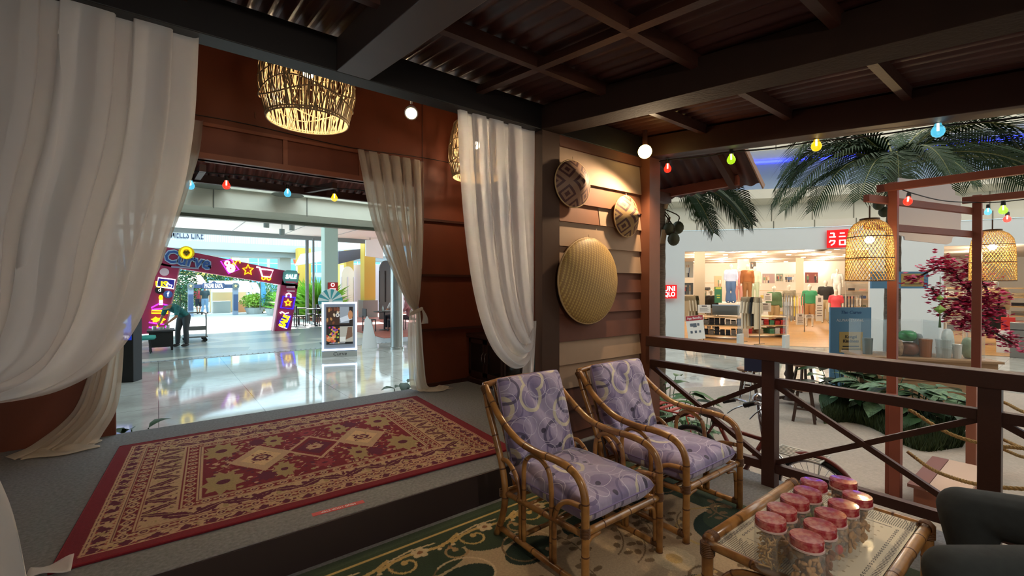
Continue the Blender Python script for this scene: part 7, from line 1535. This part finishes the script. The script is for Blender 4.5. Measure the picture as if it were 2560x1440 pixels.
for cx, cy in ((.36, .40), (.58, .58), (.24, .20), (.74, .55)):
    for q in range(7): a = 2 * pi * q / 7; cv.ell(cx + .02 * cos(a), cy + .02 * sin(a) / k2, .013, .013 / k2, LB, rot=a)
    cv.ell(cx, cy, .012, .012 / k2, GO)
t = thing('rug', 'dark green and beige floral rug with gold scrolls under the rattan chairs', 'rug', (1.5, 1.2, 0)); cv.sheet((-.35, .03, .010), (LX * .93, 0, 0), (0, LY, 0)).ob('pile', pile('green_rug_pile'), t, smooth=True)
mb = MB(); mb.box(-.35, .03, .001, -.35 + LX * .93, .03 + LY, .0095); mb.ob('backing', M('rug_green_edge', GR, .9), t)
# ---- woven hats and tray on the siding wall
def weave_mat(name, c1_, c2_, scale, diag=False):
    m = bpy.data.materials.new(name); m.use_nodes = True; N = m.node_tree.nodes; L = m.node_tree.links; b = N['Principled BSDF']; b.inputs['Roughness'].default_value = .55
    a = N.new('ShaderNodeAttribute'); a.attribute_name = 'Col'; L.new(a.outputs['Color'], b.inputs['Base Color'])
    tc = N.new('ShaderNodeTexCoord'); ch = N.new('ShaderNodeTexChecker'); ch.inputs['Scale'].default_value = scale; mp = N.new('ShaderNodeMapping'); mp.inputs['Rotation'].default_value = (0, .6, 0); L.new(tc.outputs['Object'], mp.inputs[0]); L.new(mp.outputs[0], ch.inputs['Vector'])
    bp = N.new('ShaderNodeBump'); bp.inputs['Strength'].default_value = .5; bp.inputs['Distance'].default_value = .003; L.new(ch.outputs['Fac'], bp.inputs['Height']); L.new(bp.outputs[0], b.inputs['Normal']); return m
def conehat(c, R_, H_, label, pattern, c1_, c2_, tilt=(0, 0)):
    c = Vector(c); t = thing('woven_hat', label, 'hat', c + Vector((0, 0, 0)), 0, 'woven hats on the siding wall' if pattern == 'maze' else None); n, m = (360, 120) if pattern == 'tray' else (240, 90); mb = MB(); col = []
    R3 = Euler((tilt[0], 0, tilt[1])).to_matrix(); vs = []
    for j in range(m + 1):
        f = j / m
        for i in range(n):
            a = 2 * pi * i / n; x, z = R_ * f * cos(a), R_ * f * sin(a)
            if pattern == 'maze':
                y = -H_ * (1 - f) ** .95 * (1 - .1 * sin(pi * f)); s_ = .125; gx = ((x + z) / 1.414 / s_ + 40.5) % 1 - .5; gz = ((x - z) / 1.414 / s_ + 40.5) % 1 - .5; ring = max(abs(gx), abs(gz)); on = int(ring * 8.0) % 2 == 0; cc = c1_ if on else c2_
            else:
                y = -H_ * (1 - f * f) ** .6; on = (int((x + z * .35 + 5) / .011) + 2 * int((z - x * .3 + 5) / .016)) % 3 == 0; cc = c1_ if on else c2_
            vs.append(c + R3 @ Vector((x, y, z))); col.append(s2l(cc) + (1,))
    mb.v = vs; mb.f = [(j * n + i, (j + 1) * n + i, (j + 1) * n + (i + 1) % n, j * n + (i + 1) % n) for j in range(m) for i in range(n)]; mb.m = [0] * len(mb.f); mb.col = col
    mb.ob('woven_crown', weave_mat('weave_' + pattern + str(int(R_ * 1000)), c1_, c2_, 160 if pattern == 'maze' else 110), t, smooth=True, solid=.004)
    mb = MB(); mb.tube([c + R3 @ Vector((R_ * cos(a), 0, R_ * sin(a))) for a in np.linspace(0, 2 * pi, 65)[:-1]], .0055 if pattern == 'maze' else .009, 6, closed=True); mb.ob('rim', M('rim_cane', (196, 160, 110), .6), t, smooth=True)
    mb = MB(); mb.tube([c + Vector((0, .0, R_ - .01)), c + Vector((.005, .01, R_ + .03))], .002, 4); mb.ob('cord', M('rim_cane', 0), t)
conehat((2.445, 2.385, 2.155), .175, .13, 'patterned conical woven hat at the upper left of the siding wall', 'maze', (80, 42, 38), (146, 108, 84), (.0, -.05))
conehat((3.08, 2.385, 1.97), .17, .13, 'smaller looking patterned conical woven hat near the corner post', 'maze', (80, 42, 36), (164, 130, 80), (.0, .05))
conehat((2.60, 2.365, 1.43), .325, .09, 'large round domed woven bamboo tray below the two hats', 'tray', (200, 164, 92), (160, 122, 66), (.0, 0))
# ============================================================ rattan furniture
rat = bpy.data.materials.new('rattan'); rat.use_nodes = True
def _rat():
    N = rat.node_tree.nodes; L = rat.node_tree.links; b = N['Principled BSDF']; tc = N.new('ShaderNodeTexCoord'); n = N.new('ShaderNodeTexNoise'); n.inputs['Scale'].default_value = 9; n.inputs['Detail'].default_value = 6; L.new(tc.outputs['Object'], n.inputs['Vector'])
    cr = N.new('ShaderNodeValToRGB'); e = cr.color_ramp; e.elements[0].position = .32; e.elements[0].color = s2l((118, 74, 36)) + (1,); e.elements[1].position = .62; e.elements[1].color = s2l((186, 132, 72)) + (1,); L.new(n.outputs['Fac'], cr.inputs[0])
    n2 = N.new('ShaderNodeTexNoise'); n2.inputs['Scale'].default_value = 34; n2.inputs['Detail'].default_value = 3; mp = N.new('ShaderNodeMapping'); mp.inputs['Scale'].default_value = (1, .3, .3); L.new(tc.outputs['Object'], mp.inputs[0]); L.new(mp.outputs[0], n2.inputs['Vector'])
    r = N.new('ShaderNodeMapRange'); r.inputs[1].default_value = .62; r.inputs[2].default_value = .72; r.inputs[3].default_value = 1; r.inputs[4].default_value = .45; L.new(n2.outputs['Fac'], r.inputs[0])
    x = N.new('ShaderNodeVectorMath'); x.operation = 'SCALE'; L.new(cr.outputs[0], x.inputs[0]); L.new(r.outputs[0], x.inputs['Scale']); L.new(x.outputs[0], b.inputs['Base Color']); b.inputs['Roughness'].default_value = .28; b.inputs['Coat Weight'].default_value = .4; b.inputs['Coat Roughness'].default_value = .2
_rat(); bind = M('rattan_binding', (104, 66, 34), .5); node_m = M('rattan_node', (96, 58, 30), .5)
def cane(name, pts, r, par, n=26, nodes=.17, smooth=True):
    P = smoothpath(pts, n) if smooth else [Vector(p) for p in pts]; L = 0; nx = nodes * .6; rs = []; marks = []
    for i, p in enumerate(P):
        if i: L += (p - P[i - 1]).length
        if L >= nx: marks.append(i); nx += nodes
        rs.append(r * (1 + .02 * sin(i * 1.7)))
    mb = MB(); mb.tube(P, rs, 12)
    for i in marks:
        a, b = P[max(i - 1, 0)], P[min(i + 1, len(P) - 1)]; d = (b - a).normalized(); mb.tube([P[i] - d * .004, P[i] - d * .0015, P[i] + d * .0015, P[i] + d * .004], [r * 1.0, r * 1.07, r * 1.07, r * 1.0], 12, cap=False, mi=1)
    return mb.ob(name, [rat, node_m], par, smooth=True)
def wrapm(par, p, d, r, L=.05, name='binding'):
    p, d = Vector(p), Vector(d).normalized(); k = int(L / .006); mb = MB()
    a = d.orthogonal().normalized(); b = d.cross(a); pts = []
    for i in range(k * 10): q = 2 * pi * i / 10; pts.append(p + d * (L * (i / (k * 10)) - L / 2) + (a * cos(q) + b * sin(q)) * r)
    mb.tube(pts, .0035, 5); mb.ob(name, bind, par, smooth=True)
# cushion cloth: lilac with overlapping rings
cush = bpy.data.materials.new('lilac_ring_print'); cush.use_nodes = True
def _cush():
    N = cush.node_tree.nodes; L = cush.node_tree.links; b = N['Principled BSDF']; b.inputs['Roughness'].default_value = .9; b.inputs['Sheen Weight'].default_value = .3
    uv = N.new('ShaderNodeUVMap'); cur = None
    def layer(scale, off, r_out, r_in, col, prev, fac=1.0, thr=0.0):
        mp = N.new('ShaderNodeMapping'); mp.inputs['Location'].default_value = off; mp.inputs['Scale'].default_value = (scale, scale * 1.0, 1); L.new(uv.outputs[0], mp.inputs[0])
        v = N.new('ShaderNodeTexVoronoi'); v.voronoi_dimensions = '2D'; v.feature = 'F1'; v.inputs['Randomness'].default_value = .75; v.inputs['Scale'].default_value = 1; L.new(mp.outputs[0], v.inputs['Vector'])
        a = N.new('ShaderNodeMath'); a.operation = 'LESS_THAN'; a.inputs[1].default_value = r_out; L.new(v.outputs['Distance'], a.inputs[0]); g = N.new('ShaderNodeMath'); g.operation = 'GREATER_THAN'; g.inputs[1].default_value = r_in; L.new(v.outputs['Distance'], g.inputs[0])
        m = N.new('ShaderNodeMath'); m.operation = 'MULTIPLY'; L.new(a.outputs[0], m.inputs[0]); L.new(g.outputs[0], m.inputs[1]); out = m.outputs[0]
        if thr:
            s_ = N.new('ShaderNodeSeparateColor'); L.new(v.outputs['Color'], s_.inputs[0]); q = N.new('ShaderNodeMath'); q.operation = 'GREATER_THAN'; q.inputs[1].default_value = thr; L.new(s_.outputs[0], q.inputs[0]); m2 = N.new('ShaderNodeMath'); m2.operation = 'MULTIPLY'; L.new(out, m2.inputs[0]); L.new(q.outputs[0], m2.inputs[1]); out = m2.outputs[0]
        f = N.new('ShaderNodeMath'); f.operation = 'MULTIPLY'; f.inputs[1].default_value = fac; L.new(out, f.inputs[0])
        mx = N.new('ShaderNodeMix'); mx.data_type = 'RGBA'; L.new(f.outputs[0], mx.inputs[0]); mx.inputs[7].default_value = s2l(col) + (1,)
        if prev is None: mx.inputs[6].default_value = s2l((170, 156, 184)) + (1,)
        else: L.new(prev, mx.inputs[6])
        return mx.outputs[2]
    c = layer(5.2, (.2, .7, 0), .42, -1, (132, 118, 158), None, .75, .35); c = layer(4.9, (3.1, 1.2, 0), .36, .30, (112, 100, 138), c, .8, .2); c = layer(4.6, (7.7, 4.1, 0), .40, .31, (214, 202, 178), c, .95, .55)
    c = layer(4.9, (2.3, 9.4, 0), .38, .30, (84, 76, 104), c, .85, .5); c = layer(5.5, (11.3, 2.2, 0), .37, .355, (222, 214, 226), c, .9, .15); c = layer(6.4, (5.5, 6.6, 0), .33, .315, (222, 214, 226), c, .8, .4); c = layer(8.5, (1.9, 3.3, 0), .12, -1, (60, 54, 74), c, .9, .6)
    L.new(c, b.inputs['Base Color']); tc = N.new('ShaderNodeTexCoord'); n = N.new('ShaderNodeTexNoise'); n.inputs['Scale'].default_value = 7; n.inputs['Detail'].default_value = 3; L.new(tc.outputs['Object'], n.inputs['Vector']); bp = N.new('ShaderNodeBump'); bp.inputs['Strength'].default_value = .6; bp.inputs['Distance'].default_value = .03; L.new(n.outputs['Fac'], bp.inputs['Height']); L.new(bp.outputs[0], b.inputs['Normal'])
_cush()
def cushion(name, par, o, U, V, Wn, w, l, th, seed=0):
    """rounded box cushion, frame (o; U across, V along, Wn thickness)"""
    o, U, V, Wn = Vector(o), Vector(U).normalized(), Vector(V).normalized(), Vector(Wn).normalized(); n = 30; vs = []; fs = []; uvs = []
    def pt(u, v, top):
        x, y = (u - .5) * 2, (v - .5) * 2; e = max(0, 1 - abs(x) ** 7) * max(0, 1 - abs(y) ** 7); cr_ = .012 * sin(9 * u + seed + 4 * v) * sin(5 * v + seed) + .006 * sin(23 * u + 13 * v + seed)
        h = th / 2 * (e ** .35) * (1 + .10 * (1 - x * x) * (1 - y * y)) + cr_ * e; rx = 1 - .012 * (abs(y) ** 6); ry = 1 - .012 * (abs(x) ** 6)
        return o + U * (x * w / 2 * rx) + V * (y * l / 2 * ry) + Wn * (h if top else -h)
    for top in (True, False):
        b0 = len(vs)
        for j in range(n + 1):
            for i in range(n + 1):
                u, v = i / n, j / n; u = .5 - .5 * cos(pi * u) * (1 - .0); v = .5 - .5 * cos(pi * v); vs.append(pt(u, v, top)); uvs.append((u * w + (0 if top else 2), v * l + (seed * .37)))
        for j in range(n):
            for i in range(n):
                q = (b0 + j * (n + 1) + i, b0 + j * (n + 1) + i + 1, b0 + (j + 1) * (n + 1) + i + 1, b0 + (j + 1) * (n + 1) + i); fs.append(q if top else q[::-1])
    mb = MB(); mb.add(vs, fs); ob_ = mb.ob(name, cush, par, smooth=True); me = ob_.data; ul = me.uv_layers.new(name='UVMap')
    for lp in me.loops: ul.data[lp.index].uv = uvs[lp.vertex_index]
    mb = MB(); mb.tube([pt(*q, True) for q in [(a / 20, 0) for a in range(20)] + [(1, a / 20) for a in range(20)] + [(1 - a / 20, 1) for a in range(20)] + [(0, 1 - a / 20) for a in range(20)]], .004, 5, closed=True); mb.ob('piping', M('piping_lilac', (150, 132, 172), .9), ob_, smooth=True)
    return ob_
def armchair():
    t = thing('rattan_armchair', 'x', 'armchair', (0, 0, 0), 0, 'rattan armchairs with lilac cushions'); W2 = .28; F0 = -.39   # front at y = -.39, back top +.42
    for s_ in (-1, 1):
        x = W2 * s_
        cane('arm', [(x * .93, .42, .80), (x * .97, .34, .73), (x, .24, .65), (x, .10, .575), (x, -.05, .552), (x, -.19, .555), (x, -.29, .545), (x, -.355, .51), (x, -.385, .45), (x, -.39, .36), (x, -.39, .0)], .0185, t, 44)
        cane('leg', [(x * .95, .42, .80), (x * .97, .36, .66), (x * .98, .29, .52), (x * .99, .22, .36), (x, .20, .22), (x, .23, .10), (x * 1.02, .27, .0)], .0185, t, 30)
        cane('side_rail', [(x * .98, .22, .25), (x * .98, -.38, .27)], .015, t, 10)
        cane('runner', [(x, .24, .045), (x, -.38, .035)], .016, t, 10)
        xi = x * .98
        cane('side_loop', [(xi, .045, .05), (xi, .045, .30), (xi, .045, .42), (xi, .03, .48), (xi, -.02, .522), (xi, -.09, .52), (xi, -.145, .48), (xi, -.162, .40), (xi, -.165, .25), (xi, -.165, .05)], .0125, t, 40)
        cane('side_loop', [(xi, -.185, .05), (xi, -.185, .24), (xi, -.20, .31), (xi, -.235, .36), (xi, -.29, .385), (xi, -.375, .392)], .0125, t, 26)
        cane('side_loop', [(xi, .235, .425), (xi, .18, .425), (xi, .12, .385), (xi, .085, .32), (xi, .072, .22), (xi, .07, .05)], .0125, t, 26)
        cane('bracket', [(x * .94, -.375, .06), (x * .93, -.375, .17), (x * .86, -.375, .235), (x * .6, -.375, .25)], .010, t, 18)
        wrapm(t, (x, -.39, .29), (0, 0, 1), .0205, .045); wrapm(t, (x * .955, .405, .775), (0, -.6, -.7), .021, .05); wrapm(t, (x, -.37, .04), (0, 1, 0), .018, .04); wrapm(t, (x, .215, .25), (0, 0, 1), .0205, .04)
    cane('front_rail', [(-W2, -.385, .285), (W2, -.385, .285)], .017, t, 10); cane('back_rail', [(-W2, .21, .245), (W2, .21, .245)], .015, t, 10); cane('top_rail', [(-W2 * .96, .42, .80), (-W2 * .5, .425, .812), (W2 * .5, .425, .812), (W2 * .96, .42, .80)], .0185, t, 16)
    cane('stretcher', [(-W2, .1, .05), (W2, .1, .05)], .012, t, 8)
    for k in range(5): cane('back_slat', [(-.2 + .1 * k, .215, .25), (-.2 + .1 * k, .30, .5), (-.2 + .1 * k, .42, .80)], .008, t, 12)
    for k in range(6): cane('seat_slat', [(-W2 * .98, -.3 + .1 * k, .268), (W2 * .98, -.3 + .1 * k, .268)], .008, t, 6)
    cushion('seat_cushion', t, (0, -.09, .352), (1, 0, 0), (0, 1, 0), (0, 0, 1), .505, .585, .13, 1)
    cushion('back_cushion', t, (0, .26, .61), (1, 0, 0), (0, .30, .95), (0, -.95, .30), .47, .50, .12, 4)
    return t
ac = armchair(); ac.location = (1.77, 1.765, .0105); ac['label'] = 'rattan armchair with lilac ring-print cushions, the nearer and left of the two'
ac2 = copy_tree(ac, loc=(2.54, 1.725, .0105), rz=0.0, label='rattan armchair with lilac ring-print cushions beside the balustrade corner')
ac2.scale = (1.08, 1, 1)
# ---- coffee table, lace cloth, glass
TX0, TX1, TY0, TY1, TZ = 1.575, 2.355, .385, .855, .47
t = thing('coffee_table', 'low rattan coffee table topped with a lace cloth and jars', 'table', ((TX0 + TX1) / 2, (TY0 + TY1) / 2, 0))
cane('edge_rail', [(TX0, TY1, TZ), (TX1, TY1, TZ)], .021, t, 12, smooth=False); cane('edge_rail', [(TX0, TY0, TZ - .01), (TX1, TY0, TZ - .01)], .019, t, 12); cane('edge_rail', [(TX0, TY0, TZ - .012), (TX0, TY1, TZ - .012)], .016, t, 10); cane('edge_rail', [(TX1, TY0, TZ - .012), (TX1, TY1, TZ - .012)], .016, t, 10)
for x in (TX0, TX1):
    for y in (TY0, TY1): cane('leg', [(x, y, TZ - .005), (x, y, .012)], .020, t, 12); wrapm(t, (x, y, TZ - .03), (0, 0, 1), .023, .05); wrapm(t, (x + (.03 if x == TX0 else -.03), y, TZ - .004), (1, 0, 0), .024, .035)
cane('brace', [(TX0, TY1 - .02, .30), (TX0, TY1 - .10, .40), (TX0, TY1 - .22, .435)], .011, t, 14); cane('brace', [(TX0, TY0 + .02, .30), (TX0, TY0 + .10, .40), (TX0, TY0 + .22, .435)], .011, t, 14); cane('lower_rail', [(TX0, TY0, .16), (TX0, TY1, .16)], .012, t, 8); cane('lower_rail', [(TX0, TY1, .16), (TX1, TY1, .16)], .012, t, 8)
mb = MB(); mb.box(TX0 + .015, TY0 + .015, TZ - .022, TX1 - .015, TY1 - .015, TZ - .012); mb.ob('table_board', M('dark_board', (46, 34, 28), .6), t)
cv = Canvas(300, 190, (236, 222, 192)); rr = random.Random(3); LD = (54, 42, 32); L1 = (244, 232, 206)
for i in range(130):      # fringe of long thin openings along the short sides
    y = (i + .5) / 130
    for a, b in ((0, .13), (.87, 1)):
        cv.line([(a + .004, y), (b - .012 * (i % 3), y + .004)], .0032, LD, .6) if i % 2 == 0 else None
for i in range(70):
    x = (i + .5) / 70
    for a in (.04, .96): cv.ell(x, a, .004, .022, LD)
for i in range(26):
    x = .17 + .66 * i / 25
    for y in (.10, .90): cv.ell(x, y, .009, .012, LD); cv.ell(x, y, .004, .006, L1)
cv.rect(.15, .14, .155, .86, LD); cv.rect(.845, .14, .85, .86, LD)
for i in range(22):
    for j in range(14):
        if (i + j) % 2: cv.ell(.19 + .62 * i / 21, .2 + .6 * j / 13, .006, .01, (190, 170, 136))
cv.sheet((TX0 + .02, TY0 + .02, TZ - .004), (TX1 - TX0 - .04, 0, 0), (0, TY1 - TY0 - .04, 0)).ob('lace_cloth', M('lace', (128, 128, 128), .9, attr='Col'), None, label='cream fringed lace cloth spread on the rattan coffee table', cat='tablecloth')
mb = MB(); mb.box(TX0 + .022, TY0 + .022, TZ - .002, TX1 - .022, TY1 - .022, TZ + .001); mb.ob('glass_top', M('table_glass', (235, 240, 236), .04, alpha=.05), t)
# ---- jars of biscuits
plast = M('jar_plastic', (244, 240, 230), .06, alpha=.15); lidm = bpy.data.materials.new('red_floral_lid'); lidm.use_nodes = True
def _lid():
    N = lidm.node_tree.nodes; L = lidm.node_tree.links; b = N['Principled BSDF']; tc = N.new('ShaderNodeTexCoord'); n = N.new('ShaderNodeTexNoise'); n.inputs['Scale'].default_value = 55; n.inputs['Detail'].default_value = 2; L.new(tc.outputs['Object'], n.inputs['Vector']); cr = N.new('ShaderNodeValToRGB'); e = cr.color_ramp
    e.elements[0].position = .42; e.elements[0].color = s2l((168, 40, 50)) + (1,); e.elements[1].position = .62; e.elements[1].color = s2l((206, 120, 110)) + (1,); L.new(n.outputs['Fac'], cr.inputs[0]); L.new(cr.outputs[0], b.inputs['Base Color']); b.inputs['Roughness'].default_value = .15; b.inputs['Coat Weight'].default_value = .6
_lid()
bisc = dict(sticks=M('biscuit_stick', (206, 164, 100), .8, var=.2, scale=30), rounds=M('biscuit_round', (186, 140, 88), .8, var=.25, scale=30), brown=M('biscuit_brown', (140, 84, 50), .8, var=.3, scale=30), candy=M('candy_red', (190, 60, 60), .3), green=M('biscuit_green', (140, 140, 70), .8, var=.3, scale=30))
def jar(x, y, kind, lab, seed, h=.155, r=.047):
    t = thing('biscuit_jar', lab, 'jar', (x, y, TZ + .001), 0, 'red-lidded biscuit jars'); c = Vector((x, y, TZ + .0015)); rr = random.Random(seed)
    mb = MB(); mb.lathe([(0, .0), (r * .9, 0), (r, .008), (r * 1.02, h * .3), (r * 1.02, h * .6), (r * .98, h * .82), (r * .88, h * .9), (r * .88, h * .96)], c, 28); mb.ob('jar_body', plast, t, smooth=True)
    lc = c + Vector((0, 0, h * .9)); mb = MB(); mb.lathe([(r * .93, 0), (r * .97, .004), (r * .97, .022), (r * .93, .028), (0, .029)], lc, 32); mb.ob('lid', lidm, t, smooth=False)
    mb = MB(); mb.lathe([(r * .9, -.006), (r * 1.0, -.004), (r * 1.0, .001), (r * .9, .002)], lc, 28); mb.ob('lid_rim', M('rim_clear', (220, 190, 180), .2), t)
    mb = MB(); mat = bisc['sticks']
    if kind == 'sticks':
        for i in range(110):
            a = rr.uniform(0, 6.3); q = r * .6 * rr.random() ** .5; p = c + Vector((q * cos(a), q * sin(a), rr.uniform(.012, h * .78))); d = Vector((rr.gauss(0, 1), rr.gauss(0, 1), rr.gauss(0, .9))).normalized() * rr.uniform(.014, .026); a_, b_2 = p - d, p + d
            for e in (a_, b_2):
                k = math.hypot(e.x - c.x, e.y - c.y)
                if k > r * .92: e.x = c.x + (e.x - c.x) * r * .92 / k; e.y = c.y + (e.y - c.y) * r * .92 / k
                e.z = max(c.z + .006, min(c.z + h * .84, e.z))
            mb.tube([a_, b_2], .0026, 5)
    else:
        mat = bisc.get({'rounds': 'rounds', 'brown': 'brown', 'mixed': 'brown', 'green': 'green', 'candy': 'rounds'}[kind]); n = 70 if kind != 'candy' else 24
        for i in range(n):
            a = rr.uniform(0, 6.3); q = r * .70 * rr.random() ** .35; p = c + Vector((q * cos(a), q * sin(a), .012 + (h * .74) * (i / n) * (.6 if kind == 'candy' else 1))); R3 = Euler((rr.uniform(0, 3), rr.uniform(0, 3), 0)).to_matrix(); s_ = .012 if kind != 'candy' else .010; mb.sph(p, (s_, s_, s_ * .42), 8, rot=R3)
    mb.ob('biscuits', mat, t, kind='stuff', smooth=kind != 'sticks')
    if kind == 'candy':
        mb = MB(); mb.sph(c + Vector((-.012, -.028, .062)), (.016, .012, .016), 10); mb.ob('red_sweet', bisc['candy'], t, smooth=True)
    return t
for i, (x, y, k, lab) in enumerate(((1.575, .64, 'sticks', 'red-lidded jar of thin yellow biscuit sticks at the near left table corner'), (1.675, .645, 'rounds', 'red-lidded jar just behind the jar of biscuit sticks'), (1.785, .645, 'brown', 'middle jar of the left row of red-lidded jars'), (1.89, .64, 'green', 'fourth jar back in the left row of red-lidded jars'), (1.995, .655, 'green', 'rear jar of the left row, beside the farthest jar'),
        (1.545, .525, 'rounds', 'red-lidded jar of round pale biscuits nearest the camera'), (1.655, .525, 'brown', 'second jar of the right row, with rolled brown biscuits'), (1.765, .53, 'candy', 'jar of the right row holding sweets, one of them red'), (1.875, .525, 'rounds', 'fourth jar of the right row before the shiny lidded one'), (1.99, .515, 'rounds', 'rearmost jar of the right row, its lid catching the lamp light'), (2.105, .59, 'brown', 'farthest red-lidded jar, set apart behind both rows'))):
    jar(x, y, k, lab, 40 + i)
# ---- visitor seated at the near side of the table
dk = M('trousers_dark_grey', (50, 54, 54), .9, var=.12, scale=30, bump=.3, bscale=8)
t = thing('person', 'seated visitor in dark grey trousers, only the bent knees in view at the table', 'person', (0, 0, 0))
J = pose(1.72, pelvis=(2.62, -.33, .50), waist=(2.62, -.38, .66), chest=(2.62, -.40, .88), neck=(2.62, -.38, 1.05), head=(2.62, -.36, 1.2), lsh=(2.44, -.39, 1.0), rsh=(2.80, -.39, 1.0), lel=(2.36, -.25, .76), rel=(2.90, -.25, .76), lwr=(2.44, -.05, .66), rwr=(2.78, -.0, .66), lhip=(2.52, -.30, .50), rhip=(2.72, -.30, .50), lkn=(1.93, .255, .51), rkn=(2.45, .30, .535), lan=(1.95, .17, .09), ran=(2.5, .21, .09))
figure(t, J, M('skin_brown', (150, 104, 80), .6), M('shirt_navy', (40, 44, 60), .8), None, hair=M('hair_black', 0), shoe=M('shoe_dark', 0), sleeve='long', vox=.010, facing=(-.2, 1, 0))
mb = MB(); s = 1.0
for a in 'lr':
    limb(mb, J[a + 'hip'], J[a + 'kn'], .105, .078, 16, 8); K = J[a + 'kn']; A_ = J[a + 'an']; limb(mb, K + Vector((0, 0, .0)), K.lerp(A_, .93), .078, .065, 16, 8)
    d = (J[a + 'hip'] - K).normalized()
    for q in range(3): P = K + d * (.05 + .09 * q); sd = d.cross(Vector((0, 0, 1))).normalized(); mb.tube(smoothpath([P + sd * .07 + Vector((0, 0, -.02)), P + Vector((0, 0, .072 - .004 * q)) + d * .05, P - sd * .07 + d * .09 + Vector((0, 0, -.0))], 8), .011, 6)
mb.sph((2.62, -.33, .49), (.18, .15, .13), 14); o = mb.ob('trousers', dk, t, smooth=True); remesh(o, .008, 8)
ac3 = copy_tree(ac, loc=(2.62, -.36, 0), rz=pi, label='rattan armchair the visitor sits in, at the near side of the table')
